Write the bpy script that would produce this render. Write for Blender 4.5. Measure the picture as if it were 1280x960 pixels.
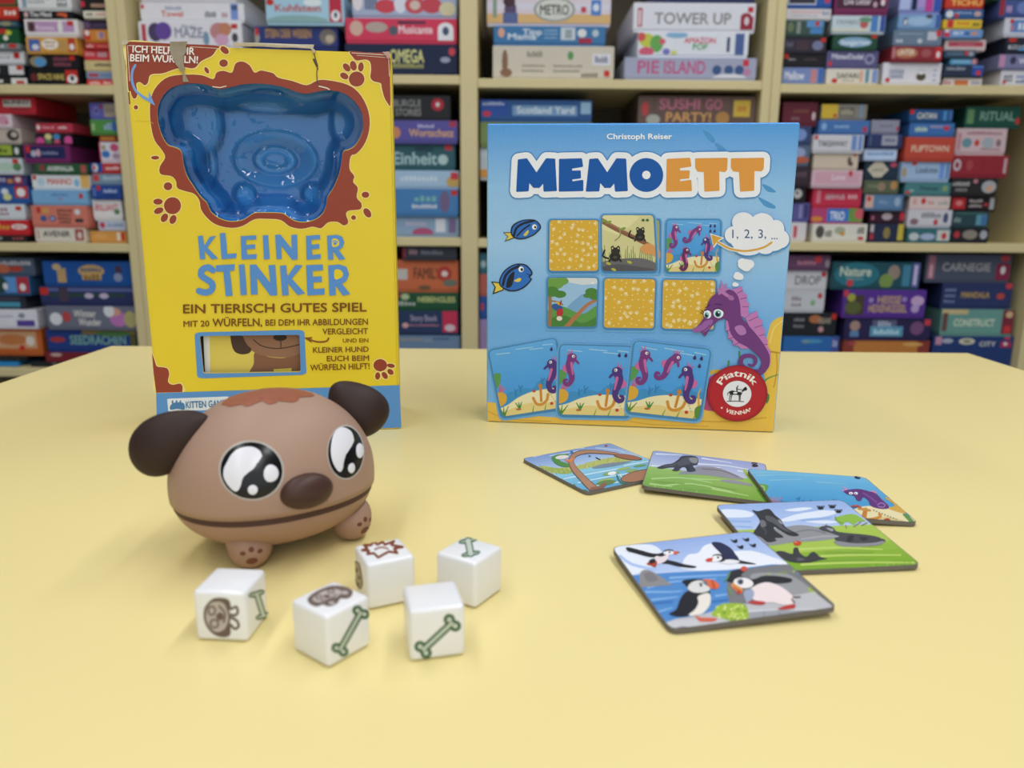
import bpy, bmesh, math, random
import numpy as np
from mathutils import Vector, Matrix
from mathutils.geometry import tessellate_polygon
from mathutils.bvhtree import BVHTree
from math import sin, cos, pi, radians

random.seed(4)
S = bpy.context.scene
COL = S.collection
for o in list(bpy.data.objects):
    bpy.data.objects.remove(o)

# ------------------------------------------------------------------ camera, world, lights
TZ = 0.74                                   # table top height
FPX, PITCH, ROLL = 967.4, radians(12.572), 0.0084
CAM = Vector((0, 0, TZ + 0.1572))
FW = Vector((0, cos(PITCH), -sin(PITCH)))
RT = Vector((1, 0, 0))
UP = Vector((0, sin(PITCH), cos(PITCH)))
CX = RT * cos(ROLL) + UP * sin(ROLL)
CY = -RT * sin(ROLL) + UP * cos(ROLL)

cd = bpy.data.cameras.new('camera')
cam = bpy.data.objects.new('camera', cd)
COL.objects.link(cam)
cam.matrix_world = Matrix(((CX.x, CY.x, -FW.x, CAM.x), (CX.y, CY.y, -FW.y, CAM.y), (CX.z, CY.z, -FW.z, CAM.z), (0, 0, 0, 1)))
cd.sensor_width = 36
cd.lens = FPX / 1280 * 36
cd.clip_start = 0.01
cd.dof.use_dof = True
cd.dof.focus_distance = 0.50
cd.dof.aperture_fstop = 8.5
S.camera = cam

S.view_settings.view_transform = 'Standard'
S.view_settings.look = 'None'
S.view_settings.gamma = 1
S.view_settings.use_curve_mapping = False
S.view_settings.exposure = -0.12

w = bpy.data.worlds.new('room_ambience')
S.world = w
w.use_nodes = True
w.node_tree.nodes['Background'].inputs[0].default_value = (0.93, 0.96, 1.0, 1)
w.node_tree.nodes['Background'].inputs[1].default_value = 0.19


def area(name, loc, target, sx, sy, power, col=(1, 1, 1)):
    l = bpy.data.lights.new(name, 'AREA')
    l.shape = 'RECTANGLE'
    l.size, l.size_y = sx, sy
    l.energy = power
    l.color = col
    o = bpy.data.objects.new(name, l)
    COL.objects.link(o)
    o.location = loc
    o.rotation_euler = (Vector(target) - Vector(loc)).to_track_quat('-Z', 'Y').to_euler()
    return o


# fluorescent ceiling luminaires of the shop, 2.7 m up
area('ceiling_lamp', (0.75, -0.25, 2.7), (0.75, -0.24, 0), 0.2, 1.5, 20, (0.98, 0.985, 1.0))
area('ceiling_lamp', (-0.75, -0.25, 2.7), (-0.75, -0.24, 0), 0.2, 1.5, 12, (0.98, 0.985, 1.0))
area('ceiling_lamp', (0.75, 1.1, 2.7), (0.75, 1.11, 0), 0.2, 1.2, 11, (0.98, 0.985, 1.0))
area('ceiling_lamp', (-0.75, 1.1, 2.7), (-0.75, 1.11, 0), 0.2, 1.2, 9, (0.98, 0.985, 1.0))
area('ceiling_lamp', (0.7, -2.1, 2.7), (0.7, -2.09, 0), 0.2, 1.5, 15, (0.98, 0.985, 1.0))
area('ceiling_lamp', (-0.7, -2.1, 2.7), (-0.7, -2.09, 0), 0.2, 1.5, 12, (0.98, 0.985, 1.0))
# cool fill light added behind the camera to brighten upright faces and shelf fronts
area('front_fill', (0.6, -2.6, 1.6), (0.0, 1.0, 0.9), 3.0, 1.8, 24, (0.86, 0.93, 1.0))


# ------------------------------------------------------------------ helpers
def ray(px, py):
    u, v = px - 640, 480 - py
    return FW + CX * (u / FPX) + CY * (v / FPX)


def hit(px, py, P0, n):
    d = ray(px, py)
    return CAM + d * ((P0 - CAM).dot(n) / d.dot(n))


def at(px, py, Y):
    d = ray(px, py)
    return CAM + d * (Y / d.y)


def lin(c):
    if isinstance(c, str):
        c = c.lstrip('#')
        if len(c) == 3:
            c = ''.join(k * 2 for k in c)
        c = [int(c[i:i + 2], 16) for i in (0, 2, 4)]
    return tuple((v / 255 / 12.92 if v / 255 <= 0.04045 else ((v / 255 + 0.055) / 1.055) ** 2.4) for v in c)


MATS = {}


def M(c, rough=0.45, noise=0.04, scale=60, bump=0, coat=0, linen=0, spec=0.5):
    key = (c if isinstance(c, str) else tuple(c), rough, noise, scale, bump, coat, linen, spec)
    if key in MATS:
        return MATS[key]
    m = bpy.data.materials.new('surface')
    m.use_nodes = True
    nt = m.node_tree
    b = nt.nodes['Principled BSDF']
    b.inputs['Roughness'].default_value = rough
    b.inputs['Specular IOR Level'].default_value = spec
    b.inputs['Coat Weight'].default_value = coat
    b.inputs['Coat Roughness'].default_value = 0.08
    r, g, bl = lin(c)
    tc = nt.nodes.new('ShaderNodeTexCoord')
    nz = nt.nodes.new('ShaderNodeTexNoise')
    nz.inputs['Scale'].default_value = scale
    nz.inputs['Detail'].default_value = 3
    nt.links.new(tc.outputs['Object'], nz.inputs['Vector'])
    mx = nt.nodes.new('ShaderNodeMixRGB')
    k = 1 - noise
    k2 = 1 + noise
    mx.inputs[1].default_value = (r * k, g * k, bl * k, 1)
    mx.inputs[2].default_value = (min(r * k2, 1), min(g * k2, 1), min(bl * k2, 1), 1)
    nt.links.new(nz.outputs['Fac'], mx.inputs[0])
    nt.links.new(mx.outputs[0], b.inputs['Base Color'])
    if bump or linen:
        bp = nt.nodes.new('ShaderNodeBump')
        bp.inputs['Strength'].default_value = bump or linen
        bp.inputs['Distance'].default_value = 0.0004
        if linen:
            w1 = nt.nodes.new('ShaderNodeTexWave')
            w1.bands_direction = 'X'
            w2 = nt.nodes.new('ShaderNodeTexWave')
            w2.bands_direction = 'Z'
            ad = nt.nodes.new('ShaderNodeMath')
            ad.operation = 'ADD'
            for q in (w1, w2):
                q.inputs['Scale'].default_value = 320
                q.inputs['Distortion'].default_value = 1.5
                nt.links.new(tc.outputs['Object'], q.inputs['Vector'])
            nt.links.new(w1.outputs['Fac'], ad.inputs[0])
            nt.links.new(w2.outputs['Fac'], ad.inputs[1])
            nt.links.new(ad.outputs[0], bp.inputs['Height'])
        else:
            n2 = nt.nodes.new('ShaderNodeTexNoise')
            n2.inputs['Scale'].default_value = 900
            nt.links.new(tc.outputs['Object'], n2.inputs['Vector'])
            nt.links.new(n2.outputs['Fac'], bp.inputs['Height'])
        nt.links.new(bp.outputs[0], b.inputs['Normal'])
    MATS[key] = m
    return m


WM = {}


def root(name, loc, rz=0, label=None, cat=None, group=None, kind=None):
    o = bpy.data.objects.new(name, None)
    o.empty_display_size = 0.02
    COL.objects.link(o)
    o.location = loc
    o.rotation_euler = (0, 0, rz)
    WM[o] = Matrix.Translation(loc) @ Matrix.Rotation(rz, 4, 'Z')
    return tag(o, label, cat, group, kind)


def tag(o, label=None, cat=None, group=None, kind=None):
    for k, v in (('label', label), ('category', cat), ('group', group), ('kind', kind)):
        if v:
            o[k] = v
    return o


class MB:
    """collects world-space geometry, links it as one mesh"""

    def __init__(s):
        s.v, s.f, s.m, s.sm, s.mats = [], [], [], [], []

    def mi(s, mat):
        if mat not in s.mats:
            s.mats.append(mat)
        return s.mats.index(mat)

    def add(s, vs, fs, mat, smooth=False):
        k = len(s.v)
        s.v += [Vector(p) for p in vs]
        i = s.mi(mat)
        for f in fs:
            s.f.append([k + j for j in f])
            s.m.append(i)
            s.sm.append(smooth)

    def bm(s, b, mat, mx=None, smooth=False):
        b.verts.index_update()
        vs = [(mx @ v.co if mx else v.co.copy()) for v in b.verts]
        s.add(vs, [[v.index for v in f.verts] for f in b.faces], mat, smooth)
        b.free()

    def box(s, lo, hi, mat, mx=None, bev=0, seg=1, smooth=False):
        b = bmesh.new()
        bmesh.ops.create_cube(b, size=1)
        lo, hi = Vector(lo), Vector(hi)
        for v in b.verts:
            v.co = Vector([(lo[i] + hi[i]) / 2 + v.co[i] * (hi[i] - lo[i]) for i in range(3)])
        if bev:
            bmesh.ops.bevel(b, geom=b.edges[:], offset=bev, segments=seg, affect='EDGES', profile=0.5)
        s.bm(b, mat, mx, smooth)

    def grid(s, pts, mat, smooth=True, closeu=False):
        n, m = len(pts), len(pts[0])
        fs = []
        for i in range(n - 1):
            for j in range(m if closeu else m - 1):
                fs.append([i * m + j, i * m + (j + 1) % m, (i + 1) * m + (j + 1) % m, (i + 1) * m + j])
        s.add([p for r in pts for p in r], fs, mat, smooth)

    def build(s, name, parent=None, loc=None, rz=0):
        me = bpy.data.meshes.new(name)
        o = bpy.data.objects.new(name, me)
        COL.objects.link(o)
        if parent is not None:
            o.parent = parent
            W = WM[parent]
        elif loc is not None:
            W = Matrix.Translation(loc) @ Matrix.Rotation(rz, 4, 'Z')
            o.location = loc
            o.rotation_euler = (0, 0, rz)
        else:
            W = Matrix.Identity(4)
        WM[o] = W
        I = W.inverted()
        me.from_pydata([I @ v for v in s.v], [], s.f)
        for m in s.mats:
            me.materials.append(m)
        me.polygons.foreach_set('material_index', s.m)
        me.polygons.foreach_set('use_smooth', s.sm)
        me.update()
        return o


def catmull(p, closed=True, k=6):
    n = len(p)
    out = []
    rng = range(n if closed else n - 1)
    for i in rng:
        g = (lambda j: p[j % n]) if closed else (lambda j: p[max(0, min(n - 1, j))])
        a, b, c, d = g(i - 1), g(i), g(i + 1), g(i + 2)
        for q in range(k):
            t = q / k
            out.append(tuple(0.5 * (2 * b[e] + (c[e] - a[e]) * t + (2 * a[e] - 5 * b[e] + 4 * c[e] - d[e]) * t * t
                                    + (3 * b[e] - a[e] - 3 * c[e] + d[e]) * t ** 3) for e in (0, 1)))
    if not closed:
        out.append(tuple(p[-1]))
    return out


def ring(cx, cy, rx, ry, rot=0, n=24):
    r = radians(rot)
    return [(cx + rx * cos(a) * cos(r) - ry * sin(a) * sin(r), cy + rx * cos(a) * sin(r) + ry * sin(a) * cos(r))
            for a in [2 * pi * i / n for i in range(n)]]


def rrect(q, r=0.08, k=4):
    """rounded quad; q = TL,TR,BR,BL, r as share of the side"""
    out = []
    for i in range(4):
        p, a, b = Vector(q[i]), Vector(q[i - 1]), Vector(q[(i + 1) % 4])
        s, e = p.lerp(a, r), p.lerp(b, r)
        for j in range(k + 1):
            t = j / k
            out.append(tuple(s.lerp(p, t).lerp(p.lerp(e, t), t)))
    return out


TXT = {}


def glyphs(s, bold=0.0):
    key = (s, bold)
    if key not in TXT:
        c = bpy.data.curves.new('t', 'FONT')
        c.body = s
        c.offset = bold
        c.resolution_u = 3
        o = bpy.data.objects.new('t', c)
        COL.objects.link(o)
        dg = bpy.context.evaluated_depsgraph_get()
        dg.update()
        me = bpy.data.meshes.new_from_object(o.evaluated_get(dg))
        vs = [(v.co.x, v.co.y) for v in me.vertices]
        fs = [list(p.vertices) for p in me.polygons]
        bpy.data.objects.remove(o)
        bpy.data.curves.remove(c)
        bpy.data.meshes.remove(me)
        TXT[key] = (vs, fs)
    return TXT[key]


CAPH = None


def cliptri(poly, clip):
    out = list(poly)
    n = len(clip)
    for i in range(n):
        a, b = clip[i], clip[(i + 1) % n]
        inp, out = out, []
        if not inp:
            return []
        ex, ey = b[0] - a[0], b[1] - a[1]
        d = [ex * (p[1] - a[1]) - ey * (p[0] - a[0]) for p in inp]
        for j in range(len(inp)):
            p, q, dp, dq = inp[j - 1], inp[j], d[j - 1], d[j]
            if dq >= 0:
                if dp < 0:
                    t = dp / (dp - dq)
                    out.append((p[0] + (q[0] - p[0]) * t, p[1] + (q[1] - p[1]) * t))
                out.append(q)
            elif dp >= 0:
                t = dp / (dp - dq)
                out.append((p[0] + (q[0] - p[0]) * t, p[1] + (q[1] - p[1]) * t))
    return out


class Art:
    """flat printing on a plane: shapes traced in photo pixels are laid on the real plane, each ink a hair above the last"""

    def __init__(s, O, ux, uy, eps=5e-6, z0=2e-5, rough=0.42, clip=None, **mk):
        s.O, s.ux, s.uy = Vector(O), Vector(ux).normalized(), Vector(uy).normalized()
        s.n = s.ux.cross(s.uy)
        s.eps, s.z = eps, z0
        s.mb = MB()
        mk.setdefault('spec', 0.28)
        s.rough, s.mk = rough, mk
        s.c = (0, 0, 1)
        s.fn = None
        s.clip = None
        if clip:
            s.setclip(clip)

    def crop(s, ox, oy, sc):
        s.c = (ox, oy, sc)
        s.fn = None
        return s

    def to2(s, p):
        if s.fn:
            return s.fn(p)
        h = hit(s.c[0] + p[0] / s.c[2], s.c[1] + p[1] / s.c[2], s.O, s.n) - s.O
        return (h.dot(s.ux), h.dot(s.uy))

    def setclip(s, pts):
        if pts is None:
            s.clip = None
            return
        c = [s.to2(p) for p in pts]
        ar = sum(c[i - 1][0] * c[i][1] - c[i][0] * c[i - 1][1] for i in range(len(c)))
        s.clip = c if ar > 0 else c[::-1]

    def to3(s, p, z):
        return s.O + s.ux * p[0] + s.uy * p[1] + s.n * z

    def tris(s, pts2, tri, color):
        mat = color if not isinstance(color, (str, tuple)) else M(color, s.rough, **s.mk)
        vs, fs = [], []
        for t in tri:
            q = [pts2[i] for i in t]
            if s.clip:
                q = cliptri(q, s.clip)
            if len(q) < 3:
                continue
            ar = sum(q[i - 1][0] * q[i][1] - q[i][0] * q[i - 1][1] for i in range(len(q)))
            if abs(ar) < 1e-13:
                continue
            if ar < 0:
                q = q[::-1]
            k = len(vs)
            vs += [s.to3(p, s.z) for p in q]
            fs.append(list(range(k, k + len(q))))
        if fs:
            s.mb.add(vs, fs, mat)
            s.z += s.eps * 0.06

    def up(s):
        s.z += s.eps

    def poly(s, pts, color, sm=0, holes=(), up=True):
        if sm:
            pts = catmull(pts, True, sm)
        loops = [[s.to2(p) for p in pts]] + [[s.to2(p) for p in h] for h in holes]
        flat = [p for l in loops for p in l]
        if len(flat) == 4 and not holes:
            pass
        t = tessellate_polygon([[Vector((p[0] * 1000, p[1] * 1000, 0)) for p in l] for l in loops])
        s.tris(flat, t, color)
        if up:
            s.up()

    def blob(s, pts, color, up=True):
        s.poly(pts, color, 5, up=up)

    def ell(s, cx, cy, rx, ry, color, rot=0, n=22, up=True):
        p = [s.to2(q) for q in ring(cx, cy, rx, ry, rot, n)]
        s.tris(p, [(0, i, i + 1) for i in range(1, n - 1)], color)
        if up:
            s.up()

    def stroke(s, pts, w, color, closed=False, sm=0, w1=None, up=True, capn=10):
        if sm:
            pts = catmull(pts, closed, sm)
        if closed:
            pts = list(pts) + [pts[0]]
        n = len(pts)
        w1 = w if w1 is None else w1
        for i in range(n):
            r = (w + (w1 - w) * i / max(1, n - 1)) / 2
            p = pts[i]
            s.ell(p[0], p[1], r, r, color, 0, capn, up=False)
            if i < n - 1:
                q = pts[i + 1]
                r2 = (w + (w1 - w) * (i + 1) / max(1, n - 1)) / 2
                dx, dy = q[0] - p[0], q[1] - p[1]
                L = math.hypot(dx, dy)
                if L < 1e-9:
                    continue
                nx, ny = -dy / L, dx / L
                qd = [(p[0] + nx * r, p[1] + ny * r), (q[0] + nx * r2, q[1] + ny * r2), (q[0] - nx * r2, q[1] - ny * r2), (p[0] - nx * r, p[1] - ny * r)]
                s.tris([s.to2(k) for k in qd], [(0, 1, 2), (0, 2, 3)], color)
        if up:
            s.up()

    def text(s, t, x0, y0, x1, y1, h, color, bold=0.0, up=True):
        global CAPH
        if CAPH is None:
            CAPH = max(v[1] for v in glyphs('H')[0])
        vs, fs = glyphs(t)
        if not vs:
            return
        a, b = min(v[0] for v in vs), max(v[0] for v in vs)
        L = math.hypot(x1 - x0, y1 - y0)
        d = ((x1 - x0) / L, (y1 - y0) / L)
        u = (d[1], -d[0])
        g = bold * 1.3
        for gx, gy in ((0, 0),) if not bold else ((-g, 0), (g, 0), (0, g), (0, -g)):
            P = []
            for v in vs:
                e = (v[0] - a + gx) / (b - a) * L
                y = (v[1] + gy) / CAPH * h
                P.append(s.to2((x0 + d[0] * e + u[0] * y, y0 + d[1] * e + u[1] * y)))
            s.tris(P, fs, color)
        if up:
            s.up()

    def arctext(s, t, cx, cy, rx, ry, a0, a1, h, color, bold=0.0, inward=False):
        vs, fs = glyphs(t)
        a, b = min(v[0] for v in vs), max(v[0] for v in vs)
        k = bold * 1.3
        for gx, gy in ((-k, 0), (k, 0), (0, k * .3), (0, -k * .3)):
            P = []
            for v in vs:
                g = radians(a0 + (a1 - a0) * (v[0] + gx - a) / (b - a))
                y = (v[1] + gy) / (CAPH or 0.7) * h * (-1 if inward else 1)
                P.append(s.to2((cx + (rx + y) * cos(g), cy - (ry + y) * sin(g))))
            s.tris(P, fs, color)
        s.up()

    def paw(s, cx, cy, r, color, rot=0):
        s.ell(cx, cy, r, r * 0.9, color, up=False)
        for k in (-48, -16, 16, 48):
            g = radians(k + rot)
            s.ell(cx + sin(g) * r * 1.65, cy - cos(g) * r * 1.65, r * 0.36, r * 0.52, color, k + rot, 12, up=False)
        s.up()

    def build(s, name, parent, label=None):
        o = s.mb.build(name, parent)
        if label:
            o['label'] = label
        s.top = s.z
        return o


def ellipsoid(mb, C, e1, e2, e3, mat, shape=None, nu=40, nv=24):
    """e1,e2,e3: half-axis vectors; shape(x,y,z) bends the unit sphere"""
    pts = []
    for i in range(nv + 1):
        a = pi * i / nv
        r = []
        for j in range(nu):
            b = 2 * pi * j / nu
            p = (cos(a), sin(a) * cos(b), sin(a) * sin(b))
            if shape:
                p = shape(*p)
            r.append(Vector(C) + e1 * p[0] + e2 * p[1] + e3 * p[2])
        pts.append(r)
    mb.grid(pts, mat, True, True)
    return pts

# ------------------------------------------------------------------ room shell
def struct(mb, name):
    o = mb.build(name)
    o['kind'] = 'structure'
    return o


b = MB(); b.box((-2.6, -3.0, -0.1), (2.6, 2.5, 0.0), M('8d8a84', 0.6, 0.12, 8)); struct(b, 'floor')
b = MB(); b.box((-2.6, 2.40, 0.0), (2.6, 2.5, 2.9), M('cfcabd', 0.8, 0.03, 20, bump=0.2)); struct(b, 'wall_back')

# ------------------------------------------------------------------ bookcases
YF, DEP = 1.9, 0.36
WOOD = M('dccd9a', 0.5, 0.05, 14)
WOODIN = M('d0c190', 0.55, 0.05, 14)
BACK = M('6b6354', 0.8, 0.06, 9)
xL0 = at(-330, 100, YF).x
xLm = at(152, 100, YF).x
xM0, xM1 = at(575, 100, YF).x, at(597, 100, YF).x
xRm = at(965, 100, YF).x
xR1 = at(1350, 100, YF).x
PT = 0.0215


def zpx(px, py):
    return at(px, py, YF).z


Z3 = TZ - 0.238
ZTOP = TZ + 0.86
SHZ = {'L1': zpx(70, 105.7), 'L2': zpx(70, 304), 'ML1': zpx(500, 93.2), 'ML2': zpx(540, 297), 'MR1': zpx(775, 99.3), 'MR2': zpx(775, 300),
       'R1': zpx(1125, 105.7), 'R2': zpx(1125, 304)}
for k in ('L3', 'ML3', 'MR3', 'R3'):
    SHZ[k] = Z3


def board(t, x0, x1, z):
    m = MB()
    m.box((x0, YF + 0.001, z - 0.0205), (x1, YF + DEP - 0.011, z), WOOD, bev=0.0015)
    m.build('shelf_board', t)


def side(t, x0, x1, name='side_panel'):
    m = MB()
    m.box((x0, YF, 0.0), (x1, YF + DEP, ZTOP), WOOD, bev=0.0015)
    m.build(name, t)


def bookcase(label, x0, x1, bays, pr=PT):
    t = root('bookcase', ((x0 + x1) / 2, YF + DEP / 2, 0), 0, label, 'bookcase', 'pale yellow wooden bookcases')
    side(t, x0, x0 + PT)
    side(t, x1 - pr, x1)
    m = MB(); m.box((x0 + PT, YF + DEP - 0.01, 0.05), (x1 - pr, YF + DEP - 0.002, ZTOP - 0.03), BACK); m.build('back_panel', t)
    m = MB(); m.box((x0 - 0.0, YF - 0.004, ZTOP + 0.0002), (x1 + 0.0, YF + DEP, ZTOP + 0.022), WOOD, bev=0.0015); m.build('top_board', t)
    m = MB(); m.box((x0 + PT, YF + 0.03, 0.0), (x1 - pr, YF + 0.05, 0.06), WOOD); m.build('plinth', t)
    for k, (a, c, keys) in enumerate(bays):
        if k:
            side(t, xM0, xM1, 'divider_panel')
        for q in keys:
            board(t, a + 0.0003, c - 0.0003, SHZ[q])
        for z in (0.085,):
            board(t, a + 0.0003, c - 0.0003, z)
    return t


bookcase('pale yellow bookcase crammed with small game boxes, behind the left table corner', xL0, xLm - 0.0004, [(xL0 + PT, xLm - PT, ('L1', 'L2', 'L3'))])
bookcase('pale yellow two-bay bookcase of games behind the yellow and blue boxes', xLm + 0.0004, xRm - 0.0004,
         [(xLm + PT, xM0, ('ML1', 'ML2', 'ML3')), (xM1, xRm - PT, ('MR1', 'MR2', 'MR3'))])
bookcase('pale yellow bookcase full of games behind the right table corner', xRm + 0.0004, xR1, [(xRm + PT, xR1 - 0.042, ('R1', 'R2', 'R3'))], 0.042)
BAYX = {'L': (xL0 + PT, xLm - PT), 'ML': (xLm + PT, xM0), 'MR': (xM1, xRm - PT), 'R': (xRm + PT, xR1 - 0.042)}

# ------------------------------------------------------------------ the games on the shelves
RS = 'c8352c'
st = lambda u, v=0.22: f'r {u-0.045} {v-0.17} {u+0.045} {v+0.2} {RS}|'
GAMES = {}
ROWN = {'1': 'top', '2': 'middle', '3': 'bottom'}
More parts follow.
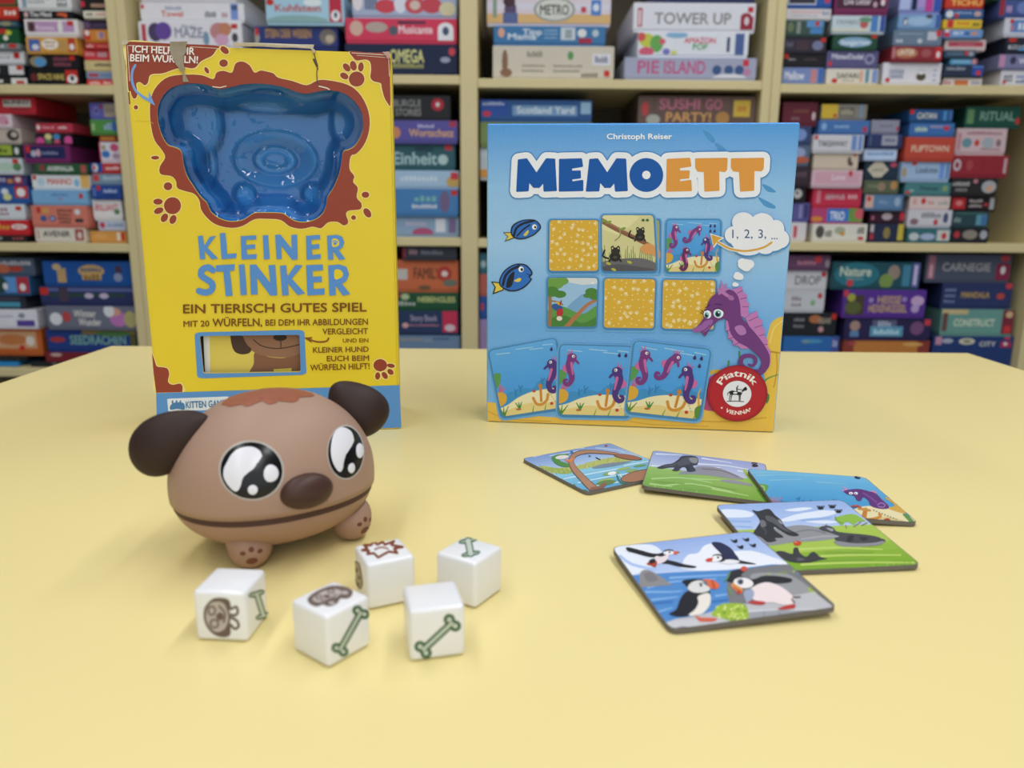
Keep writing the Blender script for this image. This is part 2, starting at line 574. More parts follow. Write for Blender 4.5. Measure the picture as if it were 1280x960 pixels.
# (shelf key, stack phrase, set-back, boxes from the lowest up: x0, x1, y of top edge, colour, look, print)
STACKS = [
 ('L1', 'outermost stack, upper left shelf', .03, [
  (-40, 36, 96.5, '25282a', 'black box with white letters and a white end', 's 0.05 0.7 0.6 0.4 e8e8e8 6|r 0.72 0.1 0.98 0.9 e4e4e2|r 0.8 0.45 0.93 0.85 c8352c'),
  (-40, 31, 80.5, '23282b', 'dark box with pale square labels', 'r 0.3 0.1 0.55 0.75 cfd3d4|r 0.72 0.08 0.98 0.92 dfe0e0|r 0.86 0.1 0.97 0.5 c8352c'),
  (-40, 30, 63.5, 'e6e6e8', 'white box with one red stamp', 's 0.4 0.6 0.75 0.15 8c93a0 7|r 0.82 0.1 0.92 0.62 c8352c'),
  (-40, 26, 54, '7f8a8c', 'grey printed box with red stamp', 's 0.2 0.75 0.7 0.5 d8d8d8 7|r 0.78 0.1 0.92 0.8 c8352c'),
  (-40, 24, 35.5, '1f5a34', 'green box with yellow leaf', 's 0.3 0.75 0.6 0.4 e6ece0 3|e 0.78 0.3 0.08 0.2 c6d04a|r 0.62 0.02 0.75 0.38 c8352c|e 0.73 0.7 0.05 0.2 e8ead8'),
  (-40, 24, 25, '26485a', 'dark teal box with speckled animal picture', 'e 0.55 0.5 0.1 0.3 7fb0c4|e 0.75 0.5 0.12 0.35 9c9a7a|e 0.9 0.5 0.06 0.3 53727a'),
  (-40, 23, 8, 'd23b2c', 'bright red box with white script', 's 0.72 0.75 0.97 0.4 f2e6dc 3|s 0.35 0.7 0.65 0.35 d88b3a 4'),
  (-40, 20, -10, '2f6b3e', 'green and red box', 'r 0.55 0 0.97 0.9 b8322c')]),
 ('L1', 'second stack, upper left shelf', .02, [
  (36, 99, 87.5, '17181b', 'black box with gold title and red shield', 't 0.18 0.72 0.7 0.42 d8c268 SPACE NINE|r 0.73 0.0 0.97 0.98 c9302b|e 0.86 0.68 0.1 0.34 f0ece8|e 0.86 0.6 0.04 0.2 2c3a52|e 0.1 0.55 0.07 0.3 6c2d2c'),
  (35, 98, 68.3, '1b1c20', 'black box with glowing blue orb picture', 'e 0.2 0.5 0.17 0.42 9a8a66|e 0.24 0.55 0.12 0.34 5b9bd0|s 0.5 0.45 0.8 0.32 8f4a5c 7|s 0.5 0.85 0.85 0.3 8f4a5c 8|r 0.82 0.04 0.93 0.4 c8352c'),
  (32.5, 97, 46.5, 'dfa548', 'golden-orange box with white oval label', 'r 0.05 0.15 0.27 0.95 4d6cb4|e 0.18 0.68 0.07 0.2 dfe4ee|e 0.47 0.47 0.165 0.38 f3efe6|s 0.36 0.42 0.58 0.18 c08a3a 5|s 0.38 0.66 0.56 0.16 c08a3a 4|r 0.64 0.2 0.8 0.9 c59a5c|r 0.83 0.05 0.97 0.95 c04030|e 0.9 0.65 0.05 0.22 f0ece8'),
  (30.5, 97, 24, 'ece8e4', 'lilac box with wide white frame', 'r 0.05 0.15 0.93 0.82 c39bc4|r 0.05 0.15 0.2 0.82 8d6a78|e 0.13 0.5 0.05 0.3 4a3338|t 0.22 0.68 0.55 0.3 e6d3e8 Rosenau|e 0.67 0.5 0.05 0.4 eceae6|r 0.81 0.1 0.92 0.4 c8352c'),
  (24, 91, 13.5, '16171a', 'thin black box with white title and orange rabbit', 't 0.2 0.78 0.6 0.6 f0f0ee The Mind|r 0.1 0.2 0.17 0.85 d9b8b4|e 0.8 0.45 0.1 0.22 d8643a|e 0.86 0.6 0.04 0.3 d8643a'),
  (20.5, 88, -14, 'e7e7e6', 'white box with square black dot code', 'r 0.08 0.5 0.16 0.95 8aa0b4|s 0.18 0.55 0.6 0.12 7f8791 9|s 0.18 0.72 0.5 0.1 7f8791 8|s 0.73 0.6 0.92 0.25 55595c 5|s 0.73 0.9 0.92 0.22 55595c 5')]),
 ('L1', 'third stack, upper left shelf', .03, [
  (109, 143, 99.5, 'd43d33', 'thin red box with white lettering', 's 0.1 0.8 0.5 0.5 f0dad4 4|s 0.6 0.8 0.9 0.5 f0dad4 4'),
  (108.5, 142, 89.5, '8a9dbb', 'blue-grey box with red bar', 'r 0.08 0.3 0.45 0.75 b73a4b|s 0.5 0.7 0.95 0.4 5f7ba4 5'),
  (106, 141, 75.5, 'd9c68f', 'sand-coloured box with black lettering', 's 0.35 0.6 0.95 0.32 34322c 6|r 0 0.78 1 0.86 e8d080'),
  (104, 139, 62.5, 'd63f49', 'red box with pink grey lettering panel', 's 0.05 0.65 0.4 0.4 e8a8aa 4|r 0.5 0.25 0.85 0.75 c99da4'),
  (107, 137, 53.5, 'c93a3a', 'red box with narrow pink print', 's 0.05 0.8 0.35 0.55 f0c4c0 3|s 0.5 0.75 0.95 0.35 dd8078 5'),
  (105, 137, 37, 'd98a32', 'orange box with red corner circle', 'r 0 0.02 0.25 0.95 cc4433|e 0.13 0.3 0.1 0.25 eadfd6|r 0.48 0.2 0.82 0.85 d9a080|r 0.62 0.25 0.75 0.75 8d7fb0'),
  (105, 135, 25.5, '4d4260', 'dark purple box with faded print', 'e 0.15 0.5 0.12 0.4 7a5f86|s 0.4 0.6 0.95 0.25 6d5f88 5'),
  (104.5, 134, 13.5, 'e6e2cc', 'cream box with grey and pink words', 's 0.1 0.7 0.4 0.4 4f4f4c 3|s 0.5 0.7 0.95 0.4 d8938a 4'),
  (100, 132, -8, '20201f', 'black box with red mark', 'e 0.08 0.65 0.1 0.2 c83848|r 0.4 0.62 0.95 0.85 ac8a76')]),
 ('L2', 'outermost stack, middle left shelf', .03, [
  (-40, 34, 294, '24262b', 'thin black box with pale red print', 's 0.3 0.7 0.6 0.4 9aa0a8 4|s 0.75 0.7 0.95 0.4 b0565a 3'),
  (-40, 37, 275, 'cf2f33', 'red box with small white oval logo', 's 0.48 0.7 0.68 0.4 d8a848 3|e 0.83 0.5 0.13 0.2 f0e8e6|s 0.75 0.58 0.91 0.16 c03030 4'),
  (-40, 31, 255, 'd9e2e8', 'whitish box with dark red words', 's 0.4 0.5 0.7 0.22 9c4a56 5|s 0.4 0.8 0.72 0.22 9c4a56 6|r 0.84 0.15 0.94 0.45 c8352c'),
  (-40, 37, 232.5, '2f5fa4', 'blue box with white sunburst on red', 'r 0.76 0.0 0.97 0.75 c83a3c|e 0.86 0.4 0.07 0.28 f2eeee|e 0.6 0.35 0.06 0.2 e0e6ee|e 0.63 0.7 0.07 0.22 d8dc9a'),
  (-40, 33, 218.5, '4b4b86', 'violet box with red round badge', 's 0.35 0.7 0.65 0.4 c6c4de 5|e 0.72 0.62 0.05 0.25 d89048|r 0.79 0.05 0.93 0.9 c6363e|e 0.86 0.45 0.05 0.28 f0e6e6'),
  (-40, 28, 197.5, 'd4dfe2', 'pale green-white landscape box', 'e 0.7 0.6 0.2 0.3 b9d3c0|e 0.9 0.6 0.08 0.3 5f8a60|r 0.82 0.06 0.93 0.36 c8352c'),
  (-40, 26, 180, '2f4438', 'dark green box with lime half', 'r 0 0.08 0.83 0.9 a3b845|s 0.4 0.7 0.75 0.36 4f6a24 4|e 0.92 0.55 0.04 0.3 e4e8e4'),
  (-40, 26, 160.5, 'c9bcb0', 'beige box with black ink portrait', 'e 0.85 0.5 0.12 0.42 3f3b38|e 0.87 0.45 0.06 0.2 c9bcb0'),
  (-40, 15, 142.5, 'e8d8de', 'white-pink box with red drop', 'e 0.8 0.5 0.12 0.4 dc9db4|e 0.88 0.7 0.03 0.1 c02838|e 0.65 0.2 0.05 0.2 50386a'),
  (-40, 44, 121, 'c8323f', 'large red box with pale speech-banner', 'r 0.52 0.2 0.93 0.66 d6d2c8|t 0.54 0.46 0.91 0.22 3a3432 BUNNY|s 0.62 0.86 0.9 0.1 3a3432 8')]),
 ('L2', 'second stack, middle left shelf', .02, [
  (44, 106.5, 285, 'dfd9cc', 'cream box with black brush title', 't 0.16 0.66 0.7 0.42 33302e AVENIR|s 0.05 0.85 0.08 0.7 b8504a 1|r 0.8 0.08 0.97 0.95 a8443e|e 0.89 0.55 0.045 0.28 dccfc6'),
  (39, 110.5, 257, 'd9806e', 'salmon-coloured box with two blue circles', 'e 0.21 0.66 0.06 0.15 3f5f9c|e 0.37 0.66 0.06 0.15 3f5f9c|e 0.37 0.66 0.03 0.07 b8c4dc|s 0.46 0.32 0.74 0.14 5a3c34 5|s 0.47 0.52 0.72 0.14 5a3c34 5|s 0.47 0.72 0.72 0.14 5a3c34 4|s 0.48 0.9 0.7 0.13 5a3c34 4|r 0.1 0.08 0.17 0.38 c8352c|e 0.83 0.32 0.05 0.14 dfe4ea|r 0.78 0.66 0.92 0.84 35383c|r 0.2 0.12 0.32 0.42 d9a05c'),
  (40, 111, 237.5, '7fb4de', 'sky-blue box with red stamp', 's 0.34 0.45 0.66 0.2 5c84b8 7|s 0.46 0.75 0.56 0.18 9b7cb0 2|r 0.85 0.25 0.92 0.62 c8352c'),
  (40, 113, 218.5, 'e6ebec', 'white box with bold red title', 't 0.27 0.72 0.69 0.44 d23b35 MANNO|e 0.16 0.55 0.07 0.3 bcd8e8|e 0.78 0.6 0.05 0.3 8cc0dc|r 0.85 0 1 0.98 e8b866|r 0.02 0.05 0.08 0.4 c8352c'),
  (44, 110, 204.5, '2d5a38', 'forest-green box with white capitals', 't 0.23 0.78 0.73 0.52 dfe8e0 ANIMALIA|r 0.06 0.1 0.2 0.9 4d5c4c|r 0.1 0.2 0.17 0.75 9c4038|r 0.87 0.15 0.97 0.95 b05a54'),
  (29, 87, 181, '7c2c66', 'navy box in a magenta frame', 'r 0.05 0.1 0.9 0.85 262a5c|r 0.06 0.1 0.15 0.5 c8352c|s 0.4 0.6 0.75 0.2 8c96b8 7|e 0.32 0.5 0.05 0.24 d8a8b8|e 0.22 0.55 0.06 0.2 b8bcd0'),
  (45, 90, 166.5, '201d26', 'black box with coloured toy figures', 'e 0.12 0.8 0.12 0.4 d8559a|e 0.9 0.75 0.12 0.5 d8559a|e 0.35 0.35 0.1 0.3 e0d498|e 0.58 0.35 0.1 0.3 4f8cc0|e 0.58 0.85 0.09 0.25 cc5a78|e 0.35 0.85 0.09 0.25 5f8a5a'),
  (45, 91, 154, 'b8394a', 'red box with white disc and lettering', 'e 0.07 0.5 0.05 0.3 eed8d8|s 0.18 0.65 0.5 0.3 e0a0a8 6|s 0.6 0.65 0.85 0.3 eadce0 4')]),
 ('L2', 'third stack, middle left shelf', .03, [
  (113, 158, 289, 'd99c50', 'orange box with red and white end', 'e 0.3 0.5 0.2 0.3 e0a860|r 0.74 0.1 0.84 0.9 ecdcc8|r 0.86 0.1 0.96 0.9 c83a2c'),
  (123, 157, 276, 'c3cfe0', 'pale blue box with red rosette', 'e 0.16 0.5 0.1 0.35 c8405a|s 0.35 0.65 0.95 0.36 6f88b4 6'),
  (112, 152, 249.5, 'ecebea', 'white box with slanting red title', 't 0.08 0.6 0.85 0.34 cf3f4c BRILLIANT!|e 0.82 0.65 0.1 0.16 5d8a60'),
  (113, 152, 231.5, '2c4f9c', 'royal-blue box with white cursive', 's 0.4 0.6 0.85 0.3 b8ccec 6|s 0.4 0.85 0.8 0.16 1a2c58 6|r 0.18 0.05 0.3 0.4 c8352c|r 0.04 0.2 0.14 0.9 6076c0'),
  (116, 153, 217.5, '7f9bb0', 'grey-blue box with red square', 'r 0.02 0.1 0.22 0.75 c84a48|s 0.35 0.6 0.95 0.4 c2d4e0 6'),
  (113, 151, 204, 'c63a3c', 'red box with blue and white corner', 'r 0 0 0.4 1 2c50a0|e 0.15 0.5 0.1 0.45 e0e6f0|e 0.12 0.5 0.05 0.3 d04a30|s 0.5 0.7 0.95 0.35 f0d8d4 5'),
  (124, 151, 177.5, 'e3dfe8', 'white box with colourful round symbols', 'e 0.2 0.3 0.1 0.14 b0a080|e 0.28 0.66 0.2 0.2 3f7fc8|e 0.7 0.3 0.2 0.22 cf5a80|e 0.75 0.75 0.18 0.16 b89ab0|r 0 0 0.06 1 c8405a'),
  (125, 145, 169.5, 'c2603c', 'thin rust-orange box', 's 0.1 0.7 0.9 0.4 e0b040 5'),
  (113, 146, 149.5, '56964a', 'grass-green box with blue lettering', 's 0.5 0.75 0.98 0.5 9db8e0 4|r 0.05 0.3 0.16 0.8 a8c08c|e 0.9 0.5 0.1 0.4 3f68b0'),
  (112, 144, 128.5, '6d6fc4', 'violet-blue box with beige half', 'r 0.55 0.05 1 0.95 b5a898|s 0.62 0.65 0.92 0.36 8f857a 3|e 0.25 0.5 0.1 0.3 9a8fe0|e 0.25 0.55 0.05 0.15 2c3c6c|r 0.42 0.1 0.5 0.4 c8352c')]),
 ('L3', 'outermost stack, lower left shelf', .03, [
  (-40, 24, 458, '2a86c8', 'bright blue box low behind the table corner', 'r 0 0.7 1 0.8 3c96d8'),
  (-40, 34, 445, '1c1d20', 'thin black box', 's 0.5 0.7 0.9 0.3 44464a 4'),
  (-40, 51.5, 410.5, 'c4652f', 'big orange-brown framed box', 'r 0.2 0.12 0.93 0.8 d0a27c|e 0.6 0.45 0.2 0.22 c47c48|e 0.84 0.5 0.06 0.2 e8dcd0|e 0.72 0.78 0.04 0.12 c8352c'),
  (-40, 46, 387, 'e4e4ec', 'white box with small violet picture', 's 0.4 0.45 0.66 0.1 9aa0b4 9|r 0.7 0.62 0.96 0.98 5c489c|e 0.78 0.35 0.05 0.16 8c94a0'),
  (-40, 32, 369, '30343f', 'dark slate box with turquoise label', 'r 0.5 0.55 0.9 0.95 4f9cb4|r 0.1 0.1 0.9 0.4 4d4a5c'),
  (-40, 37, 345, '35618c', 'blue box with red stamp end', 'r 0.79 0.05 0.98 0.97 b83844|r 0.58 0.05 0.78 0.97 5f9ad8|e 0.88 0.65 0.05 0.22 ece4e4|e 0.5 0.5 0.14 0.5 2f4a48|e 0.6 0.6 0.04 0.2 e0e4e8'),
  (-40, 43, 322.5, '55657c', 'grey-blue box with red sea creature', 's 0.48 0.45 0.95 0.26 d8d4dc 9|e 0.7 0.7 0.12 0.2 b84a3c|e 0.52 0.7 0.1 0.3 c8724c')]),
 ('L3', 'second stack, lower left shelf', .02, [
  (40, 100, 463, '23262c', 'black box peeking over the table edge', 'e 0.5 0.3 0.05 0.1 a0a8a8'),
  (57, 150, 441, '7c2530', 'dark crimson box with pale animal', 'e 0.15 0.25 0.08 0.2 c4a8a4|s 0.3 0.4 0.8 0.12 5c1a24 6'),
  (58, 170, 412, '243f86', 'dark blue box with sea-green capitals', 't 0.26 0.72 0.88 0.42 7fb0a4 SEEDRACHEN|r 0.4 0.02 1 0.24 8a7a44|e 0.75 0.2 0.2 0.14 4f7a48|e 0.12 0.5 0.09 0.14 a83c3c|r 0.93 0.2 1 1 5a5a30'),
  (58, 170, 383, '6f7486', 'grey winter-scene box with silver script', 't 0.3 0.5 0.55 0.32 dcdcd4 Winter|t 0.35 0.9 0.6 0.32 dcdcd4 Wunder|e 0.1 0.6 0.07 0.3 dfe2e8|e 0.22 0.5 0.05 0.25 b84a4c|e 0.8 0.6 0.1 0.35 c07ab8|e 0.76 0.25 0.07 0.2 d8a08c|e 0.93 0.6 0.07 0.4 b4ac74|e 0.7 0.2 0.06 0.3 dfe4e8'),
  (50, 167, 358, '2f3764', 'dark navy striped box with two white flowers', 'r 0.05 0.1 1 0.3 5f6aa0|r 0.1 0.42 0.9 0.62 2f4a40|e 0.52 0.55 0.05 0.16 c8bcd8|e 0.68 0.55 0.05 0.16 c8bcd8|r 0 0.1 0.09 0.5 c8352c|r 0.2 0.1 0.3 0.9 4d3f52'),
  (53, 163, 327, '1f55a0', 'blue box with golden crown emblem', 'e 0.55 0.42 0.15 0.28 c8a468|r 0.44 0.5 0.66 0.82 c8a468|s 0.43 0.45 0.67 0.16 3f5a80 6|s 0.46 0.85 0.64 0.28 8a6a38 4|r 0.16 0.3 0.26 0.95 c0a070|e 0.16 0.25 0.05 0.15 c8b088|e 0.86 0.35 0.04 0.18 4a3a4c|e 0.85 0.7 0.05 0.2 8a94b4')]),
 ('ML1', 'first stack behind yellow box top', .03, [
  (177, 300, 61, 'dedee4', 'plain white box, mostly hidden', 's 0.3 0.6 0.7 0.3 8a90a8 7'),
  (173, 302, 27, 'e6e5ec', 'white box with violet and pink figures', 'e 0.16 0.45 0.07 0.4 4f4468|e 0.24 0.4 0.08 0.38 6a4fa0|t 0.35 0.66 0.62 0.4 8c92a8 MAZE|s 0.42 0.26 0.55 0.12 9aa0b4 5|e 0.78 0.4 0.09 0.38 c48a8c|e 0.84 0.3 0.06 0.28 c88868|e 0.8 0.75 0.07 0.25 d8a8c4|r 0.9 0.08 0.96 0.28 c8352c|e 0.93 0.65 0.03 0.2 4a4c50|r 0.03 0.12 0.07 0.9 c04858|e 0.65 0.7 0.03 0.3 7f9cb8'),
  (175, 305, 4, 'e9e8ee', 'white box with red title and barcode', 's 0.24 0.42 0.4 0.22 9aa2c0 6|t 0.2 0.82 0.41 0.34 d8644c Towel|s 0.62 0.84 0.73 0.36 6c7280 12|s 0.78 0.85 0.84 0.3 b88c94 4|r 0.87 0.02 0.94 0.98 7f9ad8|r 0.88 0.1 0.94 0.4 4a5c88|r 0.01 0.1 0.04 0.35 c8352c'),
  (176, 294, -14, 'dcdce2', 'plain white box cut by the photo top', 's 0.3 0.7 0.7 0.3 b4b8c4 6')]),
 ('ML1', 'second stack behind yellow box top', .03, [
  (322, 422, 62, '2a3050', 'dark blue box, mostly hidden', 's 0.3 0.6 0.7 0.3 7a84a8 7'),
  (318, 422, 33, '2f3d7c', 'dark blue box with amber title and ghosts', 't 0.13 0.55 0.68 0.4 c89a4c STEIN DER WEISEN|e 0.0 0.55 0.06 0.4 a8a49c|e 0.88 0.5 0.1 0.4 7c7470|e 0.9 0.6 0.05 0.2 c4b4a0|r 0.01 0.1 0.05 0.45 c8352c'),
  (331.5, 430, -8, 'a9d2e6', 'light-blue box with arched red title', 't 0.12 0.62 0.7 0.24 c05048 Kuhfstein|e 0.4 0.95 0.4 0.2 8fb4b4|e 0.6 0.3 0.12 0.14 e4eef2|r 0.81 0 0.97 0.98 c03048|e 0.89 0.76 0.06 0.2 ecebee|e 0.89 0.73 0.02 0.1 3a4a6c|e 0.06 0.3 0.05 0.12 c8352c')]),
 ('ML1', 'stack right of yellow box top', .02, [
  (431, 572, 55, '1d2848', 'dark navy box with gold fantasy title', 't 0.4 0.62 0.7 0.42 d8d890 OMEGA|s 0.42 0.82 0.7 0.16 a8a868 10|e 0.89 0.53 0.045 0.1 9aa4bc|e 0.95 0.25 0.03 0.14 d04858'),
  (431, 571, 23, 'd83f5e', 'crimson box with white script and white shield', 't 0.48 0.66 0.78 0.34 f2dfe4 Musicante|e 0.43 0.55 0.04 0.22 55606c|e 0.1 0.45 0.06 0.34 d8b4a4|e 0.28 0.4 0.1 0.24 b8a8a0|r 0.47 0.12 0.72 0.24 46364c|r 0.83 0.45 0.97 0.97 eeeef4|e 0.9 0.45 0.07 0.28 eeeef4|e 0.9 0.55 0.03 0.2 4a5878'),
  (440, 571, -10, 'a9b8d4', 'red and steel-blue scrolled box', 'e 0.05 0.4 0.05 0.4 e6e0e4|s 0.12 0.75 0.24 0.6 5c6484 4|e 0.32 0.6 0.1 0.3 d04a58|e 0.46 0.5 0.06 0.4 dfe4f0|e 0.6 0.55 0.1 0.36 cc5560|e 0.6 0.55 0.05 0.2 d8c4b8|e 0.76 0.55 0.1 0.34 c84a58|e 0.91 0.7 0.08 0.3 d8d0ac')]),
 ('ML2', 'middle-shelf stack right of yellow box', .02, [
  (440, 574, 270.5, '8ea9c6', 'pale blue-lilac box with a white panel', 'e 0.66 0.9 0.1 0.28 b0547c|r 0.78 0.1 0.87 0.85 d8dce8|r 0.9 0.1 0.97 0.9 7a6c94|s 0.5 0.5 0.7 0.2 c4b8d0 6'),
  (440, 573, 236, '4a84bc', 'blue box with teal island title', 's 0.58 0.5 0.8 0.22 7fb8b4 4|s 0.56 0.78 0.8 0.16 d8dce4 8|e 0.87 0.5 0.05 0.45 74688c|r 0.93 0.05 0.99 0.25 c8352c'),
  (440, 574, 213, 'a8c6e0', 'light sky-blue box with warm right end', 's 0.45 0.65 0.8 0.3 d4e4f0 9|e 0.95 0.7 0.07 0.4 c8a860|r 0.92 0.1 0.99 0.55 c8404c'),
  (440, 569, 180, '33606a', 'dark teal box with tall white lettering', 't 0.4 0.85 0.82 0.5 a8c8cc Einheit|e 0.88 0.65 0.05 0.22 b4d0d0|r 0.9 0.02 0.97 0.25 c8404c|e 0.7 0.2 0.1 0.12 28485a'),
  (440, 572, 150.5, '5c57a0', 'purple-blue box with golden word', 's 0.62 0.35 0.78 0.16 c0c0e0 6|t 0.54 0.78 0.96 0.36 d8aa78 Wortschatz|e 0.4 0.6 0.06 0.3 d08a60|r 0.92 0.02 0.99 0.3 a83c58'),
  (440, 563, 119, '26282c', 'black box with red round badge', 't 0.42 0.5 0.7 0.3 8e8e8c BURGLE|t 0.44 0.9 0.7 0.3 8e8e8c STORIES|e 0.87 0.4 0.065 0.28 b03040|e 0.87 0.4 0.02 0.1 e4dcdc')]),
 ('ML3', 'lower-shelf stack right of yellow box', .02, [
  (440, 575, 419.5, '6f8aa8', 'grey-blue box just above the table edge', 's 0.45 0.14 0.65 0.05 b8a468 8|s 0.75 0.12 0.9 0.08 40587c 4|e 0.7 0.14 0.05 0.05 8c98a8'),
  (440, 573, 388.5, '2c3f62', 'navy box with pink script and red end', 't 0.55 0.45 0.8 0.26 a8a0b8 Story Book|s 0.52 0.68 0.82 0.09 c08098 14|r 0.85 0.0 0.99 0.95 c83858|e 0.92 0.75 0.05 0.16 d8c4cc|e 0.5 0.65 0.03 0.12 d8a8a8'),
  (440, 573, 366, '24553a', 'dark green box with pale yellow capitals', 't 0.62 0.58 0.97 0.34 c8d088 NEBENGLEIS|s 0.38 0.8 0.6 0.26 b8c0b8 6|e 0.5 0.25 0.04 0.2 b4c89c|r 0.37 0.05 0.45 0.3 c8352c'),
  (440, 573, 325, 'cf6f48', 'orange box with black letters and badge', 't 0.58 0.62 0.83 0.36 5c4030 FAMILY|r 0.4 0.3 0.52 0.66 ccc8c0|e 0.87 0.45 0.07 0.26 b84438|e 0.87 0.45 0.03 0.1 e8dcd4|e 0.92 0.76 0.07 0.12 707a6c|e 0.68 0.92 0.06 0.08 7a5c44'),
  (503, 571, 308, '3a3e48', 'charcoal box with thin grey lettering', 's 0.12 0.66 0.28 0.4 a88890 3|s 0.34 0.66 0.75 0.34 7c8490 8|r 0 0.1 0.06 0.95 8c3040')]),
 ('MR1', 'left stack above blue box', .03, [
  (616, 768, 57.5, 'd3ccbc', 'beige box with brown statue and barcode', 'e 0.1 0.5 0.025 0.38 8a6a50|e 0.11 0.85 0.05 0.14 8a6a50|s 0.28 0.35 0.41 0.18 8c8478 6|e 0.64 0.3 0.025 0.14 5f9a5c|s 0.24 0.66 0.43 0.07 8c8478 14|s 0.24 0.82 0.42 0.07 8c8478 12|s 0.5 0.66 0.74 0.07 8c8478 14|s 0.5 0.82 0.72 0.07 8c8478 12|r 0.82 0.24 0.97 0.6 e4e4ec|s 0.84 0.52 0.95 0.22 6c7494 11|s 0.73 0.97 0.87 0.12 7c7468 5|r 0.92 0.76 0.965 0.95 c8352c'),
  (617, 757, 32.5, '3f7aae', 'blue box with white slanting title', 't 0.26 0.5 0.43 0.32 d8e4ec Tipp|t 0.13 0.78 0.38 0.34 d8e4ec Mama|e 0.07 0.4 0.03 0.28 dca890|s 0.45 0.3 0.57 0.1 9cc0dc 7|s 0.45 0.5 0.57 0.1 9cc0dc 7|s 0.45 0.72 0.57 0.1 9cc0dc 7|r 0.6 0.08 0.73 0.8 c8d4dc|s 0.64 0.7 0.7 0.5 7c8890 3|r 0.76 0.68 0.88 0.98 a8304c|e 0.79 0.4 0.04 0.25 e0e4e8|e 0.91 0.4 0.03 0.22 b8ccd8'),
  (608.5, 764, -6, 'ddd2dc', 'sand and pink box with silver oval title', 'r 0 0.66 1 0.99 dfb87c|r 0 0.3 1 0.5 dcdbe8|e 0.545 0.5 0.17 0.44 9ca09c|e 0.545 0.5 0.15 0.37 d8dad2|t 0.43 0.68 0.66 0.34 4f5854 METRO|e 0.19 0.5 0.05 0.3 5a4a6c|r 0.13 0.62 0.25 0.99 5a6a9c|e 0.18 0.22 0.05 0.2 4a3038|r 0.76 0.4 0.8 0.6 c83848|r 0.84 0.15 0.92 0.7 4f86cc|e 0.88 0.42 0.025 0.14 dde6f2|r 0.05 0.1 0.08 0.8 8aa090')]),
 ('MR1', 'right stack above blue box', .02, [
  (781, 946, 72, 'a9aec8', 'lilac-grey box with pink bubble capitals', 't 0.1 0.78 0.26 0.6 c4608c PIE|t 0.3 0.78 0.61 0.6 c4608c ISLAND|e 0.7 0.6 0.035 0.24 3f5c8c|e 0.79 0.6 0.035 0.24 3f5c8c|e 0.87 0.6 0.035 0.24 3f5c8c|e 0.8 1.0 0.13 0.22 dfe2ec|r 0.895 0.08 0.94 0.4 d03a48|e 0.93 0.7 0.03 0.2 c08ab0'),
  (797.5, 936, 41, 'e5eaf2', 'white box with toucan picture and red-green title', 'e 0.08 0.35 0.07 0.32 c8d050|e 0.17 0.5 0.06 0.4 6aae5c|e 0.03 0.2 0.04 0.2 d85a5c|e 0.08 0.85 0.07 0.2 d8607c|e 0.26 0.85 0.035 0.14 7c78c8|e 0.33 0.9 0.03 0.1 d8d870|e 0.22 0.4 0.03 0.14 d8606c|e 0.35 0.1 0.1 0.14 8ab8dc|t 0.42 0.46 0.7 0.24 d84a6c AMAZON|t 0.5 0.76 0.63 0.26 5aa868 POP|s 0.8 0.85 0.84 0.66 3c4a6c 1|r 0.88 0.02 0.96 0.98 4f68a0'),
  (792, 945, 3.5, 'e3e4ee', 'white box with grey capitals', 't 0.175 0.78 0.8 0.4 8e9092 TOWER UP|r 0.035 0.2 0.075 0.9 b8505c|s 0.04 0.84 0.07 0.56 e4d4d8 1|r 0.88 0.5 0.985 0.98 9c2c40|e 0.925 0.5 0.045 0.14 9c2c40|e 0.93 0.66 0.02 0.16 dcd0d4|r 0.935 0.14 0.98 0.34 c83848'),
  (812, 944, -16, '2c3560', 'dark blue box edge at the photo top', 's 0.2 0.6 0.8 0.3 6c78a8 8')]),
 ('MR2', 'left stack behind blue box', .03, [
  (612, 742, 226, '39332e', 'dark brown box, mostly hidden', 's 0.3 0.6 0.7 0.2 6c645c 7'),
  (600, 742, 185, 'bfcbd2', 'white and orange box, only a sliver showing', 'r 0 0.72 1 1 d89a50|r 0 0.05 1 0.3 c4d4e0'),
  (600, 741, 153, '7c9058', 'olive green box, only a sliver showing', 's 0.3 0.6 0.7 0.3 4c5c38 7'),
  (600, 740, 125, '2f5c98', 'blue box with pale blue title plate', 'r 0 0 0.25 0.85 2f55a8|r 0.29 0.28 0.87 0.8 7aa4cc|t 0.33 0.68 0.84 0.34 e2eef6 Scotland Yard|s 0.02 0.28 0.22 0.16 c0cce8 7|e 0.06 0.72 0.04 0.14 c83c54|r 0.9 0.1 0.99 0.7 9ac0dc')]),
 ('MR2', 'right stack behind blue box', .02, [
  (798, 948, 225, '4a4038', 'very dark hidden box', 's 0.3 0.6 0.7 0.2 6c645c 7'),
  (798, 949, 165, '54483c', 'mid-brown hidden box', 's 0.3 0.6 0.7 0.2 6c645c 7'),
  (798, 950, 120, '6e5850', 'brown plank-patterned box with pink and orange capitals', 'r 0.13 0 0.135 1 54423c|r 0.34 0 0.345 1 54423c|r 0.56 0 0.565 1 54423c|r 0.78 0 0.785 1 54423c|t 0.18 0.4 0.52 0.3 c07088 SUSHI|t 0.57 0.4 0.71 0.3 c07088 GO|t 0.24 0.78 0.62 0.28 d8a468 PARTY!|r 0.81 0.12 0.95 0.62 d8b848|s 0.84 0.46 0.92 0.16 c8803c 4|e 0.06 0.4 0.03 0.22 c04848|e 0.13 0.72 0.06 0.16 b0b4a8|e 0.72 0.66 0.06 0.2 b88a50')]),
 ('MR3', 'lower stack left of blue box', .03, [
  (598, 720, 400, 'a08ab8', 'lilac box, only its end showing', 's 0.3 0.3 0.7 0.1 6c5c8c 7'),
  (598, 720, 371, '2f58a0', 'royal-blue box, only its end showing', 'e 0.03 0.5 0.02 0.2 b04868'),
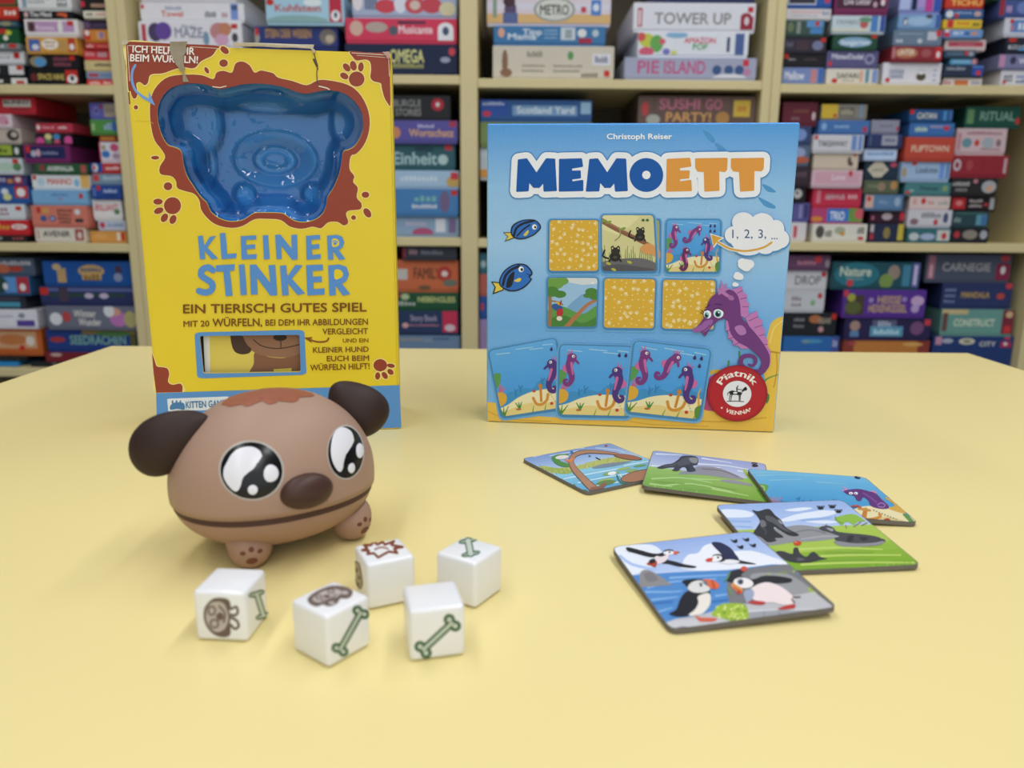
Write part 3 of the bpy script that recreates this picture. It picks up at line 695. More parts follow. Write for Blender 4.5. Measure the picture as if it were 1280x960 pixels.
  (598, 720, 343, 'b8665c', 'dull red box, only its end showing', 's 0.3 0.6 0.7 0.3 e4c0b4 7'),
  (598, 720, 317, '3c7080', 'teal box, only its end showing', 'e 0.04 0.6 0.03 0.2 a8c0c4')]),
 ('R1', 'first stack, upper right shelf', .03, [
  (978, 1031, 84.5, '7c8fc4', 'periwinkle box with white brush lettering', 't 0.06 0.75 0.52 0.5 e4e8f4 Mellow|r 0.68 0.1 0.82 0.95 c8888c|r 0.86 0.05 0.98 0.98 4470b8'),
  (979, 1032, 67, '222228', 'black box with red corner stamp', 'r 0.02 0.02 0.12 0.4 c8352c|s 0.12 0.55 0.3 0.16 b0a8a8 6|s 0.5 0.55 0.8 0.16 5c4a50 8'),
  (980, 1033, 46.5, '3a3444', 'dark plum box with grey rune pattern', 's 0.05 0.7 0.22 0.4 6a6a80 4|r 0.3 0.25 0.58 0.9 4c3a44|e 0.8 0.6 0.13 0.35 7a80a0|r 0.86 0.05 0.98 0.35 c8352c'),
  (981, 1031, 25, '3f5650', 'dark green box with blue corner', 'r 0.55 0.05 0.97 0.5 5f98d0|r 0.3 0.1 0.4 0.95 8a948c|r 0.64 0.55 0.96 0.95 4f88c4|r 0.76 0.1 0.86 0.4 c8352c|e 0.15 0.5 0.08 0.35 6f7f5c'),
  (983, 1039, 11, 'dcd8da', 'white box with faint pink line', 'r 0.1 0.25 0.78 0.4 d8a8b4|s 0.8 0.6 0.96 0.4 7f90b8 3|s 0.1 0.75 0.7 0.16 a8aec0 8'),
  (983, 1040, -10, '2c5cae', 'blue box with framed picture', 'r 0.04 0.05 0.66 0.88 d8e0ec|r 0.06 0.05 0.64 0.8 3c3844|r 0.85 0.3 0.96 0.75 c8405c')]),
 ('R1', 'second stack, upper right shelf', .02, [
  (1033, 1098, 86, 'e4dcd0', 'cream box with dark title and blue end', 't 0.2 0.65 0.62 0.34 5a5c50 SAFARI|r 0.75 0.05 0.82 0.95 5f98b4|r 0.88 0.05 0.98 0.95 7f9cd4|e 0.16 0.82 0.06 0.16 c8352c|s 0.3 0.85 0.55 0.1 8c8878 6|r 0.64 0.1 0.7 0.9 d8b09c'),
  (1033, 1098, 64, '5d5b88', 'slate-purple box with white handwriting', 't 0.1 0.5 0.42 0.32 dcdcec Mister|t 0.42 0.5 0.7 0.32 dcdcec Dodel|e 0.83 0.5 0.1 0.34 9a9cb8|e 0.83 0.5 0.06 0.2 5d5b88|r 0.03 0.66 0.1 0.96 c8404c'),
  (1041, 1097, 43, '27503c', 'dark green box with pale blue oval', 'e 0.5 0.55 0.38 0.36 8ab0d0|t 0.18 0.72 0.82 0.34 dce8f4 Seegarten|r 0.86 0.02 0.98 0.25 c8352c'),
  (1040, 1107, 19.5, 'c8d8e0', 'pale landscape box with blue right end', 't 0.08 0.55 0.5 0.26 8c9c9c STROMBERG|e 0.6 0.5 0.08 0.3 c0605c|e 0.62 0.25 0.12 0.18 6f9a80|r 0.73 0 0.86 0.98 4f88c8|r 0.9 0 0.99 0.98 3a58a8|r 0 0.82 0.7 0.98 e0e0cc'),
  (1044, 1111, -10, '7c2f5c', 'maroon box with silver handwritten title', 'r 0.04 0.08 0.96 0.8 4c2c40|t 0.18 0.6 0.68 0.3 d8ccd4 Live Letter|e 0.76 0.6 0.04 0.14 c8a8b4|r 0.86 0.02 0.98 0.4 d0404c|e 0.9 0.5 0.04 0.16 e4d8dc')]),
 ('R1', 'third stack, upper right shelf', .02, [
  (1104, 1177, 78.5, 'e2e2ec', 'tall white box with dark potted circle', 'r 0.1 0.3 0.36 0.8 c4c8d8|t 0.12 0.52 0.36 0.14 7c809c COTTAGE|t 0.14 0.74 0.34 0.14 7c809c GARDEN|e 0.66 0.68 0.085 0.2 55503c|e 0.66 0.42 0.06 0.16 d4d6dc|e 0.66 0.48 0.04 0.06 f2f2f4|e 0.09 0.85 0.04 0.12 c8352c|s 0.86 0.4 0.92 0.1 9aa0c0 2|s 0.86 0.65 0.92 0.1 9aa0c0 2|s 0.86 0.9 0.92 0.1 9aa0c0 2'),
  (1115, 1178, 58, '94323c', 'dark red box with glowing cream word', 'e 0.28 0.5 0.24 0.4 b87858|t 0.12 0.65 0.45 0.4 f2e4cc UNTER|r 0.85 0.04 0.99 0.98 c8343c|e 0.92 0.6 0.04 0.25 e8dcdc|e 0.68 0.5 0.1 0.3 a85c60|r 0 0.1 0.06 0.9 c07c84'),
  (1117, 1178, 37.5, '70859c', 'steel-grey box with white badge', 's 0.06 0.82 0.2 0.2 d4dce4 4|e 0.55 0.72 0.05 0.16 c4ccd4|r 0.7 0.1 0.9 0.66 c8ccd8|e 0.93 0.2 0.06 0.24 d0404c|r 0.1 0.2 0.6 0.3 8ea4b8'),
  (1123, 1176, 18, '7fa8d4', 'light-blue box with penguin-like figure', 'e 0.17 0.55 0.06 0.34 6a7488|e 0.17 0.6 0.03 0.2 dce4e8|e 0.5 0.5 0.3 0.36 a4c4e4|r 0.88 0 0.99 1 4a68b0|e 0.72 0.15 0.08 0.15 54505c'),
  (1125, 1178, -12, '8f98d0', 'periwinkle and pink tall box', 'r 0.3 0 0.42 0.94 1f2a4c|r 0.62 0 0.8 1 c44a9c|r 0.82 0 0.99 1 3a5cb4|r 0.02 0.1 0.26 0.9 b4c4ec|r 0.44 0.1 0.6 0.8 b09ad8')]),
 ('R1', 'fourth stack, upper right shelf', .03, [
  (1179, 1227, 97.5, 'dcd4d4', 'thin white box with orange panel', 'r 0.28 0.25 0.64 0.95 d07848|s 0.02 0.8 0.2 0.5 c85860 3|s 0.72 0.8 0.95 0.4 8c94a8 4'),
  (1179, 1229, 81.5, '303a50', 'dark slate box with blue end panel', 't 0.08 0.45 0.55 0.24 b8c0d0 GALERIA|r 0.72 0 0.99 0.98 2c52a8|r 0.82 0.5 0.94 0.92 c8404c|r 0.72 0.1 0.99 0.2 6f98d8'),
  (1187, 1221, 73.5, '5fa4d0', 'small light-blue box with red end', 'r 0.8 0.05 0.98 0.95 c85058|r 0.1 0.2 0.75 0.8 84bce0|r 0.86 0.1 0.9 0.9 e8e4e4'),
  (1180, 1219, 63, '3a5068', 'small dark teal box', 's 0.1 0.65 0.6 0.3 6c8ca4 7|e 0.72 0.4 0.08 0.36 b84450|e 0.86 0.5 0.08 0.36 98a4b4'),
  (1181, 1232, 49.5, 'dccac8', 'pale box with pink-red panel', 'r 0.08 0.22 0.94 0.72 d06878|s 0.1 0.62 0.3 0.26 b83048 5|s 0.74 0.62 0.92 0.26 b83048 5'),
  (1179, 1228, 37, '6f9cd4', 'medium-blue box with red corner', 'r 0 0.05 0.16 0.95 c8404c|t 0.24 0.7 0.5 0.46 e8f0f8 SKY|e 0.78 0.5 0.1 0.24 d09878|e 0.6 0.5 0.06 0.2 3c5c98|e 0.08 0.2 0.06 0.2 e0e0ec'),
  (1179, 1227, 24.5, 'e2c23c', 'bright yellow box with red lettering', 'r 0.1 0.05 0.26 0.95 d0383c|s 0.36 0.6 0.68 0.34 d87030 5|s 0.76 0.75 0.95 0.4 3c3834 4'),
  (1181, 1229, 11.5, '3a6098', 'blue box with white round face', 'e 0.12 0.55 0.1 0.4 dce0e4|s 0.26 0.5 0.7 0.2 a8c0dc 7|r 0.26 0.5 0.36 0.95 c83c48|e 0.85 0.5 0.1 0.3 c0a8a4'),
  (1182, 1230, -6, 'cf4034', 'red box with golden capitals', 't 0.15 0.85 0.95 0.46 f0c868 TICHU')]),
 ('R1', 'outermost stack, upper right shelf', .02, [
  (1251, 1312, 88, 'dcdce4', 'white box with square dot code', 's 0.06 0.55 0.24 0.24 4c5058 5|s 0.06 0.8 0.24 0.2 4c5058 5|e 0.08 0.84 0.04 0.14 c8352c|s 0.32 0.55 0.6 0.18 4f78c0 5|s 0.32 0.9 0.6 0.26 3c5a98 5'),
  (1249, 1311, 68, '7f82a8', 'greyish lilac box with white letters', 'r 0 0.05 0.12 0.95 c490b4|t 0.4 0.7 0.9 0.4 e4e4f0 WITCH|e 0.28 0.45 0.06 0.3 3c3c58'),
  (1258, 1311, 46.5, '2a2e3c', 'black box with white slanting banner', 'r 0.06 0.55 0.6 0.8 c8ccd4|s 0.1 0.76 0.56 0.2 3c4254 6|r 0.3 0.76 0.9 0.9 5fa0d8|e 0.14 0.2 0.1 0.14 c8352c'),
  (1256, 1311, 22.5, 'd4d8e4', 'white-framed blue box', 'r 0.14 0.12 0.98 0.85 5f88c4|e 0.16 0.2 0.05 0.14 c8352c|s 0.3 0.7 0.6 0.4 dce6f4 3|e 0.18 0.6 0.05 0.16 c08098'),
  (1250, 1311, 0, '4a5c98', 'indigo box with red edge', 'r 0 0 0.1 1 a03440|s 0.14 0.8 0.26 0.6 c4a0c4 2|e 0.5 0.5 0.15 0.4 6f84c0'),
  (1240, 1311, -14, '2f5c44', 'green box at the photo corner', 's 0.3 0.6 0.7 0.2 7c9c84 6')]),
 ('R2', 'first stack, middle right shelf', .03, [
  (979, 1008, 278, 'dcd8dc', 'white box with red streak', 'r 0.45 0.2 0.6 0.9 c84858'),
  (979, 1013, 253.5, '5c5c98', 'violet-blue box with striped end', 'r 0.6 0.1 0.72 0.9 8c8cc0|r 0.8 0.1 0.92 0.9 3c3c70'),
  (979, 1007, 233.5, '24242a', 'black box with white mask', 'e 0.65 0.5 0.2 0.35 c4c4c4|e 0.62 0.45 0.06 0.1 24242a'),
  (979, 1012, 207.5, '3a2e38', 'dark brown-plum box', 's 0.4 0.6 0.9 0.3 64525c 4'),
  (979, 1013, 182, '5c7088', 'blue and orange picture box', 'e 0.55 0.4 0.3 0.3 9aa8d0|e 0.7 0.8 0.3 0.2 b86048'),
  (979, 1014, 158, '3c4c78', 'dark blue box with pale starburst', 'e 0.6 0.5 0.25 0.36 7f9cd4'),
  (979, 1027, 127.5, '6c2838', 'large maroon box with faded gold title', 's 0.3 0.5 0.75 0.16 8c5848 8|s 0.25 0.85 0.5 0.16 8c6c74 5|e 0.9 0.65 0.05 0.2 d8c4c8')]),
 ('R2', 'second stack, middle right shelf', .02, [
  (1015.5, 1084, 280, 'e2e0d4', 'off-white box with black ink dragon', 'e 0.14 0.5 0.08 0.4 55504c|s 0.24 0.8 0.36 0.4 5c5850 3|e 0.5 0.4 0.1 0.24 a8b498|e 0.55 0.6 0.05 0.14 d09848|s 0.82 0.6 0.95 0.5 5c5c58 3|r 0.84 0.78 0.94 0.98 c8384c'),
  (1014, 1080, 260.5, 'b84878', 'rainbow-coloured box with white word', 'r 0.3 0 0.72 1 3f78c8|r 0.72 0 0.99 1 6a9c48|t 0.36 0.85 0.64 0.6 eaf0f6 TRIO|e 0.93 0.4 0.1 0.4 d06068|e 0.1 0.8 0.12 0.2 d88838'),
  (1016, 1077, 235.5, 'cc3350', 'cherry-red box with grey-white title', 't 0.26 0.62 0.66 0.3 c8c0c4 SERVUS|s 0.72 0.6 0.92 0.24 e0b0b8 3|r 0.08 0.1 0.16 0.85 d88090|r 0.24 0.32 0.7 0.36 8c2438'),
  (1015, 1078, 213, 'dcbcc8', 'pale pink box with red heart stamp', 'r 0.06 0.12 0.94 0.85 d8a8b8|t 0.4 0.62 0.66 0.36 ecdce4 Love|e 0.76 0.2 0.04 0.2 c83850'),
  (1017, 1073, 192, 'd8c8b4', 'plain beige box with dark twig drawing', 'e 0.8 0.5 0.04 0.3 5c4c48|e 0.84 0.7 0.05 0.16 5c4c48|e 0.92 0.1 0.04 0.1 c86850'),
  (1016, 1080, 168.5, 'd6d6dc', 'light grey box with black outlined title', 't 0.1 0.72 0.68 0.34 4c5058 TAKEAWAY|r 0.76 0.05 0.86 0.95 6f94d0|r 0.89 0.05 0.97 0.95 6f94d0|r 0.02 0.05 0.09 0.3 c8352c'),
  (1019, 1088, 150.5, '4a78b8', 'cornflower-blue box with faint white script', 's 0.3 0.6 0.6 0.2 9cc0e4 8|e 0.1 0.5 0.05 0.3 8cb4e0|r 0.86 0.5 0.95 0.95 b0485c'),
  (1027, 1084, 130.5, '8c8880', 'grey box with yellow left end', 'r 0 0 0.36 1 d8b840|r 0.4 0.2 0.72 0.85 6c685c|s 0.42 0.75 0.7 0.4 b4ac98 4|e 0.3 0.8 0.04 0.14 c8503c|r 0.84 0 0.9 1 7c98b8')]),
 ('R2', 'third stack, middle right shelf', .03, [
  (1087, 1133, 280, '26304c', 'dark navy box with yellow striped end', 'r 0.82 0 0.98 1 c8b848|e 0.5 0.55 0.1 0.36 8c804c|r 0.02 0.05 0.12 0.5 c4bcbc|r 0.02 0.6 0.12 0.95 b83848'),
  (1087, 1131, 263.5, '3c2030', 'dark maroon box with white bird', 'e 0.5 0.5 0.15 0.32 c4b4b8|e 0.93 0.5 0.07 0.4 c83848|s 0.04 0.8 0.16 0.5 b86878 1'),
  (1080, 1132, 243.5, '5f84ac', 'denim-blue box with pinkish left end', 'r 0 0.05 0.22 0.95 d8b4a8|e 0.1 0.3 0.06 0.2 c8484c|s 0.36 0.65 0.6 0.26 88a8c8 5|e 0.85 0.5 0.08 0.34 9cb4cc'),
  (1080, 1126, 225.5, '5c6650', 'olive-grey box with faint figures', 'e 0.5 0.5 0.12 0.36 98826c|e 0.85 0.4 0.1 0.36 b88c58|s 0.1 0.6 0.4 0.26 7f8a70 4'),
  (1081, 1124, 201.5, '28384a', 'dark box with cream diamond label', 'd 0.4 0.5 0.32 0.46 d0c8b4|t 0.22 0.62 0.58 0.22 8c8878 LANG|e 0.85 0.2 0.1 0.16 c05070'),
  (1080, 1121, 186, 'c4dcfc', 'shiny pale-blue rounded tin box', 's 0.1 0.6 0.9 0.26 4f78b8 9'),
  (1083, 1128, 167.5, '34406c', 'navy box with grey square label', 'r 0.42 0.1 0.86 0.9 a4a8b8|s 0.5 0.62 0.8 0.26 5c6484 4|r 0.08 0.1 0.12 0.9 5c6c9c'),
  (1089, 1124, 150, '9a9aae', 'dusty lilac-grey box', 's 0.3 0.6 0.8 0.26 7c7c94 6|e 0.95 0.7 0.05 0.2 b84858')]),
 ('R2', 'fourth stack, middle right shelf', .02, [
  (1134, 1188, 285, '3c7078', 'teal box with white labels in a row', 'e 0.14 0.66 0.12 0.3 c4ccd0|e 0.46 0.66 0.18 0.26 a8b8d8|r 0.68 0.15 0.98 0.95 c8ccc8|e 0.85 0.6 0.06 0.26 c84048'),
  (1133, 1190, 262.5, 'd2d0d8', 'white box with grey ink landscape', 's 0.3 0.5 0.75 0.34 7f8088 6|e 0.15 0.75 0.1 0.2 8c6c74|e 0.86 0.5 0.06 0.34 4c5878|e 0.64 0.78 0.05 0.2 c83c44'),
  (1137, 1187.5, 245.5, 'dcc8c4', 'whitish box with red leaf', 's 0.08 0.7 0.18 0.5 d09088 2|e 0.34 0.4 0.06 0.28 c83c3c|s 0.45 0.7 0.62 0.36 c89088 4|s 0.7 0.7 0.95 0.3 98a894 5'),
  (1128, 1188, 228, '4c8488', 'sea-green box with dark script', 't 0.32 0.66 0.74 0.36 2c5058 Weimar|s 0.1 0.8 0.2 0.3 a8c4c4 2|e 0.88 0.5 0.06 0.26 88a46c|r 0.02 0.72 0.12 0.96 c84850'),
  (1124, 1188, 202.5, 'a4c0e0', 'baby-blue box with dark cursive title', 't 0.3 0.62 0.74 0.34 5c6c80 Liselotte|r 0.78 0.05 0.88 0.95 6f9ce0|r 0.92 0.05 0.97 0.95 5c80b8|e 0.06 0.6 0.05 0.3 b09c80|r 0.2 0.02 0.3 0.2 c8404c'),
  (1132, 1194, 171.5, 'c04c3c', 'brick-red box with cream capitals', 't 0.13 0.66 0.88 0.28 e4c8b0 FLIPTOWN'),
  (1137, 1193, 153.5, '3f72b4', 'blue box with leafy white lettering', 's 0.12 0.7 0.4 0.36 c8e0c4 5|s 0.46 0.4 0.74 0.2 d0a8b4 6|e 0.82 0.4 0.07 0.22 c83c4c|r 0.1 0.2 0.92 0.26 6a98d0'),
  (1137, 1191, 137, '2a5890', 'deep-blue box with gold-white word', 't 0.18 0.8 0.62 0.5 e0dcc8 CATAN|r 0.78 0.1 0.86 0.95 4f90cc|r 0.92 0.1 0.98 0.95 4c78b0|r 0 0 0.1 0.4 c8352c')]),
 ('R2', 'fifth stack, middle right shelf', .03, [
  (1189, 1236, 285, '24262e', 'black box with stone and white flower', 'e 0.5 0.5 0.2 0.36 8c867c|e 0.15 0.5 0.08 0.26 b83848|e 0.86 0.5 0.1 0.34 a4a8b4'),
  (1190, 1236, 265, '2c4850', 'dark teal box with blue right end', 'r 0.66 0.2 0.95 0.95 5f98b0|r 0.8 0.25 0.94 0.9 4470a4|s 0.05 0.75 0.25 0.36 8ca4a0 4|r 0.1 0 0.9 0.18 3c6464'),
  (1189, 1245, 245.5, '241c20', 'black box with red panel and white words', 'r 0.02 0.1 0.32 0.95 b82c34|e 0.18 0.5 0.08 0.2 d88080|s 0.4 0.45 0.7 0.24 b8acac 6|s 0.4 0.8 0.7 0.2 b8acac 7|r 0.86 0.1 0.96 0.95 a8a8a8|r 0.74 0.5 0.82 0.7 c83c3c'),
  (1189, 1247, 222.5, '2c2a2c', 'black box with pale photograph', 's 0.03 0.5 0.4 0.26 b0b0b0 7|s 0.1 0.85 0.36 0.2 908c8c 6|e 0.82 0.55 0.16 0.4 a8acb0|e 0.84 0.65 0.08 0.2 d0a488|e 0.52 0.2 0.05 0.14 c07c88'),
  (1190, 1261, 194, '962c38', 'dark red box with white numeral', 'e 0.1 0.5 0.07 0.3 c8bcc4|e 0.1 0.5 0.035 0.16 962c38|r 0.92 0.15 0.97 0.9 c4a8ac|e 0.32 0.5 0.06 0.26 a84850|r 0.55 0.2 0.56 0.9 7c2430'),
  (1196, 1259, 160.5, 'd4bcc0', 'white-pink box with anchor and ship sketches', 's 0.2 0.26 0.9 0.14 a06878 14|e 0.22 0.6 0.1 0.2 6c98a4|e 0.42 0.6 0.05 0.14 c8483c|e 0.64 0.6 0.12 0.24 a8b4bc|e 0.85 0.6 0.05 0.16 8c7080|r 0.03 0.2 0.1 0.9 c89098|s 0.5 0.9 0.9 0.1 a07c84 9'),
  (1207, 1276, 133, '1f5448', 'dark green box with pale green capitals', 't 0.28 0.72 0.9 0.44 84ac9c RITUAL|r 0.04 0.15 0.16 0.9 6c9868|e 0.96 0.75 0.04 0.18 c83c3c')]),
 ('R3', 'first stack, lower right shelf', .03, [
  (979, 1050, 420.5, '2f6cb4', 'bright blue seascape box at the table edge', 'r 0.86 0 0.99 1 4a58a0|s 0.88 0.3 0.97 0.2 b4b8dc 2|e 0.5 0.14 0.2 0.06 4f98c4|e 0.4 0.16 0.06 0.04 8c9c8c'),
  (979, 1046, 391, '22262c', 'black box with orange picture', 'e 0.6 0.3 0.12 0.2 b07048|t 0.66 0.5 0.9 0.26 a8a090 GEAR|s 0.2 0.4 0.4 0.16 8c9098 5|s 0.2 0.7 0.4 0.16 8c9098 5|e 0.72 0.78 0.05 0.14 c8989c|r 0.9 0.04 0.99 0.3 c8352c'),
  (979, 1031, 364.5, 'cfd2d8', 'white box with small green mark', 's 0.2 0.5 0.45 0.24 8c7c84 3|s 0.2 0.8 0.45 0.2 8c7c84 3|e 0.72 0.6 0.06 0.16 88b47c|e 0.88 0.22 0.06 0.16 c8404c'),
  (979, 1034, 338, 'd8d8de', 'white box with big grey capitals', 't 0.28 0.76 0.86 0.46 7c7c7c DROP|e 0.92 0.2 0.06 0.16 c8404c'),
  (979, 1038, 319.5, '6c4868', 'mauve box with pink print', 's 0.3 0.7 0.7 0.3 c8889c 6|e 0.74 0.3 0.08 0.3 c8404c|e 0.94 0.6 0.05 0.3 9c949c')]),
 ('R3', 'second stack, lower right shelf', .02, [
  (1054, 1162, 425.5, '8a3c34', 'orange-brown box cut by the table edge', 'r 0.12 0.02 0.86 0.5 c07c3c|e 0.1 0.1 0.05 0.06 a84c4c|e 0.8 0.12 0.12 0.06 d8a860'),
  (1055, 1164, 397.5, '2c2650', 'dark indigo box with turquoise logo plate', 'r 0.32 0.1 0.6 0.5 5c6484|r 0.3 0.42 0.68 0.92 5f9cbc|s 0.38 0.42 0.54 0.26 b4bcd4 4|s 0.34 0.82 0.64 0.26 bce0ec 8|e 0.12 0.4 0.06 0.26 a88c80|r 0.07 0.66 0.17 0.95 5f88b4|e 0.84 0.5 0.08 0.34 78507c|r 0.92 0.06 0.99 0.36 c8404c'),
  (1054, 1158, 362.5, '5b3596', 'vivid purple box with gold capitals', 't 0.42 0.52 0.7 0.28 c8a870 HEISSE|t 0.32 0.86 0.78 0.28 c8a870 HEXENKESSEL|e 0.34 0.4 0.03 0.1 a08cc0|e 0.74 0.36 0.03 0.1 a08cc0|e 0.9 0.42 0.08 0.2 c8a8d0|e 0.88 0.72 0.05 0.16 b8a0d0|r 0.04 0.2 0.26 0.98 4c4038|e 0.1 0.3 0.05 0.16 a8a848|e 0.13 0.7 0.1 0.26 5c6438|r 0 0.02 0.06 0.26 c8404c'),
  (1041, 1151, 328, '22505c', 'teal box with cream cursive title', 'e 0.28 0.5 0.26 0.5 2c7484|t 0.09 0.55 0.44 0.36 ccd8c0 Nature|s 0.16 0.7 0.36 0.07 8cb0b0 8|e 0.7 0.4 0.07 0.3 98887c|e 0.62 0.75 0.08 0.3 7c9850|r 0.8 0.1 0.89 0.95 4484a0|r 0.91 0 0.99 1 5c5c9c|s 0.92 0.9 0.98 0.8 c0bcdc 1|e 0.21 0.84 0.04 0.14 c8404c')]),
 ('R3', 'third stack, lower right shelf', .03, [
  (1166, 1272, 420.5, '243c74', 'navy box with white gear and capitals', 'e 0.42 0.14 0.1 0.09 d4d0b8|e 0.42 0.14 0.05 0.05 8c8c78|t 0.58 0.27 0.78 0.12 d4d4c8 CITY|e 0.18 0.13 0.07 0.07 a8b0c0|r 0.03 0.02 0.11 0.24 c08ca4|r 0.84 0.14 0.97 0.3 b03054|e 0.9 0.2 0.025 0.05 e0d0d8|r 0.88 0.01 0.95 0.08 c8404c'),
  (1177, 1268, 387, '6a9c94', 'sage-green box with cream lettering', 't 0.18 0.68 0.74 0.28 d4e0c4 CONSTRUCT|r 0 0 0.36 0.2 c8b888|r 0.84 0 1 1 7c3040|e 0.93 0.2 0.05 0.14 d0b088|r 0.88 0.66 0.97 0.95 c83c3c|r 0.02 0.15 0.09 0.9 6c4c48'),
  (1178, 1266, 354, '2f3b68', 'dusky blue box with small gold word', 't 0.28 0.62 0.68 0.24 c0a050 MANDALA|s 0.04 0.36 0.2 0.12 808cb0 4|s 0.04 0.6 0.2 0.12 808cb0 4|s 0.04 0.84 0.2 0.12 808cb0 4|e 0.84 0.55 0.06 0.14 b84c48|e 0.94 0.1 0.05 0.14 c8404c'),
  (1158, 1265, 318, '51596c', 'slate-grey box with silver capitals and maroon corner', 't 0.2 0.64 0.76 0.3 a8a8ac CARNEGIE|r 0.03 0.05 0.11 0.95 b07888|s 0.05 0.9 0.09 0.7 e0b8c4 1|r 0.83 0.42 0.99 0.98 8c2c4c|e 0.91 0.42 0.08 0.1 8c2c4c|e 0.91 0.6 0.03 0.16 e0d8dc|e 0.92 0.14 0.05 0.12 c8404c')]),
]
ORD = ['lowest', 'second up', 'third up', 'fourth up', 'fifth up', 'sixth up', 'seventh up', 'eighth up', 'ninth up', 'tenth up']
BOXES = []
rg = random.Random(7)
for si, (key, phrase, sb, items) in enumerate(STACKS):
    z = SHZ[key] + 0.0006
    bay = BAYX[key[:-1]]
    for i, (x0, x1, yt, col, look, deco) in enumerate(items):
        y = YF + sb + rg.uniform(-.008, .008)
        yc = yt + 8
        zt = at((x0 + x1) / 2, yt, y).z
        zt = max(zt, z + 0.012)
        a, c = at(x0, yc, y).x, at(x1, yc, y).x
        a, c = max(a, bay[0] + 0.0025), min(c, bay[1] - 0.0025)
        BOXES.append([key, si, i, a, c, z, zt, y, col, look, deco, phrase, i == len(items) - 1])
        z = zt + 0.0006
for p in range(len(BOXES)):
    for q in range(p + 1, len(BOXES)):
        A_, B_ = BOXES[p], BOXES[q]
        if A_[0] != B_[0] or A_[1] == B_[1]:
            continue
        if A_[5] < B_[6] and B_[5] < A_[6]:
            if A_[3] > B_[3]:
                A_, B_ = B_, A_
            if A_[4] > B_[3] - 0.0012:
                m = (A_[4] + B_[3]) / 2
                A_[4], B_[3] = m - 0.0007, m + 0.0007
GROUPS = {'L': 'games in the left bookcase', 'ML': 'games in the middle bookcase', 'MR': 'games in the middle bookcase', 'R': 'games in the right bookcase'}
SIDE = M('b9b2a6', 0.6)


def decorate(A, W, H, deco, base):
    A.fn = lambda p: (p[0] * W, (1 - p[1]) * H)
    A.poly([(0.004, 0.01), (0.996, 0.01), (0.996, 0.99), (0.004, 0.99)], base)
    A.setclip([(0.002, 0.004), (0.998, 0.004), (0.998, 0.996), (0.002, 0.996)])
    for d in deco.split('|'):
        if not d:
            continue
        k = d.split(' ')
        if k[0] in 'red':
            u0, v0, u1, v1 = map(float, k[1:5])
            if k[0] == 'r':
                A.poly([(u0, v0), (u1, v0), (u1, v1), (u0, v1)], k[5])
            elif k[0] == 'e':
                A.ell(u0, v0, u1, v1, k[5], n=14)
            else:
                A.poly([(u0 - u1, v0), (u0 - u1 * .35, v0 - v1), (u0 + u1 * .35, v0 - v1), (u0 + u1, v0), (u0 + u1 * .35, v0 + v1), (u0 - u1 * .35, v0 + v1)], k[5])
        elif k[0] == 't':
            u0, v, u1, h = map(float, k[1:5])
            A.text(' '.join(k[6:]), u0, v, u1, v, h, k[5], 0.018)
        elif k[0] == 's':
            u0, v, u1, h = map(float, k[1:5])
            n = int(k[6])
            for j in range(n):
                a = u0 + (u1 - u0) * (j + 0.12) / n
                c = u0 + (u1 - u0) * (j + 0.8) / n
                hh = h * rg.choice((0.7, 0.85, 1, 1))
                A.poly([(a, v - hh), (c, v - hh), (c, v), (a, v)], k[5], up=False)
            A.up()


for key, si, i, x0, x1, z0, z1, y, col, look, deco, phrase, top in BOXES:
    dep = min(0.30, max(0.16, (x1 - x0) * rg.uniform(.9, 1.3)))
    if key == 'L3' or key == 'R3':
        dep = 0.28
    m = M(col, 0.5, 0.05, 40, spec=0.25)
    h = z1 - z0
    b = MB()
    bz = z0 + min(0.006, h * 0.12)
    b.box((x0, y, bz), (x1, y + dep, z1), m, bev=0.0009)
    b.box((x0 + 0.0014, y + 0.0014, z0), (x1 - 0.0014, y + dep - 0.0014, bz + 0.0005), m)
    o = b.build('game_box', loc=((x0 + x1) / 2, y + dep / 2, z0))
    pos = 'topmost' if top else ORD[i]
    tag(o, f'{look}, {pos}, {phrase}', 'game box', GROUPS[key[:-1]])
    A = Art((x0, y, bz), (1, 0, 0), (0, 0, 1), eps=4e-5, z0=1e-4, rough=0.5, spec=0.25)
    decorate(A, x1 - x0, z1 - bz, deco, m)
    A.build('side_print', o)

# ------------------------------------------------------------------ table
TAB = M('eedd9b', 0.36, 0.012, 6, bump=0.03)
t = root('table', (0.03, 0.15, 0), 0, 'pale yellow laminate table carrying the toys, dice and boxes', 'table')
b = MB(); b.box((-0.470, -0.55, TZ - 0.028), (0.534, 0.893, TZ), TAB, bev=0.002, seg=2); b.build('tabletop', t)
LEGM = M('9a9c9e', 0.35, 0.03)
for sx, sy in ((-0.42, -0.5), (0.484, -0.5), (-0.42, 0.84), (0.484, 0.84)):
    b = MB(); b.box((sx - 0.02, sy - 0.02, 0.0005), (sx + 0.02, sy + 0.02, TZ - 0.0283), LEGM, bev=0.003); b.build('leg', t)


def frame(X, Y, yaw):
    ux = Vector((cos(yaw), sin(yaw), 0))
    return Vector((X, Y, TZ)), ux, Vector((-sin(yaw), cos(yaw), 0))


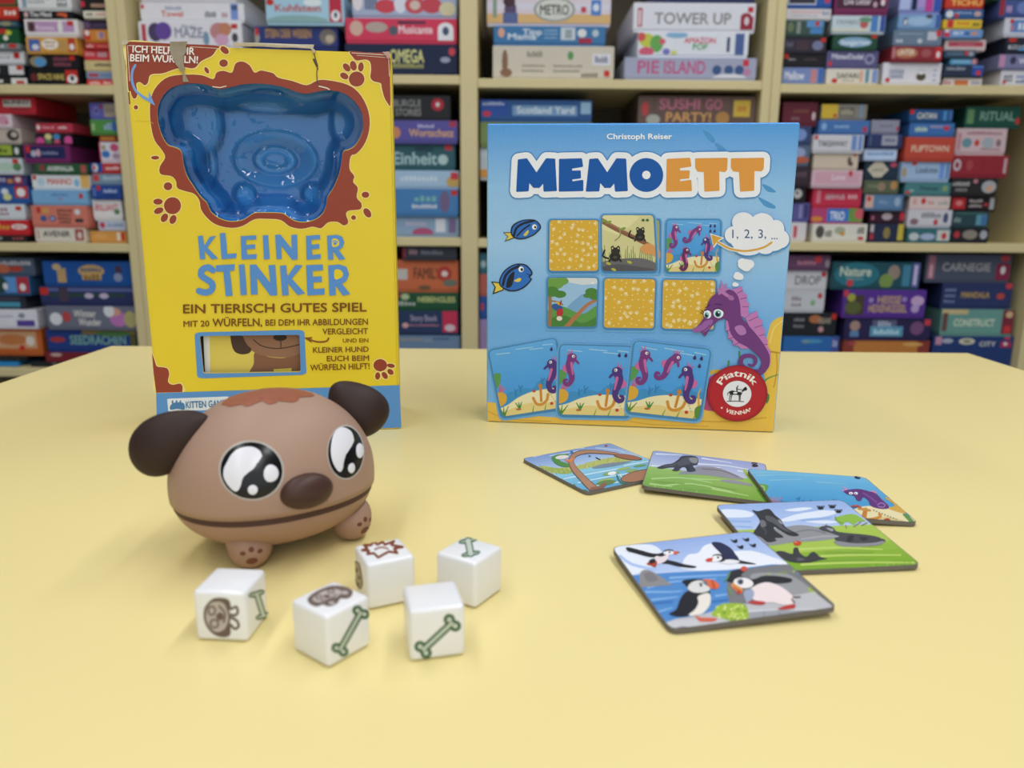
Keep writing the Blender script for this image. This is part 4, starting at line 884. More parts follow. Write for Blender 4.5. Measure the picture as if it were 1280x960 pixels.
# ------------------------------------------------------------------ yellow game box with the cut-out window
YX, YY, YA, YW, YH, YD = -0.2494, 0.5272, 0.1329, 0.1686, 0.2587, 0.066
O, UX, UD = frame(YX, YY, YA)
UZ = Vector((0, 0, 1))
FN = -UD
YMX = Matrix(((UX.x, UD.x, 0, O.x), (UX.y, UD.y, 0, O.y), (0, 0, 1, O.z + 0.0004), (0, 0, 0, 1)))
YEL, BRN, BLU = 'e9cf28', '96422f', '5c95d6'
yb = root('game_box', O + UX * (YW / 2) + UD * (YD / 2), YA, 'tall yellow game box with torn top and dog-shaped window, standing behind the toy dog', 'game box')
yA = Art(O, UX, UZ, rough=0.4)
C1 = (140, 30, 3.368)
C2 = (160, 270, 3.368)
C3 = (150, 0, 5.333)
WIN = catmull([(300, 254), (345, 250), (400, 256), (445, 274), (490, 268), (560, 253), (640, 252), (720, 265), (790, 290), (830, 292), (870, 283), (920, 279), (970, 290), (1010, 315), (1045, 360),
               (1058, 410), (1053, 460), (1028, 508), (998, 530), (975, 537), (968, 570), (962, 610), (950, 650), (930, 695), (907, 730), (902, 765), (888, 797), (860, 822), (815, 835), (770, 830), (735, 808),
               (712, 797), (650, 795), (600, 797), (575, 812), (545, 828), (495, 832), (450, 818), (415, 790), (400, 755), (372, 727), (340, 680), (315, 640), (300, 590), (292, 540), (270, 522), (235, 510),
               (210, 470), (195, 420), (190, 370), (200, 330), (225, 290), (260, 265)], True, 3)
WIN2 = rrect([(302, 505), (722, 500), (727, 657), (318, 663)], 0.04)
yA.crop(*C1); win = [yA.to2(p) for p in WIN]
yA.crop(*C2); win2 = [yA.to2(p) for p in WIN2]
E_ = 0.0012
# front panel with two die-cut holes
b = MB()
outer = [(E_, 0), (YW - E_, 0), (YW - E_, YH), (E_, YH)]
loops = [outer, win, win2]
flat = [p for l in loops for p in l]
tr = tessellate_polygon([[Vector((p[0] * 1000, p[1] * 1000, 0)) for p in l] for l in loops])
ym = M(YEL, 0.42, 0.025, 30, bump=0.08)
P3 = lambda p, d=0.0: O + UX * p[0] + UZ * (p[1] + 0.0004) + UD * d
fs = []
for f in tr:
    q = [flat[i] for i in f]
    ar = sum(q[i - 1][0] * q[i][1] - q[i][0] * q[i - 1][1] for i in range(3))
    fs.append(list(f) if ar > 0 else list(f)[::-1])
b.add([P3(p) for p in flat], fs, ym)
wallm = M('c9b98a', 0.7)
for l in loops:
    n = len(l)
    vs = [P3(p) for p in l] + [P3(p, 0.0011) for p in l]
    b.add(vs, [[i, (i + 1) % n, n + (i + 1) % n, n + i] for i in range(n)], ym if l is outer else wallm)
b.build('front_panel', yb, 'yellow front panel with cut-out windows')
# carton: sides, back, floor, lid
b = MB()
sm = M(YEL, 0.45, 0.03, 30)
brm = M(BRN, 0.45, 0.04, 30)
b.box((0, 0.0012, 0.0), (0.0011, YD, YH * 0.86), sm, YMX)
b.box((0, 0.0012, YH * 0.86), (0.0011, YD, YH), brm, YMX)
b.box((YW - 0.0011, 0.0012, 0.0), (YW, YD, YH), sm, YMX)
b.box((0.0012, YD - 0.0011, 0.0), (YW - 0.0012, YD, YH), sm, YMX)
b.box((0.0012, 0.0013, 0.0), (YW - 0.0012, YD - 0.0012, 0.0011), sm, YMX)
b.box((0.0012, 0.0013, YH - 0.0012), (YW - 0.0012, YD - 0.0012, YH - 0.0002), brm, YMX)
b.build('carton', yb)

# the printed front
yA.crop(*C1)
RINGO = catmull([(320, 213), (240, 222), (190, 260), (165, 310), (160, 370), (165, 430), (180, 490), (210, 530), (224, 562), (202, 600), (205, 632), (250, 640), (270, 662), (275, 690), (310, 704), (345, 714),
                 (368, 742), (375, 780), (400, 815), (440, 845), (500, 858), (550, 850), (600, 822), (650, 820), (710, 825), (750, 853), (800, 862), (845, 853), (880, 860), (910, 835), (950, 833), (975, 848),
                 (995, 835), (985, 800), (1000, 785), (1045, 780), (1050, 755), (1030, 730), (1035, 690), (1015, 665), (1020, 640), (1000, 610), (1005, 557), (1030, 545), (1060, 510), (1080, 460), (1085, 400),
                 (1070, 340), (1035, 285), (990, 255), (930, 240), (870, 236), (820, 258), (760, 240), (700, 226), (680, 208), (650, 200), (625, 196), (600, 205), (580, 175), (550, 158), (520, 167), (505, 205),
                 (470, 197), (440, 205), (427, 232), (380, 216)], True, 3)
yA.stroke(RINGO, 7, 'f3e08e', closed=True, capn=6)
yA.poly(RINGO, BRN, holes=[WIN])
for e in ((470, 165, 18, 16, 0), (474, 110, 21, 13, 40), (399, 195, 8, 15, -30), (101, 351, 9, 9, 0), (182, 563, 17, 8, 0), (236, 683, 18, 17, 0), (1067, 719, 16, 13, 0), (1075, 795, 14, 22, -35), (1017, 815, 10, 10, 0)):
    yA.ell(e[0], e[1], e[2] + 4, e[3] + 4, 'f3e08e', e[4], up=False)
yA.up()
for e in ((470, 165, 18, 16, 0), (474, 110, 21, 13, 40), (399, 195, 8, 15, -30), (101, 351, 9, 9, 0), (182, 563, 17, 8, 0), (236, 683, 18, 17, 0), (1067, 719, 16, 13, 0), (1075, 795, 14, 22, -35), (1017, 815, 10, 10, 0)):
    yA.ell(*e[:4], BRN, e[4], up=False)
yA.up()


def bpaw(pad, toes):
    for c, g in (('f3e08e', 4), (BRN, 0)):
        yA.ell(pad[0], pad[1], pad[2] + g, pad[3] + g, c, up=False)
        for x, y, rx, ry, r in toes:
            yA.ell(x, y, rx + g, ry + g, c, r, 14, up=False)
        yA.up()


bpaw((1030, 232, 33, 32), [(978, 219, 19, 13, 30), (988, 183, 20, 13, 50), (1016, 176, 14, 21, -15), (1048, 181, 12, 20, 5)])
bpaw((255, 765, 36, 36), [(194, 748, 20, 13, 0), (197, 786, 21, 13, -20), (221, 816, 14, 20, 30), (257, 823, 14, 20, 25)])
yA.blob([(62, 74), (250, 84), (446, 92), (443, 112), (425, 138), (395, 152), (375, 165), (357, 187), (335, 192), (300, 187), (260, 197), (215, 213), (168, 218), (157, 248), (140, 264), (120, 250), (107, 256), (112, 290),
         (105, 314), (90, 318), (80, 300), (75, 285), (66, 280), (60, 180)], 'f3e08e')
yA.poly(catmull([(60, 88), (64, 74), (250, 83), (440, 91), (438, 110), (421, 134), (392, 148), (371, 161), (353, 182), (333, 187), (300, 182), (260, 192), (214, 208), (163, 214), (152, 246), (138, 258), (118, 245), (103, 253),
                 (108, 290), (102, 311), (91, 314), (83, 300), (78, 283), (69, 275), (64, 180)], True, 4), BRN)
yA.blob([(1000, 115), (1085, 122), (1166, 130), (1170, 230), (1173, 345), (1158, 338), (1142, 310), (1131, 272), (1126, 254), (1098, 245), (1083, 226), (1086, 190), (1081, 164), (1063, 154), (1030, 158), (1010, 142)], 'f3e08e')
yA.blob([(1004, 115), (1085, 121), (1166, 130), (1170, 230), (1172, 340), (1160, 333), (1146, 308), (1136, 270), (1131, 250), (1101, 241), (1088, 224), (1091, 190), (1086, 160), (1066, 150), (1031, 154), (1014, 140)], BRN)
yA.stroke([(98, 174), (86, 200), (85, 240), (100, 280), (130, 305), (158, 322)], 10, '78a7e2', sm=4)
yA.poly([(120, 308), (182, 344), (156, 285), (154, 312)], '78a7e2')
yA.crop(*C2)
yA.blob([(100, 570), (114, 600), (125, 628), (150, 632), (170, 640), (178, 665), (173, 695), (190, 706), (220, 700), (235, 715), (233, 741), (118, 744), (108, 660)], 'f3e08e')
yA.poly(catmull([(101, 576), (111, 602), (122, 632), (148, 636), (167, 643), (174, 665), (169, 697), (188, 710), (218, 705), (230, 718), (229, 741)], False, 4) + [(119, 744), (108, 660)], BRN)
bpaw((1062, 628, 29, 26), [(1107, 630, 17, 9, 10), (1105, 656, 15, 11, 40), (1081, 671, 11, 17, -35), (1051, 673, 11, 16, 5)])
yA.poly([(119, 745), (1143, 712), (1151, 890), (122, 930)], BLU)
yA.poly(rrect([(280, 490), (742, 479), (752, 668), (292, 684)], 0.07), BLU, holes=[WIN2])
yA.stroke([(845, 514), (835, 527), (800, 530), (770, 522)], 7, '8a5220', sm=4)
yA.poly([(740, 512), (778, 509), (768, 520), (775, 535)], '8a5220')
yA.poly(rrect([(165, 769), (424, 759), (424, 812), (170, 824)], 0.06), 'e4ebf4')
yA.blob([(180, 815), (178, 800), (190, 788), (205, 784), (232, 786), (240, 800), (236, 815), (210, 812)], '4b80b4')
for x in (188, 205, 221):
    yA.ell(x, 783, 4, 8, '4b80b4')
yA.crop(*C1)
for (x0, y0, x1, y1, wd) in ((70, 91, 250, 97, 2.5), (330, 96, 445, 103, 2), (1010, 122, 1160, 131, 3), (1030, 132, 1150, 141, 2), (1164, 125, 1168, 220, 2.5), (66, 90, 75, 240, 2.5)):
    yA.stroke([(x0, y0), (x1, y1)], wd, 'e9d8c8')
yA.stroke([(845, 108), (858, 150), (866, 175), (862, 205), (864, 248), (885, 268)], 4, '5c4a34')
yA.stroke([(850, 150), (862, 178), (868, 192)], 9, '54422e', w1=3)
yA.stroke([(872, 262), (905, 270), (915, 276)], 5, 'eadcc8')
yA.stroke([(425, 264), (455, 268), (480, 262)], 4, 'eadcc8')
yA.stroke([(100, 408), (160, 410), (175, 420)], 1.6, 'd8c02c')
yA.build('front_artwork', yb)

A = Art(O, UX, UZ, z0=6e-4, rough=0.42).crop(*C2)
TB = '5a93d8'
for pl in ([(295, 85), (316, 82), (321, 126), (345, 88), (371, 83), (334, 132), (380, 178), (354, 183), (322, 146), (326, 181), (304, 183)],
           [(387, 73), (411, 71), (418, 160), (458, 157), (455, 177), (395, 182)],
           [(475, 85), (540, 81), (541, 98), (497, 101), (498, 122), (535, 119), (536, 137), (500, 140), (502, 163), (542, 160), (541, 180), (479, 183)],
           [(568, 82), (590, 80), (597, 180), (573, 183)],
           [(620, 80), (642, 78), (690, 138), (688, 80), (712, 78), (715, 182), (692, 185), (645, 124), (648, 180), (626, 182)],
           [(750, 84), (808, 79), (810, 97), (772, 100), (773, 121), (805, 118), (806, 137), (775, 140), (776, 164), (812, 160), (811, 180), (752, 184)],
           [(370, 208), (450, 203), (448, 228), (429, 231), (441, 335), (412, 337), (402, 233), (372, 234)],
           [(467, 205), (491, 203), (501, 331), (475, 333)],
           [(513, 205), (540, 204), (600, 283), (592, 208), (620, 205), (629, 333), (600, 335), (542, 257), (547, 329), (518, 331)],
           [(640, 210), (666, 207), (671, 255), (705, 206), (736, 208), (690, 264), (746, 325), (714, 333), (673, 282), (677, 332), (650, 335)],
           [(750, 207), (820, 204), (822, 228), (777, 231), (778, 256), (815, 253), (817, 277), (780, 279), (782, 308), (828, 304), (828, 330), (756, 334)]):
    A.poly(pl, TB, up=False)
A.poly([(838, 83), (882, 79), (902, 88), (911, 110), (904, 132), (887, 143), (916, 181), (890, 185), (863, 147), (865, 182), (843, 185)], TB, up=False)
A.poly([(843, 208), (890, 204), (920, 214), (931, 244), (921, 272), (901, 285), (936, 328), (905, 335), (873, 291), (876, 332), (848, 335)], TB, up=False)
A.stroke([(357, 228), (338, 216), (313, 226), (309, 250), (332, 267), (355, 285), (352, 312), (326, 322), (299, 315)], 26, TB, sm=4)
A.poly(catmull([(860, 97), (880, 96), (890, 110), (884, 126), (861, 129)], True, 3), YEL, up=False)
A.poly(catmull([(870, 228), (892, 226), (905, 240), (900, 258), (872, 266)], True, 3), YEL)
A.paw(872, 116, 7, TB, 10)
A.build('title_lettering', yb, 'blue hand-cut title lettering')

A = Art(O, UX, UZ, z0=6e-4, rough=0.45).crop(*C2)
TXB = '7c4f16'
A.text('EIN TIERISCH GUTES SPIEL', 234, 409, 1004, 401, 36, TXB, 0.016)
A.text('MIT 20', 235, 466, 343, 464, 24, TXB, 0.014)
A.text('WÜRFELN,', 357, 464, 565, 462, 31, TXB, 0.016)
A.text('BEI DEM IHR ABBILDUNGEN', 580, 461, 1010, 457, 25, TXB, 0.014)
A.text('VERGLEICHT', 820, 498, 1010, 496, 24, TXB, 0.014)
A.text('UND EIN', 905, 532, 1012, 531, 16, TXB, 0.014)
A.text('KLEINER HUND', 780, 575, 1013, 571, 22, TXB, 0.014)
A.text('EUCH BEIM', 838, 611, 1015, 608, 22, TXB, 0.014)
A.text('WÜRFELN HILFT!', 768, 650, 1017, 643, 24, TXB, 0.014)
A.text('KITTEN GAMES', 245, 808, 420, 801, 27, '4b80b4', 0.02)
A.crop(*C1)
A.text('ICH HELFE DIR', 88, 120, 348, 130, 29, 'f2ece8', 0.018)
A.text('BEIM WÜRFELN!', 78, 157, 362, 166, 29, 'f2ece8', 0.018)
A.build('slogan_lettering', yb, 'brown and white slogan lettering')

# the torn strip of raw cardboard, the ripped top edge
TORN = M('9c9280', 0.9, 0.2, 300, bump=0.6)
TORN2 = M('c9c0ac', 0.9, 0.15, 300, bump=0.6)


def slab(pts, d0, d1, mat, crop):
    """ragged piece of board lying on the panel, traced outline, d0..d1 in front of it"""
    b = MB()
    yA.crop(*crop)
    l = [yA.to2(p) for p in pts]
    n = len(l)
    tr = tessellate_polygon([[Vector((p[0] * 1000, p[1] * 1000, 0)) for p in l]])
    rr = random.Random(2)
    fr = [P3(p, -d1 - rr.uniform(0, .0006)) for p in l]
    bk = [P3(p, -d0) for p in l]
    b.add(fr, [list(f) for f in tr], mat)
    b.add(fr + bk, [[i, (i + 1) % n, n + (i + 1) % n, n + i] for i in range(n)], TORN2)
    return b


b = slab([(248, 80), (320, 78), (312, 100), (316, 118), (304, 138), (302, 165), (308, 190), (304, 205), (314, 225), (326, 248), (302, 247), (300, 225), (302, 208), (292, 205), (284, 190), (272, 176), (262, 150), (250, 132), (246, 110)], 0.0006, 0.0011, TORN, C1)
b.build('torn_cardboard', yb, 'grey torn cardboard strip')
b = slab([(510, 84), (600, 84), (700, 87), (780, 90), (852, 92), (848, 106), (860, 120), (850, 128), (838, 108), (760, 103), (700, 103), (640, 99), (560, 97), (516, 100)], 0.0006, 0.0016, TORN2, C1)
b.build('torn_cardboard', yb, 'ripped raw top edge')
b = slab([(44, 76), (62, 70), (72, 82), (62, 92), (48, 92)], -0.001, 0.0012, TORN2, C1)
b.build('torn_cardboard', yb, 'frayed top corner')
b = slab([(1138, 122), (1168, 120), (1172, 146), (1158, 150), (1152, 134)], 0.0005, 0.0009, M('c9a49c', 0.8, 0.2, 200, bump=0.5), C1)
b.build('torn_cardboard', yb, 'frayed right corner')

# inner tray seen through the window: blue card well plus clear vacuum-formed blister
wn = np.array(win)
x0, z0 = wn.min(0) - 0.004
x1, z1 = wn.max(0) + 0.004
NX, NZ = 150, 112
gx = np.linspace(x0, x1, NX)
gz = np.linspace(z0, z1, NZ)
GX, GZ = np.meshgrid(gx, gz)
Q = np.stack([GX, GZ], -1)[:, :, None, :]
a_ = wn[None, None]
b_ = np.roll(wn, -1, 0)[None, None]
ab = b_ - a_
tt = np.clip(((Q - a_) * ab).sum(-1) / ((ab ** 2).sum(-1) + 1e-12), 0, 1)
dist = np.sqrt((((a_ + ab * tt[..., None]) - Q) ** 2).sum(-1)).min(-1)
ax, ay, bx, by = a_[..., 0], a_[..., 1], b_[..., 0], b_[..., 1]
qx, qy = Q[..., 0], Q[..., 1]
cr = ((ay > qy) != (by > qy)) & (qx < (bx - ax) * (qy - ay) / (by - ay + 1e-12) + ax)
inside = cr.sum(-1) % 2 == 1
sd = np.where(inside, dist, -dist)
yA.crop(*C1)


def sstep(x):
    x = np.clip(x, 0, 1)
    return x * x * (3 - 2 * x)


def feat(cx, cy, rx, ry):
    c = yA.to2((cx, cy)); r = (yA.to2((cx + rx, cy))[0] - c[0], c[1] - yA.to2((cx, cy + ry))[1])
    return np.sqrt(((GX - c[0]) / r[0]) ** 2 + ((GZ - c[1]) / r[1]) ** 2)


BLUEIN = M('2387d0', 0.5, 0.03, 30)
dep1 = 0.0016 + 0.0195 * sstep((sd + 0.002) / 0.006)
b = MB()
b.grid([[P3((GX[i, j], GZ[i, j]), dep1[i, j]) for j in range(NX)] for i in range(NZ)], BLUEIN)
b.build('tray_insert', yb, 'blue dog-shaped tray')
d = 0.0016 + 0.002 * sstep((sd + 0.0015) / 0.003) + 0.0145 * sstep((sd - 0.004) / 0.009)
ear = np.maximum(1 - sstep((feat(300, 400, 150, 170) - 0.75) / 0.3), 1 - sstep((feat(1000, 410, 95, 140) - 0.75) / 0.3))
d -= 0.005 * ear
f1 = feat(672, 565, 190, 128)
d -= 0.006 * (1 - sstep((f1 - 0.9) / 0.12)) - 0.0075 * np.sqrt(np.clip(1 - f1 ** 2, 0, 1))
f2 = feat(668, 568, 98, 64)
d -= 0.0035 * (1 - sstep((f2 - 0.85) / 0.15)) * 1.0
f3 = feat(668, 568, 60, 36)
d += 0.003 * (1 - sstep((f3 - 0.75) / 0.25))
for c in ((535, 715), (832, 712)):
    f = feat(c[0], c[1], 52, 48)
    d -= 0.007 * np.sqrt(np.clip(1 - f ** 2, 0, 1))
d -= 0.0035 * (1 - sstep((feat(650, 300, 80, 28) - 0.7) / 0.3))
d -= 0.004 * (1 - sstep((feat(660, 345, 170, 22) - 0.7) / 0.3))
d += 0.0025 * (1 - sstep((feat(660, 745, 210, 18) - 0.5) / 0.5))
for s in (1, -1):
    d -= 0.003 * (1 - sstep((feat(660 - s * 262, 580, 22, 80) - 0.5) / 0.5))
d = np.clip(d, 0.0016, 0.0185)
fm = bpy.data.materials.new('clear_blister')
fm.use_nodes = True
nt = fm.node_tree
for n in list(nt.nodes):
    nt.nodes.remove(n)
out = nt.nodes.new('ShaderNodeOutputMaterial')
mixs = nt.nodes.new('ShaderNodeMixShader')
fr = nt.nodes.new('ShaderNodeFresnel'); fr.inputs[0].default_value = 1.5
tp = nt.nodes.new('ShaderNodeBsdfTransparent'); tp.inputs[0].default_value = (0.97, 0.985, 1.0, 1)
gl = nt.nodes.new('ShaderNodeBsdfGlossy'); gl.inputs['Roughness'].default_value = 0.03
nz = nt.nodes.new('ShaderNodeTexNoise'); nz.inputs['Scale'].default_value = 80
bp = nt.nodes.new('ShaderNodeBump'); bp.inputs['Strength'].default_value = 0.7; bp.inputs['Distance'].default_value = 0.002
tcn = nt.nodes.new('ShaderNodeTexCoord')
nt.links.new(tcn.outputs['Object'], nz.inputs['Vector'])
nt.links.new(nz.outputs['Fac'], bp.inputs['Height'])
nt.links.new(bp.outputs[0], gl.inputs['Normal'])
nt.links.new(fr.outputs[0], mixs.inputs[0])
nt.links.new(tp.outputs[0], mixs.inputs[1])
nt.links.new(gl.outputs[0], mixs.inputs[2])
nt.links.new(mixs.outputs[0], out.inputs[0])
b = MB()
b.grid([[P3((GX[i, j], GZ[i, j]), d[i, j]) for j in range(NX)] for i in range(NZ)], fm)
b.build('clear_blister', yb, 'clear plastic blister')

# picture card behind the small window
A = Art(O + UD * 0.0045, UX, UZ, rough=0.4).crop(*C2)
A.setclip([(296, 498), (730, 494), (735, 664), (310, 670)])
A.poly([(280, 480), (760, 480), (760, 690), (280, 690)], '2c2420')
A.poly([(316, 480), (345, 480), (348, 690), (326, 690)], 'e6e6e4')
A.poly([(343, 480), (760, 480), (760, 690), (346, 690)], 'e2cd62')
A.blob([(535, 575), (590, 592), (650, 598), (700, 585), (728, 570), (760, 560), (760, 680), (525, 680), (530, 620)], '8a6048')
A.blob([(478, 490), (490, 530), (530, 573), (585, 590), (650, 596), (700, 588), (760, 560), (760, 480), (600, 470)], '97705a')
A.blob([(434, 490), (434, 530), (447, 568), (475, 582), (508, 578), (520, 560), (500, 540), (480, 500), (470, 486)], '4a342c')
A.ell(640, 511, 29, 15, '33221c')
A.stroke([(643, 520), (644, 553)], 4, '3c2a22')
A.stroke([(528, 520), (560, 545), (610, 557), (660, 555), (726, 540)], 4, '3c2a22', sm=4)
A.poly([(613, 645), (688, 640), (691, 680), (613, 680)], 'd8c84c')
A.build('picture_card', yb, 'yellow picture card behind the small window')

# ------------------------------------------------------------------ blue memory game box
MX_, MY_, MA_, MW, MH, MD = -0.0192, 0.5717, -0.1112, 0.2135, 0.217, 0.055
O2, VX, VD = frame(MX_, MY_, MA_)
MMX = Matrix(((VX.x, VD.x, 0, O2.x), (VX.y, VD.y, 0, O2.y), (0, 0, 1, O2.z + 0.0004), (0, 0, 0, 1)))
mb_ = root('game_box', O2 + VX * (MW / 2) + VD * (MD / 2), MA_, 'square light-blue memory game box with seahorse cover, standing upright behind the cards', 'game box')


def gradient(stops, H, rough=0.42, linen=0.35):
    m = bpy.data.materials.new('printed_gradient')
    m.use_nodes = True
    nt = m.node_tree
    bs = nt.nodes['Principled BSDF']
    bs.inputs['Roughness'].default_value = rough
    bs.inputs['Specular IOR Level'].default_value = 0.3
    tc = nt.nodes.new('ShaderNodeTexCoord')
    sp = nt.nodes.new('ShaderNodeSeparateXYZ')
    dv = nt.nodes.new('ShaderNodeMath'); dv.operation = 'DIVIDE'; dv.inputs[1].default_value = H
    cr = nt.nodes.new('ShaderNodeValToRGB')
    nt.links.new(tc.outputs['Object'], sp.inputs[0])
    nt.links.new(sp.outputs['Z'], dv.inputs[0])
    nt.links.new(dv.outputs[0], cr.inputs[0])
    while len(cr.color_ramp.elements) < len(stops):
        cr.color_ramp.elements.new(0.5)
    for e, (p, c) in zip(cr.color_ramp.elements, stops):
        e.position = p
        e.color = (*lin(c), 1)
    nt.links.new(cr.outputs[0], bs.inputs['Base Color'])
    ad = nt.nodes.new('ShaderNodeMath'); ad.operation = 'ADD'
    for dr in ('X', 'Z'):
        wv = nt.nodes.new('ShaderNodeTexWave'); wv.bands_direction = dr
        wv.inputs['Scale'].default_value = 330; wv.inputs['Distortion'].default_value = 2
        nt.links.new(tc.outputs['Object'], wv.inputs['Vector'])
        nt.links.new(wv.outputs['Fac'], ad.inputs[0 if dr == 'X' else 1])
    bp = nt.nodes.new('ShaderNodeBump'); bp.inputs['Strength'].default_value = linen; bp.inputs['Distance'].default_value = 0.0003
    nt.links.new(ad.outputs[0], bp.inputs['Height'])
    nt.links.new(bp.outputs[0], bs.inputs['Normal'])
    return m


gm = gradient([(0.0, '7cb6ee'), (0.35, '70b0ec'), (0.62, 'a0cdf6'), (0.8, '94c6f4'), (1.0, '54a0ea')], MH)
b = MB(); b.box((0, 0, 0), (MW, MD * .78, MH), gm, MMX, bev=0.001); b.build('lid', mb_)
b = MB(); b.box((0.0012, MD * .78 + 0.0002, 0.0012), (MW - 0.0012, MD, MH - 0.0012), M('d8d8d4', 0.6), MMX, bev=0.0008); b.build('base', mb_)

D1 = (590, 140, 3.0476)
D2 = (590, 330, 3.0476)
FC = [(MW * .003, MH * .003), (MW * .997, MH * .003), (MW * .997, MH * .997), (MW * .003, MH * .997)]
A = Art(O2, VX, UZ, rough=0.42)
A.fn = lambda p: p
A.setclip(FC)
clipface = A.clip
# seabed, rocks, weed, light bubbles and leaf shadows
A.crop(*D1)
for pl in ([(880, 70), (905, 80), (925, 105), (918, 118), (895, 100)], [(925, 118), (945, 125), (968, 145), (940, 148)], [(1105, 275), (1135, 285), (1158, 305), (1125, 302)], [(1090, 325), (1125, 340), (1155, 358), (1150, 368), (1115, 358)]):
    A.blob(pl, '4f97d4')
A.stroke(ring(918, 370, 18, 20), 2, 'a8d2f0', closed=True)
A.crop(*D2)
A.poly(catmull([(48, 526), (90, 530), (160, 560), (260, 580), (400, 585), (560, 585), (700, 580), (870, 548), (960, 545), (1080, 520), (1130, 480), (1180, 470)], False, 5) + [(1200, 660), (40, 620)], 'e4bc52')
A.poly(catmull([(1118, 300), (1128, 262), (1140, 225), (1165, 205), (1200, 196)], False, 5) + [(1200, 660), (1100, 600), (1120, 470), (1110, 400)], 'e6c04e')
A.stroke([(1125, 332), (1180, 340)], 7, 'c0942c'); A.stroke([(1160, 340), (1162, 400), (1150, 470)], 4, 'c0942c', sm=3)
A.stroke([(1135, 300), (1150, 245), (1185, 215)], 4, 'f2d67a', sm=3)
A.blob([(868, 548), (876, 500), (890, 450), (915, 425), (950, 420), (950, 550)], 'b84a78')
A.stroke([(890, 440), (905, 415), (940, 408)], 14, 'd8b040', sm=3)
A.stroke([(700, 590), (850, 598), (980, 600), (1120, 585)], 5, 'd0a23c', sm=4)
A.stroke([(60, 560), (140, 590), (300, 600)], 4, 'cfa240', sm=4)
A.stroke([(600, 600), (700, 612), (900, 618)], 3, 'cfa240', sm=4)
for pl in ([(1018, 335), (1022, 400)], [(978, 370), (975, 395)]):
    A.stroke(pl, 8, '4f8f50', w1=4)
A.stroke([(1090, 480), (1120, 440), (1168, 420)], 9, '5f9a4a', sm=4, w1=3)
A.blob([(1108, 485), (1130, 495), (1132, 515), (1122, 532), (1118, 515)], '4f8a40')
A.build('cover_artwork', mb_)

# title
A = Art(O2, VX, UZ, z0=3.5e-4, rough=0.42).crop(*D1)
LET = [([(178, 184), (208, 180), (246, 236), (284, 180), (314, 181), (320, 298), (276, 300), (274, 264), (256, 286), (236, 286), (216, 262), (213, 299), (172, 301)], 0),
       ([(335, 182), (416, 180), (420, 206), (378, 213), (378, 227), (411, 226), (412, 250), (378, 254), (380, 268), (421, 262), (421, 298), (334, 300)], 0),
       ([(450, 182), (478, 180), (515, 236), (552, 180), (584, 181), (590, 298), (548, 300), (544, 264), (526, 286), (506, 286), (486, 262), (482, 299), (437, 300)], 0),
       (ring(664, 240, 61, 61, 0, 32), 0),
       ([(745, 182), (828, 178), (832, 205), (788, 211), (790, 227), (826, 226), (824, 250), (788, 253), (790, 268), (832, 262), (834, 298), (742, 300)], 1),
       ([(853, 180), (970, 178), (968, 219), (962, 226), (938, 222), (939, 297), (888, 300), (886, 226), (861, 224), (853, 212)], 1),
       ([(989, 180), (1109, 178), (1107, 216), (1100, 223), (1072, 221), (1071, 297), (1024, 300), (1020, 226), (996, 223), (989, 212)], 1)]
for pl, k in LET:
    A.stroke(pl, 62, '3f86cc', closed=True, capn=14, up=False)
A.up()
for pl, k in LET:
    A.stroke(pl, 54, 'eef2fa', closed=True, capn=14, up=False)
    A.poly(pl, 'eef2fa', up=False)
A.up()
for pl, k in LET:
    A.stroke(pl, 7, ('0a58ae', 'e29c42')[k], closed=True, capn=8, up=False)
    A.poly(pl, ('0a58ae', 'e29c42')[k], up=False)
A.up()
A.ell(664, 240, 16, 16, 'eef2fa')
A.build('title_lettering', mb_, 'navy and orange title lettering')
A = Art(O2, VX, UZ, z0=3e-4, rough=0.42).crop(*D1)
A.text('Christoph Reiser', 514, 103, 761, 103, 20, 'f4f8fc', 0.02)
A.build('author_lettering', mb_, 'white author lettering')


def seahorse(A, cx, cy, s, f=1, col='6b2f74', pink='c96aa6', lean=0.0):
    """small printed seahorse; s = half height, f = facing"""
    T = lambda x, y: (cx + f * (x * cos(lean) - y * sin(lean)) * s, cy + (x * sin(lean) + y * cos(lean)) * s)
    A.blob([T(-.30, -.30), T(-.52, -.15), T(-.5, .05), T(-.28, .15)], pink)
    for p in ((-.18, -1.05), (.0, -1.12), (-.32, -.9)):
        A.stroke([T(-.05, -.75), T(*p)], s * .09, pink, w1=s * .04)
    A.stroke([T(-.02, -.62), T(-.14, -.3), T(-.12, .0), T(-.02, .3), T(-.02, .58), T(-.18, .8), T(-.38, .78), T(-.42, .6), T(-.28, .56)], s * .46, col, sm=4, w1=s * .13)
    A.stroke([T(-.02, -.35), T(.0, -.05), T(.05, .25)], s * .16, pink, sm=3, w1=s * .08)
    A.ell(*T(.0, -.68), s * .27, s * .23, col)
    A.stroke([T(.1, -.62), T(.3, -.42), T(.36, -.34)], s * .15, col, w1=s * .11)
    A.ell(*T(.08, -.74), s * .08, s * .08, 'f2f2f4')
    A.ell(*T(.1, -.73), s * .035, s * .04, '222222')


def bil(q):
    return lambda u, v: tuple((q[0][i] * (1 - u) + q[1][i] * u) * (1 - v) + (q[3][i] * (1 - u) + q[2][i] * u) * v for i in (0, 1))


def drop(A, x, y, r):
    A.ell(x, y + r * .3, r * .8, r * .8, '3c2c68', n=12)
    A.poly([(x - r * .7, y), (x + r * .2, y - r * 1.2), (x + r * .7, y)], '3c2c68')


